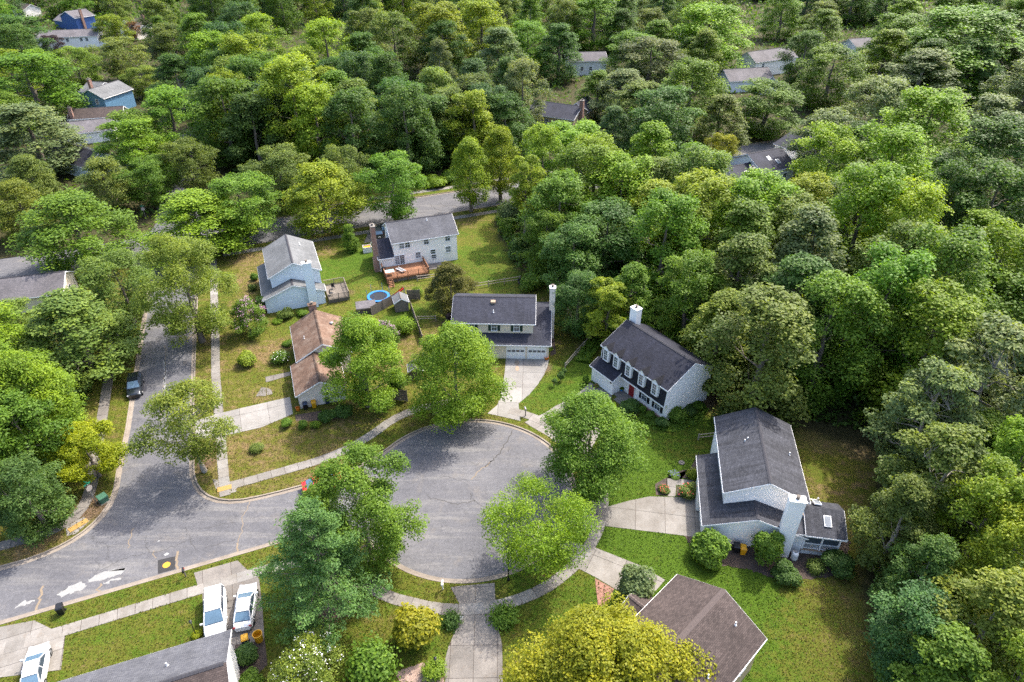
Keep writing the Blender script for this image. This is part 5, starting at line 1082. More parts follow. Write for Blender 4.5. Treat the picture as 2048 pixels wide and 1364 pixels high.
# street and yard trees read from the photograph: x, y, crown radius, height, kind, colour, label
for a in [
    (-73.8, 106.5, 9.1, 13, 's2', 'mg', 'wide spreading green tree over the left end of the through road'),
    (-55.7, 111.2, 8.8, 11, 's2', 'br', 'flat-topped bright green tree below the street name sign'),
    (-57.8, 88.0, 5.2, 11, 's1', 'ol', 'olive tree below the wide spreading tree at left'),
    (-57.6, 75.5, 6.5, 12, 'f3', 'ol', 'olive green lobed tree at left above the huge yellow-green tree'),
    (-67.5, 77.7, 3.4, 9, 's1', 'ol', 'olive tree at the left edge beside the taupe roof'),
    (-49.5, 116.9, 6.6, 12, 's1', 'mg', 'mid green tree on the verge behind the pale blue house'),
    (-35.8, 121.0, 8.0, 13, 's2', 'yg', 'yellow crowned tree on the near verge of the through road'),
    (-46.4, 131.7, 6.0, 12, 's1', 'ol', 'pale olive tree between the yellow tree and the wood'),
    (-22.8, 124.2, 5.9, 13, 's1', 'mg', 'dense round green tree beside the through road behind the white colonial'),
    (-8.3, 130.4, 4.5, 14.5, 's3', 'yg', 'upright yellow-green street tree on the near verge of the through road'),
    (-2.4, 136.0, 4.3, 15, 's3', 'yg', 'upright yellow-green tree right of the street tree'),
    (-33.7, 133.1, 4.4, 12, 's1', 'ol', 'olive tree on the far side of the road left of the round tree'),
    (-72.7, 131.6, 4.8, 10, 's1', 'mg', 'rounded green tree above the street name sign'),
    (-66.9, 137.5, 5.0, 12, 's1', 'ol', 'olive tree left of the wood at the crossroads'),
    (-80.7, 130.0, 6.0, 11, 's2', 'ol', 'flat olive tree below the dark slate roof at left'),
    (-90.4, 117.9, 5.3, 11, 's2', 'ys', 'yellowish tree at the left edge above the through road'),
    (-106.9, 151.7, 9.3, 16, 'f3', 'sage', 'pale sage green tree left of the dark slate roof'),
    (-130.2, 191.9, 10.8, 18, 'f1', 'mg', 'large green tree at the left edge level with the steel blue house'),
    (-182.0, 267.2, 10.9, 16, 'f2', 'dg', 'dark tree in the upper left corner'),
    (-135.2, 223.6, 6.5, 13, 's1', 'mg', 'dark green tree left of the steel blue house'),
    (-175.8, 280.0, 3.8, 7, 's1', 'plum', 'small purple-leaved tree in front of the long white house'),
    (-161.5, 300.7, 6.5, 11, 's1', 'yg', 'yellow-green tree left of the brown roofed house, far left'),
    (-159.4, 309.5, 3.6, 7, 's1', 'rust', 'small reddish tree in front of the brown roofed house, far left'),
    (-129.7, 238.1, 8.5, 13, 's1', 'ol', 'grey olive tree right of the long white house'),
    (-120.4, 259.9, 8.5, 14, 'f2', 'ol', 'olive tree right of the brown roofed house, far left'),
    (-113.6, 217.9, 5.2, 9, 's1', 'ys', 'yellowish olive tree right of the steel blue house'),
    (-86.4, 155.7, 6.2, 13, 'f2', 'mg', 'green tree right of the pale hipped roof'),
    (-80.2, 163.2, 7.3, 16, 'f1', 'mg', 'green tree at the left flank of the wood'),
    (40.0, 140.4, 3.2, 7, 's3', 'rust', 'rust brown tree left of the skylight house'),
    (47.2, 151.7, 3.4, 9, 's1', 'gold', 'golden tree above the rust brown tree'),
    (41.9, 219.2, 10.3, 17, 'f2', 'sage', 'round grey-green tree right of the hidden grey house'),
    (29.6, 188.6, 7.8, 15, 'f3', 'sage', 'dome-shaped grey-green tree right of the slate roof house'),
    (33.9, 155.1, 8.1, 18, 'f2', 'dg', 'dark round tree between the slate roof house and the skylight house'),
    (23.4, 156.7, 4.6, 14, 'f5', 'blue', 'dark narrow tree beside the brick chimney of the slate roof house'),
    (23.7, 196.1, 5.8, 13, 'f5', 'mg', 'slim green tree behind the slate roof house'),
    (15.7, 238.5, 7.8, 18, 'f5', 'dg', 'dark conical tree left of the hidden grey house'),
    (31.6, 283.9, 11.8, 20, 'f1', 'mg', 'green tree behind the hidden grey house'),
    (66.2, 246.5, 14.0, 22, 'f4', 'br', 'large bright green tree left of the white gabled house'),
    (45.5, 179.0, 8.4, 19, 'f4', 'mg', 'green tree in front of the large bright tree'),
    (65.7, 180.7, 8.0, 13.5, 'f2', 'mg', 'green tree below the cluster of pale grey roofs'),
    (49.3, 163.3, 6.2, 15, 'f3', 'ol', 'olive tree above the golden tree'),
    (91.6, 206.2, 8.6, 17, 'f2', 'mg', 'round-headed tree right of the white gabled house'),
    (92.8, 230.0, 7.1, 17, 'f1', 'dg', 'dark tree between the white gabled house and the round-headed tree'),
    (133.1, 255.7, 10.8, 18, 'f4', 'mg', 'green tree right of the farthest small house'),
    (116.7, 203.1, 10.8, 17, 'f6', 'sage', 'feathery sage tree in the upper right wood'),
    (66.9, 144.7, 7.1, 16, 'f1', 'sage', 'pale sage tree behind the skylight house'),
    (70.0, 136.6, 6.3, 16, 'f3', 'dg', 'dark olive tree right of the pale sage tree'),
    (87.0, 143.8, 9.7, 20, 'f4', 'br', 'big bright lobed tree in the right wood'),
    (68.7, 120.0, 8.0, 20, 'f4', 'br', 'bright green tree below the big lobed tree'),
    (138.3, 223.3, 18.0, 24, 'f4', 'mg', 'broad windswept green tree in the upper right corner'),
    (-19.1, 189.8, 4.8, 22, 'f6', 'sage', 'tall pale sage tree standing out of the dark wood'),
    (-49.1, 158.1, 8.1, 24, 'f1', 'yg', 'tallest yellow-green tree at the front of the wood'),
    (-71.4, 195.6, 8.7, 22, 'f4', 'yg', 'yellow-green tree in the wood left of the tallest'),
    (-26.2, 251.0, 11.2, 22, 'f4', 'yg', 'bright yellow-green tree at the back of the wood'),
    (-55.4, 218.4, 8.7, 22, 'f1', 'yg', 'yellow-green tree in the middle of the wood'),
    (-86.7, 210.6, 8.5, 20, 'f1', 'br', 'bright green tree in the wood above the crossroads'),
    (-64.7, 156.0, 7.4, 20, 'f2', 'mg', 'green tree at the left front of the wood'),
    (-10.5, 264.2, 10.3, 21, 'f4', 'yg', 'yellow-green tree at the back right of the wood'),
    (-3.7, 220.9, 8.5, 20, 'f3', 'sage', 'grey-green tree near the right end of the wood'),
    (2.6, 174.2, 5.9, 20, 'f1', 'sage', 'grey-green tree at the right end of the wood'),
    (12.1, 139.7, 8.3, 15, 'f4', 'br', 'bright yellow-green tree in front of the slate roof house'),
    (5.8, 127.4, 4.6, 18, 'f1', 'yg', 'yellow-green tree right of the slim lawn-edge tree'),
    (8.1, 107.5, 5.6, 16, 'f1', 'mg', 'green tree at the lawn edge right of the white colonial'),
    (18.8, 112.6, 6.8, 17, 'f4', 'yg', 'yellow-green tree left of centre in the right wood'),
    (9.7, 94.5, 4.6, 13, 'f2', 'dg', 'dark green tree behind the twin garage house'),
    (5.8, 101.9, 3.6, 12, 'f2', 'mg', 'ivy-covered green tree at the lawn edge'),
    (23.2, 94.4, 6.2, 18, 'f4', 'mg', 'green tree behind the dormer house'),
    (30.6, 101.8, 6.4, 18, 'f1', 'yg', 'yellow-green tree in the right wood below the rust tree'),
    (38.1, 101.4, 7.4, 18, 'f4', 'br', 'bright green tree below the skylight house'),
    (48.8, 106.9, 5.5, 16, 'f1', 'yg', 'yellow-green tree right of the bright green tree'),
    (31.5, 83.0, 5.8, 17, 'f3', 'ol', 'olive lobed tree behind the dormer house'),
    (24.8, 82.7, 4.3, 14, 'f2', 'mg', 'green tree right of the dormer house chimney'),
    (41.6, 86.7, 6.2, 19, 'f3', 'sage', 'grey olive tree in the middle of the right wood'),
    (51.8, 94.6, 6.9, 22, 'f4', 'br', 'tall bright tree in the middle of the right wood'),
    (56.5, 90.7, 5.8, 21, 'f1', 'yg', 'yellow-green tree right of the tall bright tree'),
    (30.1, 67.1, 6.2, 17, 'f1', 'ol', 'big dense olive tree right of the dormer house gable'),
    (27.1, 74.6, 4.3, 13, 'f3', 'ys', 'yellow-tinged tree leaning over the dormer house'),
    (38.3, 69.4, 5.3, 18, 'f1', 'mg', 'green tree behind the weathered grey roof'),
    (45.5, 72.1, 5.7, 20, 'f4', 'mg', 'large green tree in the right wood above the brown lawn'),
    (54.1, 74.7, 6.6, 21, 'f4', 'mg', 'broad green tree near the right edge'),
    (63.9, 79.7, 5.6, 20, 'f1', 'br', 'bright green tree at the right edge'),
    (75.5, 101.0, 6.7, 20, 'f2', 'dg', 'dark green tree at the right edge of the wood'),
    (70.7, 104.4, 4.9, 19, 'f2', 'dg', 'dark tree left of the right edge'),
    (50.2, 57.7, 6.6, 19, 'cat', 'sage', 'pale sage tree with bare twigs at the right edge'),
    (43.1, 54.5, 4.8, 16, 'cat', 'sage', 'pale feathery tree above the brown lawn'),
    (47.7, 46.8, 3.5, 15, 'f1', 'br', 'bright green tree at the right edge below the pale sage tree'),
    (40.5, 46.2, 4.9, 15, 'cat', 'ol', 'olive tree with spreading branches right of the screened porch'),
    (35.7, 42.9, 3.2, 12, 'f6', 'ol', 'olive tree leaning over the lawn right of the screened porch'),
    (41.9, 41.3, 3.8, 15, 'f4', 'br', 'bright green tree in the lower right wood'),
    (35.4, 37.3, 3.0, 11, 'f6', 'dg', 'dark tree with bare grey branches at the lawn edge'),
    (41.4, 37.0, 3.5, 14, 'f1', 'yg', 'yellow-green tree at the right edge low down'),
    (32.3, 32.3, 3.4, 10, 'f2', 'blue', 'deep green tree at the lawn edge lower right'),
    (36.6, 31.2, 4.3, 14, 'f6', 'ys', 'yellowish spreading tree in the lower right corner'),
    (32.5, 28.4, 3.4, 11, 'f3', 'mg', 'green tree at the bottom edge right of the lawn'),
    (36.4, 27.0, 2.9, 13, 'f1', 'yg', 'yellow-green tree in the bottom right corner'),
    (-52.2, 54.5, 3.9, 12, 'f1', 'mg', 'green tree at the left edge beside the huge yellow-green tree'),
    (-48.3, 48.0, 3.1, 9, 'f2', 'dg', 'dark green tree at the left edge above the curved sidewalk'),
    (9.8, 84.7, 3.3, 10, 'f2', 'dg', 'dark tree behind the split-rail fence of the twin garage house'),
    (16.8, 84.0, 3.7, 12, 'f3', 'mg', 'green tree behind the dormer house chimney'),
    (-65.9, 69.5, 5.6, 13, 'f1', 'br', 'bright tree cut by the left edge'),
]:
    place_tree(*a)
placed = [(o.location.x, o.location.y) for o in bpy.data.objects if o.get('category') == 'tree']

# the woods between: spaced fill, each tree its own object
HOUSES = [o for o in bpy.data.objects if o.get('category') == 'house']
CLEAR = [(o.location.x, o.location.y, 11.0 if o.location.y > 130 else 9.0) for o in HOUSES]
# open ground in front of the far houses (lawns, drives) where no tall trees stand
OPEN = [[(-147.3, 224.7), (-123.7, 224.7), (-181.3, 332.1), (-215.9, 332.1)], [(-127.5, 236.1), (-113.1, 236.1), (-166.3, 350.1), (-187.5, 350.1)], [(-99.9, 160.5), (-86.3, 160.5), (-118.2, 221.7), (-136.8, 221.7)], [(-97.7, 145.3), (-81.7, 145.3), (-106.3, 190.7), (-127.1, 190.7)], [(-90.6, 127.4), (-75.9, 127.4), (-98.2, 166.4), (-117.3, 166.4)], [(4.6, 125.1), (17.4, 125.1), (26.8, 194.6), (7.1, 194.6)], [(12.9, 178.2), (25.3, 178.2), (38.6, 274.0), (19.7, 274.0)], [(51.3, 174.3), (70.6, 174.3), (113.6, 283.0), (82.6, 283.0)], [(46.6, 166.0), (62.3, 166.0), (94.6, 254.4), (70.8, 254.4)], [(85.7, 190.7), (97.7, 190.7), (158.1, 311.2), (138.6, 311.2)], [(29.1, 96.8), (45.8, 96.8), (74.0, 157.8), (47.0, 157.8)], [(-171.8, 252.8), (-155.7, 252.8), (-224.3, 367.1), (-247.4, 367.1)]]
def fill(poly, gap, hr, cols, keys, where, rowname, seed, rr=(4.6, 6.4), limit=200):
    r = np.random.default_rng(seed); P_ = np.array(poly); pts = []; tries = 0
    while tries < 6000 and len(pts) < limit:
        tries += 1; q = r.uniform(P_.min(0), P_.max(0))
        if not inside(poly, q[0], q[1]): continue
        if any((q[0] - a) ** 2 + (q[1] - b) ** 2 < gap * gap for a, b in placed): continue
        if any((q[0] - a) ** 2 + (q[1] - b) ** 2 < c * c for a, b, c in CLEAR): continue
        d = q - SO; s, t = d @ SU, d @ SV
        if 69 < t < 88.5 or any(inside(w_, q[0], q[1]) for w_ in OPEN): continue
        placed.append(tuple(q)); pts.append(tuple(q))
    pts.sort(key=lambda q: q[1]); rows = {}
    n = max(1, math.ceil(len(pts) / 14)); per = math.ceil(len(pts) / n); ordn = ['first', 'second', 'third', 'fourth', 'fifth', 'sixth', 'seventh', 'eighth', 'ninth', 'tenth', 'eleventh', 'twelfth', 'thirteenth', 'fourteenth', 'fifteenth']
    def rown(k, n): return 'nearest' if k == 0 else ('farthest' if k == n - 1 else ordn[k])
    for k in range(n):
        row = sorted(pts[k * per:(k + 1) * per], key=lambda q: q[0] / q[1])
        for i, q in enumerate(row):
            c = cols[r.integers(len(cols))]; h = r.uniform(*hr)
            place_tree(q[0], q[1], r.uniform(*rr), h, keys[r.integers(len(keys))], c, f'{PN[c]} tree {where}, {ordn[i]} from left in the {rown(k, n)} row', rowname, r=r)
ALLF = ['f1', 'f2', 'f3', 'f4', 'f5', 'f6', 'f7', 'f8']
fill([(-70.75, 155.08), (-35.84, 144.34), (-16.47, 150.51), (9.27, 163.09), (13.63, 184.35), (2.21, 189.80), (-44.33, 187.50), (-83.82, 194.56)], 7.0, (15, 21), ['mg', 'dg', 'dg', 'yg', 'ol', 'blue', 'dg'], ALLF, 'in front wood beyond the road', 'front of the wood beyond the through road', 301, (5.6, 7.0), 34)
fill([(-84.17, 195.53), (2.22, 190.74), (13.56, 300.58), (23.27, 361.28), (32.90, 392.13), (-161.89, 376.13), (-96.08, 215.74)], 9.6, (17, 22), ['mg', 'mg', 'dg', 'yg', 'yg', 'ol', 'blue'], ALLF, 'deep in wood beyond the road', 'depth of the wood beyond the through road', 311, (7.0, 8.6), 40)
fill([(1.38, 104.14), (6.95, 112.78), (10.55, 126.09), (16.00, 131.07), (67.28, 126.09), (74.09, 101.47), (84.64, 91.75), (63.83, 59.90), (46.67, 62.54), (36.92, 67.78), (31.63, 76.45), (17.99, 93.27), (8.12, 101.47)], 7.4, (13, 19), ['mg', 'dg', 'yg', 'ol', 'br', 'mg'], ALLF, 'in the right wood', 'wood behind the right-hand houses', 302, (5.4, 6.6), 26)
fill([(38.56, 131.07), (66.20, 136.36), (91.00, 101.47), (107.54, 112.78), (173.37, 215.74), (231.56, 334.56), (166.44, 334.56), (96.39, 215.74), (84.76, 168.68), (58.52, 141.99)], 9.5, (16, 21), ['mg', 'dg', 'br', 'ol', 'dg', 'sage'], ALLF, 'in the upper right wood', 'upper right wood', 303, (7.0, 9.0), 32)
fill([(9.53, 168.68), (44.66, 157.79), (53.64, 185.24), (166.44, 334.56), (154.85, 376.13), (25.69, 361.28)], 10.5, (14, 20), ['mg', 'dg', 'sage', 'ol', 'dg'], ALLF, 'around upper right houses', 'trees around the upper right houses', 304, (6.8, 9.0), 26)
fill([(-119.52, 154.41), (-76.86, 141.99), (-80.75, 168.68), (-150.16, 334.56), (-182.00, 376.13), (-272.50, 376.13), (-128.75, 157.79)], 10.5, (11, 17), ['mg', 'mg', 'ol', 'dg', 'br'], ALLF, 'among upper left houses', 'trees among the upper left houses', 305, (5.4, 7.2), 22)
fill([(-251.88, 344.81), (-154.56, 370.06), (0.00, 370.06), (252.34, 344.81), (320.75, 448.52), (0.00, 448.52), (-320.16, 448.52)], 12.5, (17, 23), ['dg', 'dg', 'mg', 'blue', 'ol'], ALLF, 'along the far top edge', 'far trees along the top', 306, (9.5, 12.0), 46)
fill([(31.57, 30.10), (34.08, 37.44), (36.91, 45.93), (44.85, 57.39), (65.01, 59.90), (46.41, 30.10)], 5.2, (9, 13), ['mg', 'dg', 'ol', 'yg', 'blue'], ALLF, 'in the lower right wood', 'lower right wood', 307, (4.0, 5.0), 12)
fill([(-80.88, 80.71), (-66.53, 75.86), (-53.73, 63.45), (-50.94, 55.01), (-53.45, 49.89), (-56.82, 48.53)], 6.0, (8, 12), ['mg', 'dg', 'ol'], ALLF, 'at the left edge', 'trees at the left edge', 308, (3.8, 5.0), 5)
fill([(-100.07, 108.82), (-98.55, 119.16), (-97.38, 128.55), (-95.61, 136.36), (-112.15, 147.99), (-122.71, 141.99)], 8.0, (10, 14), ['ys', 'ol', 'mg'], ['s1', 's2', 'f2'], 'at the road left end', 'trees by the left end of the road', 309, (4.6, 5.8), 4)

# undergrowth: one loose green mass on the floor of the woods
def undergrowth(poly, n, seed, hmax, leaf):
    r = np.random.default_rng(seed); P_ = np.array(poly); q = r.uniform(P_.min(0), P_.max(0), (n * 3, 2)); q = q[inside(poly, q[:, 0], q[:, 1])][:n]
    d = q - SO; s_, t_ = d @ SU, d @ SV; ok = ~((t_ > 71) & (t_ < 87.5) & (s_ > -60))
    for a, b, c in CLEAR: ok &= (q[:, 0] - a) ** 2 + (q[:, 1] - b) ** 2 > (c * .8) ** 2
    q = q[ok]
    hh = hmax * np.clip(.35 + .45 * np.sin(q[:, 0] * .55 + 1.3 * np.sin(q[:, 1] * .31)) * np.sin(q[:, 1] * .47 + 2) + .3 * np.sin(q[:, 0] * 1.7) * np.sin(q[:, 1] * 1.9), .05, 1)
    p = np.c_[q, hh * (.35 + .65 * r.random(len(q)) ** .5)]; nr = unit(r, len(q)) * .8 + np.array([0, 0, .8]); nr /= np.linalg.norm(nr, axis=1, keepdims=True)
    o = link_mesh('undergrowth', leaves_mesh('undergrowth', p, nr, np.full(len(q), leaf), np.clip(.4 + .2 * np.sin(q[:, 0] * .3) * np.sin(q[:, 1] * .23) + r.normal(0, .17, len(q)), 0, 1), r=r), color=(.075, .14, .022))
    tag(o, 'low green undergrowth covering the floor of the woods', 'undergrowth', kind='stuff'); return o
undergrowth([(-72.84, 154.41), (-35.09, 140.54), (-20.49, 145.54), (-2.78, 152.76), (10.31, 159.52), (16.03, 189.80), (32.90, 392.13), (-181.20, 392.13), (-99.16, 215.74)], 30000, 401, 3.4, .75)
undergrowth([(0.94, 103.60), (-3.33, 123.72), (1.69, 136.36), (10.55, 126.09), (16.00, 131.07), (39.77, 136.36), (67.28, 126.09), (99.46, 101.47), (72.73, 59.90), (47.89, 29.28), (31.37, 30.10), (32.71, 36.93), (36.65, 45.93), (45.35, 61.64), (36.24, 65.81), (31.31, 75.29), (17.37, 88.80), (8.02, 99.75)], 46000, 402, 3.0, .6)
undergrowth([(-299.41, 334.56), (-450.09, 521.94), (467.76, 521.94), (311.17, 334.56)], 26000, 406, 4.0, 1.6)
undergrowth([(14.97, 157.79), (41.05, 141.99), (68.29, 128.55), (107.91, 101.47), (333.78, 334.56), (32.90, 392.13)], 30000, 403, 3.0, .9)
undergrowth([(-102.78, 112.78), (-67.10, 119.16), (-80.75, 168.68), (-173.37, 392.13), (-345.70, 392.13)], 22000, 404, 1.8, .8)
undergrowth([(-64.16, 48.53), (-53.45, 49.89), (-50.38, 55.01), (-53.12, 63.45), (-61.04, 88.80), (-98.58, 94.83)], 14000, 405, 1.2, .35)

# ------------------------------------------------------------------ grass blades on the near lawns (three tones of one mass)
def lawn_grass(n, seed):
    r = np.random.default_rng(seed); q = np.c_[r.uniform(-58, 34, n * 2), r.uniform(27, 112, n * 2)]
    dens = np.clip(1.25 - (q[:, 1] - 30) / 85, .12, 1); q = q[r.random(len(q)) < dens]
    ok = inside(LAWN, q[:, 0], q[:, 1]) & ~inside(offset(outline, -.1, True), q[:, 0], q[:, 1])
    for p in NOGRASS: ok &= ~inside(p, q[:, 0], q[:, 1])
    for o in HOUSES:
        c = np.c_[q[:, 0] - o.location.x, q[:, 1] - o.location.y]; a = o.rotation_euler.z
        lx, ly = c[:, 0] * math.cos(a) + c[:, 1] * math.sin(a), -c[:, 0] * math.sin(a) + c[:, 1] * math.cos(a)
        for ch in o.children:
            if ch.name.startswith(('wall', 'garage', 'bay', 'porch_floor', 'porch_slab')) and ch.type == 'MESH':
                bb = ch.bound_box; ok &= ~((lx > bb[0][0]) & (lx < bb[6][0]) & (ly > bb[0][1]) & (ly < bb[6][1]))
    q = q[ok]; g = np.full(len(q), .4)
    for i in range(0, len(q), 4000):
        d = (q[i:i + 4000, None, 0] - NV[None, :, 0]) ** 2 + (q[i:i + 4000, None, 1] - NV[None, :, 1]) ** 2; g[i:i + 4000] = NL_[d.argmin(1)]
    g = g + r.normal(0, .14, len(q)); tone = np.digitize(g, (.30, .62))
    for k, (col, nm) in enumerate((((.155, .115, .045), 'dry straw coloured grass on the near lawns'), ((.100, .108, .014), 'olive green grass on the near lawns'), ((.060, .110, .008), 'lush green grass on the near lawns'))):
        p = q[tone == k]
        if not len(p): continue
        h = r.uniform(.02, .09, len(p)); pos = np.c_[p, h]; nr = unit(r, len(p)) * .75 + np.array([0, 0, .7]); nr /= np.linalg.norm(nr, axis=1, keepdims=True)
        o = link_mesh('grass', leaves_mesh('grass', pos, nr, np.full(len(p), .15), np.clip(.42 + r.normal(0, .2, len(p)), 0, 1), r=r, aspect=2.2), color=col); tag(o, nm, 'grass', kind='stuff')
nsel = (vco[:, 0] > -60) & (vco[:, 0] < 36) & (vco[:, 1] > 25) & (vco[:, 1] < 114); NV = vco[nsel][::3]; NL_ = (lush - bare)[nsel][::3]
lawn_grass(130000, 700)

# ------------------------------------------------------------------ shrubs and flowers
BUSH = {}
def bush_mesh(kind):
    if kind not in BUSH:
        sd_ = sum(map(ord, kind))
        if kind[0] == 'r': BUSH[kind] = make_bush(sd_, 1.0, 1.35, 5200, .135)
        elif kind[0] == 't': BUSH[kind] = make_bush(sd_, 1.0, 1.9, 6500, .13, 13)
        elif kind[0] == 'l': BUSH[kind] = make_bush(sd_, 1.0, .75, 3600, .15, 12)
        elif kind[0] == 'w': BUSH[kind] = make_bush(sd_, 1.0, 1.3, 5200, .15, 11, spiky=.55)
        else: BUSH[kind] = make_bush(sd_, 1.0, .6, 3000, .22, 7, spiky=.9)
    return BUSH[kind]
def shrub(x, y, R, kind, col, label, flowers=None, nf=240, cat='shrub', sz=1.0, group=None):
    root = thing(cat.replace(' ', '_'), label, cat, (x, y, 0), float(rng.uniform(0, 6.28)), group); st_, fo = bush_mesh(kind)
    a = link_mesh('stem', st_, root); b = link_mesh('foliage', fo, root, color=vary(PAL[col], .05, rng))
    for o in (a, b): o.scale = (R, R, R * sz)
    if flowers:
        co = np.empty(len(fo.vertices) * 3, np.float32); fo.vertices.foreach_get('co', co); co = co.reshape(-1, 3)
        up_ = co[(co[:, 2] > np.percentile(co[:, 2], 35))]; p = up_[rng.integers(0, len(up_), nf)] * 1.03
        cl = rng.normal(0, .04, p.shape); nr = unit(rng, nf) * .6 + np.array([0, 0, 1]); nr /= np.linalg.norm(nr, axis=1, keepdims=True)
        f = link_mesh('flowers', leaves_mesh('flowers', p + cl, nr, np.full(nf, .13 / max(R, .6) ** .5), np.full(nf, .5), flowers, rng, 1.1), root); f.scale = (R, R, R * sz); f['kind'] = 'stuff'
    return root
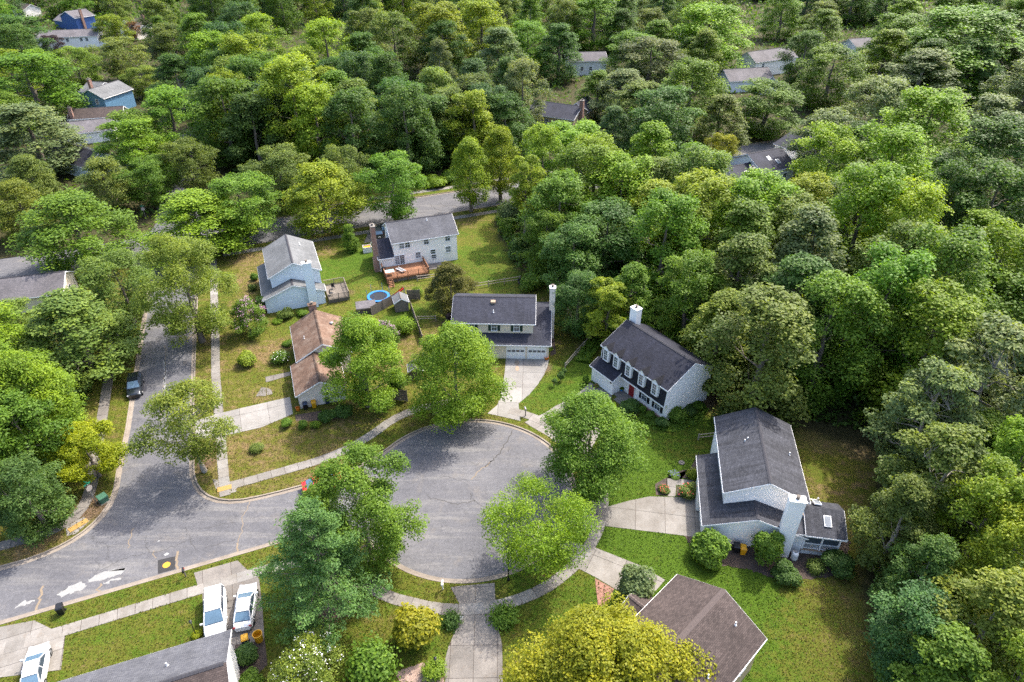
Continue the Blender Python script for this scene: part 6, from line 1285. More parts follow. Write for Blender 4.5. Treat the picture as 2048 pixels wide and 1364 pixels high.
for (x, y), R, kind, col, label, fl, nf, sz in (
    ((19.47, 44.20), 2.05, 'r1', 'mg', 'large green shrub by the driveway corner of the white split-level house', None, 0, 1.0),
    ((24.97, 43.96), 1.75, 't1', 'mg', 'tall egg-shaped shrub against the siding beside the yellow bin', None, 0, 1.05),
    ((26.41, 41.86), 1.5, 'r2', 'dg', 'round dark shrub in front of the siding chimney', None, 0, .8),
    ((31.60, 43.01), 1.75, 'r3', 'dg', 'dark clipped shrub in front of the screened porch', None, 0, .75),
    ((29.69, 42.90), .8, 'w1', 'ol', 'small pale twiggy shrub between the porch and the round shrub', None, 0, .8),
    ((19.41, 52.74), 1.2, 'r4', 'ol', 'red-flowering hydrangea shrub beside the front walk', 'flower_red', 90, .8),
    ((20.48, 55.40), .7, 'w2', 'yg', 'yellow-green shrub at the corner of the front walk bed', None, 0, .9),
    ((16.77, 53.34), .75, 'l1', 'ol', 'low bed of red and orange flowers left of the front walk', 'flower_red', 80, .8),
    ((18.51, 55.71), .8, 'l2', 'mg', 'low bed of violet flowers behind the front walk', 'flower_blue', 70, .5),
    ((11.46, 39.53), 2.0, 't2', 'sage', 'silvery olive shrub beside the driveway of the brown roofed house', None, 0, 1.0),
    ((-8.47, 35.22), 2.35, 't3', 'gold', 'large round golden shrub on the lawn below the curved sidewalk', None, 0, .85),
    ((-22.95, 33.67), 1.15, 'r5', 'dg', 'round dark green shrub against the white gable at bottom left', None, 0, .8),
    ((-21.98, 31.28), 1.2, 'r6', 'mg', 'green shrub at the bottom edge beside the white gable', None, 0, .8),
    ((-0.64, 37.54), 1.05, 'g1', 'mg', 'low mound of dark green grass beside the sidewalk', None, 0, .9),
    ((-5.55, 37.19), .75, 'g2', 'dg', 'small dark grassy clump beside the gravel patch', None, 0, .9),
    ((-11.55, 32.14), 2.0, 'w3', 'mg', 'feathery green shrub at the bottom edge left of the driveway', None, 0, 1.0),
    ((-6.65, 32.45), .9, 'w4', 'br', 'small bright shrub beside the yard lamp near the bottom edge', None, 0, .8),
    ((-28.12, 35.85), .6, 'l3', 'lime', 'small yellow shrub beside the yard lamp at bottom left', None, 0, 1.0),
    ((-27.78, 64.10), .8, 'r7', 'mg', 'leftmost small round shrub on the lawn below the beige garage', None, 0, .9),
    ((-25.73, 63.82), .72, 'r8', 'mg', 'second small round shrub below the beige garage', None, 0, .9),
    ((-24.23, 64.01), .65, 'r9', 'br', 'bright small round shrub below the beige garage', None, 0, .9),
    ((-23.15, 65.52), 1.3, 'l4', 'dg', 'low dark hedge along the beige garage wall', None, 0, 1.2),
    ((-21.11, 66.29), 1.3, 'l5', 'dg', 'low dark hedge under the spiky tree', None, 0, 1.3),
    ((-36.82, 77.28), 1.4, 'r10', 'yg', 'yellow-green shrub on the dry lawn left of the rust roof', None, 0, .85),
    ((-32.48, 77.99), 1.2, 'w5', 'mg', 'white-flowering shrub against the rambler wall', 'flower_white', 140, .8),
    ((-32.66, 81.98), .9, 'l6', 'mg', 'low green shrub against the back of the rambler wall', None, 0, .9),
    ((-30.19, 59.90), .8, 'w6', 'ol', 'sprawling dark weed clump on the dry lawn', None, 0, .6),
    ((-34.91, 89.38), 1.35, 'l7', 'ol', 'rounded shrub at the foot of the pale blue gable', None, 0, 1.3),
    ((-35.77, 88.08), .9, 'l8', 'br', 'bright low shrub in front of the pale blue gable', None, 0, .9),
    ((-32.50, 90.25), 1.0, 'l9', 'mg', 'small shrub below the pale blue chimney', None, 0, .9),
    ((-38.70, 91.75), 1.35, 't4', 'dg', 'tall dark shrub at the left corner of the pale blue house', None, 0, 1.1),
    ((-43.47, 101.47), .8, 'r11', 'mg', 'small green shrub left of the pale blue house', None, 0, 1.0),
    ((-42.74, 98.07), .8, 'r12', 'ol', 'small olive shrub left of the pale blue house', None, 0, .9),
    ((-23.41, 87.37), 1.2, 'l10', 'mg', 'leafy shrub by the low shed', None, 0, 1.0),
    ((-25.39, 87.37), 1.0, 'l11', 'mg', 'low leafy shrub left of the low shed', None, 0, .8),
    ((-16.00, 85.30), 1.35, 'w7', 'br', 'pale green shrub against the side fence', None, 0, 1.0),
    ((-15.41, 96.43), .9, 'w8', 'br', 'bright shrub behind the white roofed shed', None, 0, 1.0),
    ((-15.35, 71.62), 1.1, 'w9', 'dg', 'dark conical shrub by the brown fence panel', None, 0, 1.5),
    ((14.90, 67.08), 1.3, 'r13', 'dg', 'large dark shrub at the porch steps of the dormer house', None, 0, .8),
    ((16.43, 67.08), .75, 'r14', 'mg', 'first small shrub along the brick base of the dormer house', None, 0, .8),
    ((17.38, 65.91), .7, 'r15', 'mg', 'second small shrub along the brick base of the dormer house', None, 0, .8),
    ((18.52, 64.20), 1.0, 'r16', 'dg', 'round dark shrub at the gable corner of the dormer house', None, 0, .8),
    ((20.58, 65.52), 1.2, 'w10', 'mg', 'loose green shrub against the dormer house gable', None, 0, .9),
    ((22.46, 66.69), 1.2, 'l12', 'dg', 'low dark shrub along the dormer house gable', None, 0, 1.0),
    ((23.72, 67.78), 1.0, 'l13', 'mg', 'low shrub at the rear corner of the dormer house gable', None, 0, 1.0),
    ((9.88, 72.92), .55, 't5', 'mg', 'narrow upright shrub at the corner of the arched garage', None, 0, 1.2),
    ((11.28, 72.16), .5, 'l14', 'ol', 'low flowering clump in front of the arched garage', 'flower_red', 60, .6),
    ((5.47, 80.71), .55, 'l15', 'yg', 'yellow-green leaves in the bed beside the cream garage wall', None, 0, .8),
    ((3.14, 98.41), 2.1, 'r17', 'mg', 'green shrub behind the garden chairs', None, 0, .9),
    ((5.16, 101.47), 2.2, 'w11', 'mg', 'leafy shrub at the wood edge behind the cream house', None, 0, 1.0),
    ((1.43, 109.79), 2.4, 'r18', 'dg', 'dark shrub at the wood edge of the lawn', None, 0, 1.0),
    ((-0.86, 119.16), 2.2, 'r19', 'mg', 'green shrub at the upper wood edge of the lawn', None, 0, 1.0),
    ((-0.60, 126.09), 2.2, 'w12', 'sage', 'pale green shrub at the top of the lawn near the road', None, 0, 1.0),
    ((-17.03, 144.34), 3.0, 'l16', 'br', 'bright green bramble at the foot of the wood beside the road', None, 0, .8),
    ((-13.38, 147.37), 3.0, 'l17', 'mg', 'green bramble at the foot of the wood right of the bright one', None, 0, .9),
    ((-20.49, 145.54), 2.4, 'l18', 'mg', 'green bramble at the foot of the wood left of the bright one', None, 0, .9),
    ((33.03, 92.96), 1.0, 'r20', 'br', 'bright shrub behind the flat-roofed back porch', None, 0, 1.0)):
    shrub(x, y, R, kind, col, label, fl, nf, 'shrub', sz)
for (x, y), R, h, fl, col, label, sd_ in (((-38.89, 84.89), 2.9, 5.6, 'flower_pink', 'mg', 'tall pink crape myrtle left of the rust roofed house', 501), ((-18.13, 80.71), 2.2, 4.6, 'flower_pink', 'mg', 'pink crape myrtle behind the rust roofed house', 502),
                               ((-16.83, 31.15), 3.9, 4.6, 'flower_white', 'ys', 'white-flowering crape myrtle at the bottom edge', 503), ((-8.75, 83.29), 1.7, 4.4, None, 'plum', 'dark purple plum tree against the cream house', 504)):
    tm, cm = make_tree(sd_, h, R, .5, 'dome', 13000, .17, lobes=22, clumps=13, lobe_r=.28, clump_r=.14); root = hero(x, y, (tm, cm), col, label, 'flowering_tree')
    if fl:
        co = np.empty(len(cm.vertices) * 3, np.float32); cm.vertices.foreach_get('co', co); co = co.reshape(-1, 3); up_ = co[co[:, 2] > h * .45]
        NB = 1500 if fl == 'flower_pink' else 420; c0 = up_[rng.integers(0, len(up_), 90)]; p = (c0[rng.integers(0, 90, NB)] + rng.normal(0, .17, (NB, 3))) * np.array([1.02, 1.02, 1.02]); nr = unit(rng, NB) * .6 + np.array([0, 0, 1]); nr /= np.linalg.norm(nr, axis=1, keepdims=True)
        link_mesh('flowers', leaves_mesh('flowers', p, nr, np.full(NB, .11), np.full(NB, .5), fl, rng, 1.1), root)['kind'] = 'stuff'
for k, ((x, y), s) in enumerate((((7.16, 74.49), .42), ((6.55, 73.37), .55), ((5.61, 72.27), .42))):
    root = thing('topiary', ('small ball topiary nearest the split-rail fence', 'largest ball topiary, middle of three on the lawn', 'small ball topiary nearest the turning circle')[k], 'topiary', (x, y, 0), 0, 'ball topiaries beside the curved driveway')
    MB().tube((0, 0, -.05), (0, 0, .75), .05, .035, 7).build('stem', 'bark', root); f = link_mesh('foliage', bush_mesh('r%d' % (30 + k))[1], root, color=PAL['dg']); f.scale = (s, s, s * 1.0); f.location.z = .55
def ground_cover(poly, n, h, leaf, col, label, seed):
    r = np.random.default_rng(seed); P_ = np.array(poly); q = r.uniform(P_.min(0), P_.max(0), (n * 4, 2)); q = q[inside(poly, q[:, 0], q[:, 1])][:n]
    p = np.c_[q, h * r.random(len(q)) * (.6 + .4 * np.sin(q[:, 0] * 2.1) * np.sin(q[:, 1] * 1.9))]; nr = unit(r, len(q)) * .6 + np.array([0, 0, 1]); nr /= np.linalg.norm(nr, axis=1, keepdims=True)
    o = link_mesh('ground_cover', leaves_mesh('ground_cover', p, nr, np.full(len(q), leaf), np.clip(.45 + r.normal(0, .2, len(q)), 0, 1), r=r), color=PAL[col]); tag(o, label, 'ground cover', kind='stuff')
ground_cover([(8.86, 77.99), (10.76, 77.28), (12.03, 80.08), (13.16, 81.98), (12.37, 84.89), (10.62, 81.98)], 4200, .8, .26, 'mg', 'bright ivy bank between the fence and the dormer house', 601)
ground_cover([(15.43, 65.52), (17.00, 63.64), (19.63, 62.90), (23.02, 64.38), (25.14, 67.28), (24.57, 68.69), (21.28, 66.49), (19.37, 64.76), (16.94, 67.08)], 4200, .30, .18, 'mg', 'ivy bed curving round the dormer house gable', 602)

# ------------------------------------------------------------------ vehicles
def car(label, loc, head, paint_, kind='sedan', group=None):
    """lofted body, greenhouse, panes, wheels, lamps and mirrors; x forward"""
    root = thing('parked_car', label, 'car', (loc[0], loc[1], loc[2] if len(loc) > 2 else 0), head, group)
    if kind == 'sedan':
        L, W = 4.75, 1.82
        body = [(-.5, .30, .80, .70), (-.46, .24, .92, .86), (-.34, .22, .99, .95), (-.20, .20, .97, .98), (.05, .20, .95, 1.0), (.22, .20, .93, .99), (.36, .21, .85, .95), (.46, .24, .74, .84), (.5, .32, .60, .66)]
        cab = [(-.40, .97, .80), (-.24, 1.40, .66), (-.10, 1.45, .66), (.06, 1.43, .66), (.25, .95, .80)]
    elif kind == 'van':
        L, W = 5.0, 1.95
        body = [(-.5, .34, 1.08, .86), (-.47, .26, 1.12, .95), (-.30, .24, 1.12, 1.0), (.05, .23, 1.10, 1.0), (.24, .23, 1.08, .99), (.38, .24, 1.02, .94), (.47, .27, .90, .84), (.5, .36, .72, .70)]
        cab = [(-.492, 1.10, .88), (-.455, 1.70, .74), (-.2, 1.76, .74), (.08, 1.72, .72), (.28, 1.08, .86)]
    else:
        L, W = 4.6, 1.86
        body = [(-.5, .36, 1.0, .82), (-.47, .28, 1.05, .93), (-.30, .25, 1.05, 1.0), (.05, .24, 1.03, 1.0), (.22, .24, 1.02, .99), (.38, .25, .98, .95), (.47, .28, .88, .86), (.5, .36, .72, .72)]
        cab = [(-.485, 1.04, .84), (-.40, 1.58, .70), (-.15, 1.66, .71), (.06, 1.62, .70), (.24, 1.02, .84)]
    def ring(x, zb, zt, f):
        w_ = W / 2 * f; return [(x * L, s * a * w_, z) for s, a, z in ((-1, .88, zb), (-1, 1.0, zb + .12), (-1, 1.0, zt * .62 + zb * .2), (-1, .94, zt - .05), (-1, .80, zt), (1, .80, zt), (1, .94, zt - .05), (1, 1.0, zt * .62 + zb * .2), (1, 1.0, zb + .12), (1, .88, zb))]
    def loft(rings, nr_):
        vs = [p for r_ in rings for p in r_]; fs = []
        for i in range(len(rings) - 1):
            for k in range(nr_): fs.append((i * nr_ + k, i * nr_ + (k + 1) % nr_, (i + 1) * nr_ + (k + 1) % nr_, (i + 1) * nr_ + k))
        fs += [tuple(range(nr_)), tuple(range((len(rings) - 1) * nr_, len(rings) * nr_))[::-1]]; return vs, fs
    b = MB().add(*loft([ring(*q) for q in body], 10)).build('body', paint_, root, True)
    md = b.modifiers.new('round', 'BEVEL'); md.width = .05; md.segments = 2; md.limit_method = 'ANGLE'; md.angle_limit = R_(28)
    # glass house, then roof and pillars in paint
    rings = []
    for i, (x, z, f) in enumerate(cab):
        zb = min(z, cab[0][1]) - .06; fb = .86
        rings.append([(x * L, -W / 2 * fb, zb), (x * L, -W / 2 * f, z), (x * L, W / 2 * f, z), (x * L, W / 2 * fb, zb)])
    MB().add(*loft(rings, 4)).build('side_glass', 'tint_glass', root)
    def strip(i, j, inset, lift, nm, mat):
        (x0, z0, f0), (x1, z1, f1) = cab[i], cab[j]; a = Vector((x0 * L, 0, z0)); c = Vector((x1 * L, 0, z1)); nrm = Vector((-(z1 - z0), 0, (x1 - x0) * L)).normalized(); nrm = nrm if nrm.z > 0 else -nrm
        p, q = a.lerp(c, inset), c.lerp(a, inset); w0 = (W / 2) * (f0 + (f1 - f0) * inset) - .05; w1 = (W / 2) * (f1 + (f0 - f1) * inset) - .05
        vs = [p + Vector((0, -w0, 0)), q + Vector((0, -w1, 0)), q + Vector((0, w1, 0)), p + Vector((0, w0, 0))]; lo = [v_ - nrm * .02 for v_ in vs]; hi = [v_ + nrm * lift for v_ in vs]
        return MB().add(hi + lo, [(0, 1, 2, 3), (7, 6, 5, 4), (0, 4, 5, 1), (1, 5, 6, 2), (2, 6, 7, 3), (3, 7, 4, 0)]).build(nm, mat, root)
    rf = MB(); n = len(cab)
    for i in range(1, n - 2):
        (x0, z0, f0), (x1, z1, f1) = cab[i], cab[i + 1]; w0, w1 = W / 2 * f0 + .02, W / 2 * f1 + .02
        rf.add([(x0 * L, -w0, z0 - .05), (x1 * L, -w1, z1 - .05), (x1 * L, w1, z1 - .05), (x0 * L, w0, z0 - .05), (x0 * L, -w0 + .06, z0 + .035), (x1 * L, -w1 + .06, z1 + .035), (x1 * L, w1 - .06, z1 + .035), (x0 * L, w0 - .06, z0 + .035)],
               [(4, 5, 6, 7), (0, 1, 5, 4), (3, 7, 6, 2), (0, 4, 7, 3), (1, 2, 6, 5)])
    rf.build('roof', paint_, root)
    strip(0, 1, .07, .03, 'rear_window', 'windscreen'); strip(n - 2, n - 1, .05, .03, 'windscreen', 'windscreen')
    for i, j in ((0, 1), (n - 1, n - 2)):
        for s in (-1, 1):
            (x0, z0, f0), (x1, z1, f1) = cab[i], cab[j]; MB().tube((x0 * L, s * W / 2 * f0, z0 - .02), (x1 * L, s * (W / 2 * f1), z1), .045, .045, 6).build('pillar', paint_, root)
    xm = (cab[1][0] + cab[-2][0]) / 2 * L
    for s in (-1, 1): MB().tube((xm, s * (W / 2 * .87), .95), (xm - .05, s * (W / 2 * cab[2][2] + .01), cab[2][1] - .02), .04, .04, 6).build('pillar', paint_, root)
    for x in (-.31 * L, .31 * L):
        for s in (-1, 1):
            y = s * (W / 2 - .10); t = MB()
            t.tube((x, y - .11, .33), (x, y + .11, .33), .33, .33, 16); wh = t.build('wheel', 'tyre', root); MB().tube((x, y + s * .105, .33), (x, y + s * .125, .33), .21, .20, 12).build('rim', 'rim', wh)
    for s in (-1, 1):
        MB().obox((.478 * L, s * W * .33, .72 * body[-2][2] + .1), (.09, .17, .055), -s * .25).build('headlight', 'lamp_clear', root)
        MB().obox((-.485 * L, s * W * .36, body[1][2] * .84), (.05, .15, .08), s * .2).build('tail_light', 'lamp_red', root)
        MB().obox((cab[-1][0] * L - .25, s * (W / 2 + .07), cab[-1][1] + .06), (.06, .11, .07), 0).build('mirror', paint_, root)
    MB().box(L * .5 - .04, L * .5 + .015, -.35, .35, .38, .56).build('grille', 'black', root); MB().box(-L * .5 - .012, -L * .5 + .03, -.26, .26, .50, .62).build('number_plate', 'white', root)
    return root
VD = math.atan2(.927, -.375); UD = math.atan2(.375, .927)
car('white minivan parked nose-in on the driveway at bottom left', (*(-27.02, 37.64), .03), VD + math.pi - .04, 'car_white', 'van')
car('white sedan with dark rear window parked beside the minivan', (*(-24.54, 38.47), .03), math.atan2(9.0, -.65 - 1.2), 'car_white', 'sedan')
car('black car parked at the left kerb of the side street', (*(-49.96, 71.62), RZ), VD + math.pi, 'car_black', 'suv')
car('red car at the kerb half hidden behind the pine and loose tree', (*(-20.87, 54.09), RZ), UD, 'car_red', 'sedan')
car('white car on the driveway in the bottom left corner', (*(-40.41, 32.41), .03), VD, 'car_white', 'sedan')
car('dark grey car behind the brick chimney of the white colonial', (*(-25.73, 119.16), .03), VD, 'car_grey', 'suv')
car('black car beside the front corner of the white colonial', (*(-24.68, 120.95), .03), VD, 'car_black', 'sedan')

# ------------------------------------------------------------------ street furniture and yard things
def wheelie_bin(label, loc, rz, body, lid, group=None):
    r = thing('wheelie_bin', label, 'trash bin', (loc[0], loc[1], loc[2] if len(loc) > 2 else 0), rz, group)
    b = MB(); lo = [(-.22, -.24), (.22, -.24), (.22, .24), (-.22, .24)]; hi = [(-.29, -.33), (.29, -.33), (.29, .33), (-.29, .33)]
    b.add([(x, y, .06) for x, y in lo] + [(x, y, .95) for x, y in hi], [(3, 2, 1, 0), (4, 5, 6, 7)] + [(i, (i + 1) % 4, (i + 1) % 4 + 4, i + 4) for i in range(4)]).build('body', body, r)
    MB().add([(-.31, -.36, .955), (.31, -.36, .955), (.31, .36, .955), (-.31, .36, .955), (-.25, -.28, 1.05), (.25, -.28, 1.05), (.25, .30, 1.07), (-.25, .30, 1.07)], [(3, 2, 1, 0), (4, 5, 6, 7), (0, 1, 5, 4), (1, 2, 6, 5), (2, 3, 7, 6), (3, 0, 4, 7)]).build('lid', lid, r)
    MB().tube((-.27, .40, .98), (.27, .40, .98), .02).build('handle', body, r)
    for s in (-1, 1): MB().tube((s * .25, .27, .11), (s * .31, .27, .11), .11, .11, 10).build('wheel', 'tyre', r)
def tub(label, loc, mat, r_=.26, h=.62):
    return tag(MB().lathe([(r_ * .78, 0), (r_ * .85, .05), (r_, h - .05), (r_ * 1.08, h - .04), (r_ * 1.08, h), (r_ * .93, h), (r_ * .85, h * .35)], (0, 0, 0), 16).build('tub', mat, loc=(*loc, .02)), label, 'tub')
wheelie_bin('black trash bin standing at the kerb at bottom left', (-41.46, 38.16), .4, 'black', 'black')
wheelie_bin('bin with a yellow lid beside the white gable at bottom left', (-23.49, 35.08), .4, 'navy_bin', 'yellow')
tub('round orange tub at the end of the sedan driveway', (-22.45, 35.41), 'yellow', .40, 1.0)
wheelie_bin('black bin against the siding between two large shrubs', (22.50, 45.12), -.2, 'black', 'black')
wheelie_bin('yellow bin against the siding between two large shrubs', (23.09, 44.87), -.2, 'yellow', 'yellow')
wheelie_bin('black bin against the beige garage wall', (-26.34, 67.48), .35, 'black', 'navy_bin'); wheelie_bin('yellow bin against the beige garage wall', (-25.32, 67.78), .35, 'yellow', 'yellow')
wheelie_bin('dark bin nearest the spiky tree at the beige garage wall', (-23.86, 68.69), .35, 'navy_bin', 'black'); tub('orange tub at the corner of the beige garage', (-27.28, 67.18), 'orange', .25, .5)
tub('orange pumpkin planter beside the right garage door', (4.87, 78.36), 'orange', .32, .45)
def mailbox(label, loc, rz, mat, post, arm=False):
    r = thing('mailbox', label, 'mailbox', (*loc, 0), rz); MB().box(-.05, .05, -.05, .05, -.1, 1.05).build('post', post, r); MB().box(-.05, .05, -.35, .15, .92, 1.0).build('arm', post, r)
    b = MB(); pr_ = [(-.11, 1.01), (.11, 1.01), (.11, 1.14)] + [(.11 * math.cos(t), 1.14 + .11 * math.sin(t)) for t in np.linspace(.2, math.pi - .2, 7)] + [(-.11, 1.14)]
    n = len(pr_); b.add([(x, -.38, z) for x, z in pr_] + [(x, .16, z) for x, z in pr_], [tuple(range(n)), tuple(range(n, 2 * n))[::-1]] + [(i, i + n, (i + 1) % n + n, (i + 1) % n) for i in range(n)]); b.build('box', mat, r); MB().box(.112, .125, -.1, .02, 1.1, 1.28).build('flag', 'red', r)
mailbox('dark mailbox on a brown post by the kerb at bottom left', (-31.65, 42.14), .4, 'black', 'wood_grey'); mailbox('white mailbox on a white post at the turning circle kerb', (-6.58, 40.68), 0, 'white', 'white'); mailbox('grey mailbox beside the twin garage driveway apron', (1.70, 66.10), 3.4, 'metal', 'wood_grey')
def lamp_post(label, loc, h, big=True):
    r = thing('lamp_post', label, 'lamp post', (*loc, 0)); k = 1.0 if big else .6
    MB().tube((0, 0, -.1), (0, 0, h), .075 * k, .055 * k, 10).build('pole', 'black', r); MB().lathe([(.13 * k, -.05), (.13 * k, .30 * k), (.08 * k, .4 * k)], (0, 0, 0), 10).build('base', 'black', r)
    MB().lathe([(.08 * k, 0), (.16 * k, .08), (.20 * k, .42 * k), (.19 * k, .44 * k)], (0, 0, h), 10).build('lantern', 'glass_pale', r); MB().lathe([(.24 * k, 0), (.20 * k, .08), (.06 * k, .20 * k), (.02, .30 * k)], (0, 0, h + .44 * k), 10).build('cap', 'black', r)
lamp_post('tall black lamp post under the fine-leaved tree', (-0.34, 41.69), 4.6); lamp_post('tall black lamp post by the kerb beside the broad tree', (8.67, 53.19), 4.6); lamp_post('short yard lamp on the lawn at bottom left', (-28.21, 35.85), 1.9, False); lamp_post('short yard lamp beside the bottom driveway', (-6.44, 32.50), 1.8, False)
ub = thing('utility_box', 'green utility box on the verge below the street sign', 'utility box', (*(-44.43, 51.87), 0), .9); MB().box(-.42, .42, -.42, .42, -.05, .62).build('cabinet', 'green_metal', ub); MB().box(-.46, .46, -.47, .46, .62, .78).build('lid', 'green_metal', ub); MB().box(-.5, .5, -.5, .5, -.05, .06).build('pad', 'concrete', ub)
bg_ = thing('drain_box', 'black ribbed cover at the foot of the lamp post by the broad tree', 'utility cover', (*(8.11, 53.04), 0), -.1); MB().lathe([(.55, 0), (.55, .16), (.42, .30), (.12, .36)], (0, 0, 0), 14).build('dome', 'black', bg_)
def street_sign(label, loc, rz, h, stop=True):
    r = thing('street_sign', label, 'street sign', (*loc, 0), rz); MB().tube((0, 0, -.1), (0, 0, h), .035, .035, 8).build('post', 'metal', r)
    MB().box(-.38, .38, -.012, .012, h - .02, h + .14).build('name_blade', 'sign_green', r); MB().box(-.012, .012, -.38, .38, h + .16, h + .32).build('name_blade', 'sign_green', r)
    if stop:
        b = MB(); o8 = [(.36 * math.cos(R_(22.5 + 45 * k)), .36 * math.sin(R_(22.5 + 45 * k))) for k in range(8)]
        b.add([(x, -.05, h - .55 + z) for x, z in o8] + [(x, -.04, h - .55 + z) for x, z in o8], [tuple(range(8)), tuple(range(8, 16))[::-1]] + [(i, i + 8, (i + 1) % 8 + 8, (i + 1) % 8) for i in range(8)]); b.build('sign_plate', 'sign_back', r)
street_sign('stop sign seen from behind with green street name blades at the corner', (-45.06, 51.51), 1.2, 2.9); street_sign('distant street sign post with a green blade by the crossroads', (-72.75, 126.09), .4, 2.9)

# trampoline
tr = thing('trampoline', 'round trampoline with a blue padded rim in the back yard', 'trampoline', (*(-21.37, 94.52), 0)); n = 30
MB().lathe([(1.42, .86), (1.42, .90), (.02, .89)], (0, 0, 0), n).build('mat', 'black', tr); MB().lathe([(1.40, .90), (1.42, .96), (1.80, .96), (1.84, .90), (1.80, .86), (1.42, .88), (1.40, .90)], (0, 0, 0), n, False).build('rim_pad', 'blue', tr)
for k in range(6):
    a = k * math.pi / 3 + .3; x, y = 1.72 * math.cos(a), 1.72 * math.sin(a); MB().tube((x, y, 0), (x, y, .9), .025).build('leg', 'metal', tr); MB().tube((x * 1.04, y * 1.04, .3), (x * 1.04, y * 1.04, 2.3), .03).build('net_pole', 'blue', tr)

# sheds and fences
def shed(label, loc, rz, w_, d, h, hr, wall, roof):
    r = thing('shed', label, 'shed', (*loc, 0), rz); gable_walls(r, -w_ / 2, w_ / 2, -d / 2, d / 2, h, hr, 'y', wall); gable_roof(r, -w_ / 2, w_ / 2, -d / 2, d / 2, h, hr, 'y', roof, .12, cap=wall, capw=.08)
    MB().box(-w_ * .28, w_ * .28, -d / 2 - .03, -d / 2 + .01, .08, h - .1).build('door', wall, r); return r
shed('grey shed with a pale white roof beside the panel fence', (-17.45, 92.20), R_(16), 2.1, 2.0, 1.75, 2.4, 'wood_grey', 'roof_pale')
ls = thing('shed', 'low storage shed with a brown sloped lid beside the trampoline', 'shed', (*(-22.84, 91.44), 0), R_(14)); MB().box(-1.35, 1.35, -.75, .75, 0, 1.05).build('body', 'wood_grey', ls); slope(ls, (-1.5, -.9, 1.05), (1.5, -.9, 1.05), (1.5, .85, 1.42), (-1.5, .85, 1.42), 'roof_old', trim='wood_grey')
shed('small shed with a slate roof beside the full round tree', (-13.09, 74.49), R_(10), 1.8, 1.6, 1.5, 2.1, 'wood_grey', 'roof_mid')
def panel_fence(label, pts, h, mat='wood_grey', step=.15):
    """upright boards between posts, each board its own piece"""
    r = thing('panel_fence', label, 'fence', (*pts[0], 0)); o = np.array(pts[0])
    for a, b in zip(pts[:-1], pts[1:]):
        a, b = np.array(a) - o, np.array(b) - o; L = np.hypot(*(b - a)); d = (b - a) / L; rz = math.atan2(d[1], d[0])
        for t in np.arange(0, L + .01, L / max(1, round(L / 2.4))): p = a + d * t; MB().box(p[0] - .06, p[0] + .06, p[1] - .06, p[1] + .06, -.1, h + .12).build('post', mat, r)
        for z in (.3, h * .55, h - .15): m = (a + b) / 2 + np.array([-d[1], d[0]]) * .05; MB().obox((m[0], m[1], z), (L / 2, .02, .045), rz).build('rail', 'wood_pale', r)
        me = MB().obox((0, 0, h / 2 + .04), (step / 2 - .006, .012, h / 2), 0).mesh('board', mat)
        for t in np.arange(step / 2, L, step): p = a + d * t; bo = link_mesh('board', me, r, (p[0], p[1], float(rng.uniform(-.03, .03)))); bo.rotation_euler = (0, 0, rz)
    return r
panel_fence('weathered panel fence between the low shed and the white roofed shed', [(-21.72, 89.96), (-18.77, 93.74)], 1.7); panel_fence('weathered panel fence right of the white roofed shed', [(-16.75, 94.83), (-14.84, 94.99)], 1.8)
panel_fence('dark board fence running down behind the rust roofed house', [(-15.93, 92.05), (-13.00, 82.50)], 1.3); panel_fence('brown board fence panel between the spiky tree and the full round tree', [(-15.48, 69.30), (-13.55, 68.99)], 1.8)
def split_rail(label, pts, h=1.15, n=2, mat='wood_pale', gap=2.6):
    r = thing('split_rail_fence', label, 'fence', (*pts[0], 0)); o = np.array(pts[0])
    for a, b in zip(pts[:-1], pts[1:]):
        a, b = np.array(a) - o, np.array(b) - o; L = np.hypot(*(b - a)); k = max(1, round(L / gap))
        for i in range(k + 1): p = a + (b - a) * i / k; MB().tube((p[0], p[1], -.1), (p[0], p[1], h), .08, .075, 7).build('post', mat, r)
        for i in range(k):
            p, q = a + (b - a) * i / k, a + (b - a) * (i + 1) / k
            for j in range(n): z = h * (.42 + .45 * j / max(1, n - 1)); MB().tube((*p, z + rng.uniform(-.04, .04)), (*q, z + rng.uniform(-.04, .04)), .055, .05, 6).build('rail', mat, r)
split_rail('split-rail fence between the cream house lawn and the ivy bank', [(7.33, 76.10), (9.09, 79.21), (11.45, 83.02)], 1.1); split_rail('split-rail fence across the lawn behind the cream house', [(-6.53, 98.41), (1.35, 100.95)], 1.1)
split_rail('split-rail fence left of the bronze tree', [(-15.94, 101.13), (-12.24, 102.18)], 1.0); split_rail('short pale rail fence beside the weathered grey roof', [(22.46, 61.64), (24.72, 62.00)], 1.0)
split_rail('thin pale rail in the yard left of the cream house', [(-14.42, 88.51), (-11.67, 88.65)], .9)
split_rail('rustic rail fence at the foot of the wood behind the cream house', [(8.65, 90.55), (10.22, 85.98), (11.37, 83.82)], 1.2, 2, 'wood_tan')

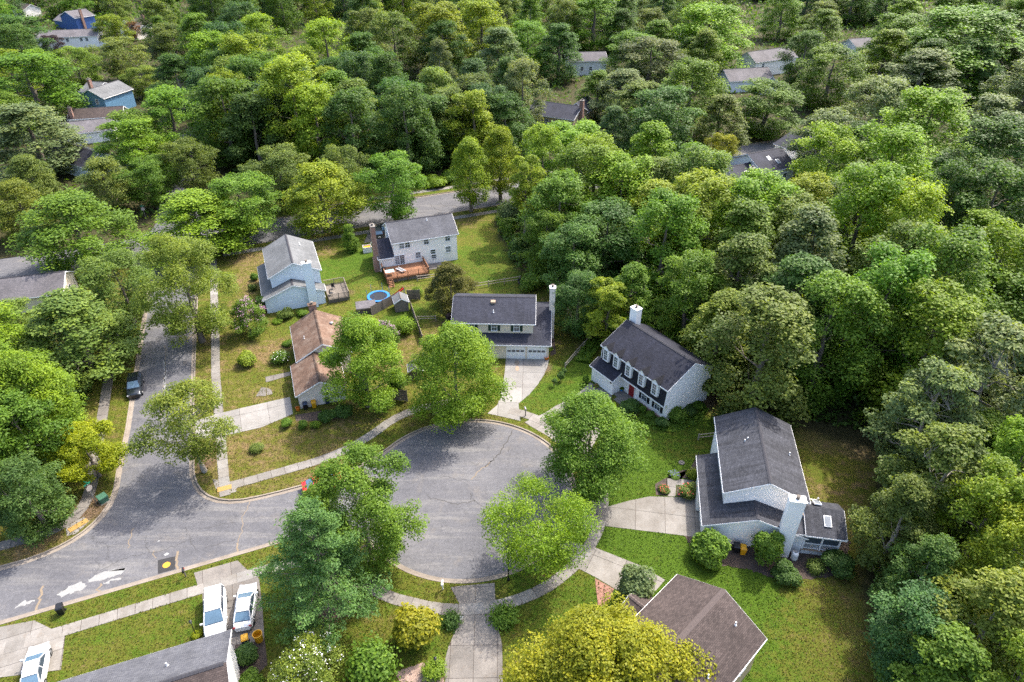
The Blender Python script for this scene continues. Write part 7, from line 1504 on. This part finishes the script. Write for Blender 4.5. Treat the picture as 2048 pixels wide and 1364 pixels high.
# garden seats, stones, tanks
def adirondack(label, loc, rz, mat):
    r = thing('garden_chair', label, 'chair', (*loc, 0), rz, 'garden chairs by the wood')
    for i in range(5): MB().box(-.28, .28, -.30 + i * .12, -.20 + i * .12, .36 - i * .025, .385 - i * .025).build('seat_slat', mat, r)
    for i in range(5): x = -.26 + i * .13; MB().add([(x - .055, .26, .22), (x + .055, .26, .22), (x + .055, .62, 1.0 - abs(i - 2) * .06), (x - .055, .62, 1.0 - abs(i - 2) * .06), (x - .055, .29, .21), (x + .055, .29, .21), (x + .055, .65, .99 - abs(i - 2) * .06), (x - .055, .65, .99 - abs(i - 2) * .06)], [(0, 1, 2, 3), (7, 6, 5, 4), (0, 4, 5, 1), (1, 5, 6, 2), (2, 6, 7, 3), (3, 7, 4, 0)]).build('back_slat', mat, r)
    for s in (-1, 1):
        MB().box(s * .36 - .07, s * .36 + .07, -.36, .40, .58, .61).build('armrest', mat, r); MB().box(s * .33 - .03, s * .33 + .03, -.32, -.24, 0, .58).build('leg', mat, r); MB().box(s * .33 - .03, s * .33 + .03, .30, .38, 0, .58).build('leg', mat, r)
adirondack('black garden chair, leftmost of three by the wood', (1.42, 99.75), .3, 'black'); adirondack('dark green garden chair, middle of three by the wood', (2.24, 99.08), -.1, 'shutter_green'); adirondack('red garden chair by the wood', (2.82, 98.57), -.5, 'red')
for k, px in enumerate([(3.98, 93.43), (4.38, 93.35), (4.78, 93.27), (5.18, 93.35), (5.58, 93.50), (5.91, 93.74)]):
    sg = MB().obox((0, 0, .18), (.17, .13, .20), .1 * k); tag(sg.build('edging_stone', 'wall_stone', loc=(*px, 0)), ('first', 'second', 'third', 'fourth', 'fifth', 'sixth')[k] + ' brown edging stone from left behind the cream house', 'stone', 'edging stones behind the cream house')
pt = thing('propane_tank', 'white propane tank beside the siding chimney', 'gas tank', (*(28.03, 44.20), 0)); MB().lathe([(.30, .08), (.34, .16), (.34, .80), (.28, .98), (.12, 1.06)], (0, 0, 0), 18).build('body', 'white', pt); MB().lathe([(.14, 1.04), (.15, 1.2), (.13, 1.22)], (0, 0, 0), 14).build('collar', 'metal', pt); MB().lathe([(.27, 0), (.27, .09)], (0, 0, 0), 14).build('foot', 'metal', pt)
gr = thing('grill', 'black covered grill on the cedar deck', 'grill', (-21.7, 102.5, .85), R_(20)); MB().lathe([(.34, .0), (.36, .5), (.34, .95), (.24, 1.15), (.06, 1.2)], (0, 0, 0), 14).build('cover', 'black', gr); MB().box(-.62, -.30, -.2, .2, .72, .78).build('side_shelf', 'black', gr)
dt = thing('patio_table', 'teal patio table on the cedar deck', 'table', (-20.6, 101.7, .85), R_(20)); MB().box(-.75, .75, -.5, .5, .70, .75).build('table_top', 'teal', dt)
for x in (-.65, .65):
    for y in (-.4, .4): MB().box(x - .03, x + .03, y - .03, y + .03, 0, .70).build('leg', 'white', dt)
lo_ = thing('lounger', 'white framed grey lounger on the cedar deck', 'lounger', (-18.9, 103.0, .85), R_(20 - 62)); MB().box(-.9, .9, -.3, .3, .30, .36).build('seat', 'metal', lo_); MB().box(-.95, .95, -.36, -.31, .28, .38).box(-.95, .95, .31, .36, .28, .38).build('frame', 'white', lo_)
for x in (-.8, .8):
    for y in (-.32, .32): MB().box(x - .03, x + .03, y - .03, y + .03, 0, .28).build('leg', 'white', lo_)
bx = thing('bin_store', 'small white bin store with yellow lids beside the brick chimney', 'bin store', (*(-26.32, 112.18), 0), R_(20)); MB().box(-.75, .75, -.6, -.55, 0, 1.1).box(-.75, -.70, -.55, .6, 0, 1.1).box(.70, .75, -.55, .6, 0, 1.1).box(-.70, .70, .55, .6, 0, 1.1).build('screen_wall', 'lattice', bx); MB().box(-.60, .60, -.40, .40, .3, .95).build('lid', 'yellow', bx)
sl = thing('slide', 'red plastic slide beside the deck stairs', 'slide', (*(-18.38, 96.11), 0), R_(25)); MB().add([(-.9, -.25, .1), (.9, -.25, 1.25), (.9, .25, 1.25), (-.9, .25, .1), (-.9, -.25, .05), (.9, -.25, 1.2), (.9, .25, 1.2), (-.9, .25, .05)], [(0, 1, 2, 3), (7, 6, 5, 4), (0, 4, 5, 1), (1, 5, 6, 2), (2, 6, 7, 3), (3, 7, 4, 0)]).build('chute', 'red', sl)
for s in (-1, 1): MB().add([(-.9, s * .27, .1), (.9, s * .27, 1.25), (.9, s * .27, 1.45), (-.9, s * .27, .28)], [(0, 1, 2, 3)]).build('side', 'red', sl); MB().box(.9, .96, s * .22 - .03, s * .22 + .03, 0, 1.3).build('leg', 'blue', sl)
ab = thing('garden_arbour', 'white garden arbour behind the rust roofed house', 'arbour', (*(-22.96, 82.24), 0), R_(20))
for x in (-.55, .55):
    for y in (-.35, .35): MB().box(x - .05, x + .05, y - .05, y + .05, 0, 2.1).build('post', 'white', ab)
for y in (-.35, .35): MB().box(-.8, .8, y - .04, y + .04, 2.1, 2.2).build('beam', 'white', ab)
for x in (-.6, -.2, .2, .6): MB().box(x - .03, x + .03, -.6, .6, 2.2, 2.28).build('slat', 'white', ab)
for k, ((x, y), z) in enumerate((((-29.19, 97.25), .70), ((-29.06, 95.15), .70))):
    ch_ = thing('patio_chair', ('dark patio chair on the weathered deck, farther of two', 'dark patio chair on the weathered deck, nearer of two')[k], 'chair', (x, y, z), .5 + k, 'patio chairs on the weathered deck')
    MB().box(-.25, .25, -.25, .25, .40, .45).build('seat', 'black', ch_); MB().box(-.25, .25, .21, .26, .45, .95).build('backrest', 'black', ch_)
    for a in (-.22, .22):
        for b in (-.22, .22): MB().box(a - .02, a + .02, b - .02, b + .02, 0, .40).build('leg', 'metal', ch_)
fp = tag(MB().lathe([(.35, 0), (.35, .10), (.25, .12), (.05, .06)], (0, 0, 0), 14).build('stepping_stone', 'concrete_old', loc=(*(19.66, 57.72), 0)), 'round grey garden stone set in the lawn', 'stone')
pp = thing('planter', 'blue planter with red flowers on the dormer house porch', 'planter', (*(14.48, 71.08), .1)); MB().lathe([(.16, 0), (.22, .35), (.24, .36), (.2, .33)], (0, 0, 0), 12).build('pot', 'blue', pp); f = link_mesh('foliage', bush_mesh('l1')[1], pp, color=PAL['mg']); f.scale = (.34,) * 3; f.location.z = .3
gb = thing('grill', 'black grill on the tan deck at the bottom edge', 'grill', (18.6, 27.2, 2.3), -.8); MB().box(-.6, .6, -.3, .3, .1, .85).build('cabinet', 'black', gb); MB().box(-.45, .45, -.28, .28, .85, 1.15).build('hood', 'black', gb); MB().box(.6, .95, -.25, .25, .80, .84).build('side_shelf', 'metal', gb)
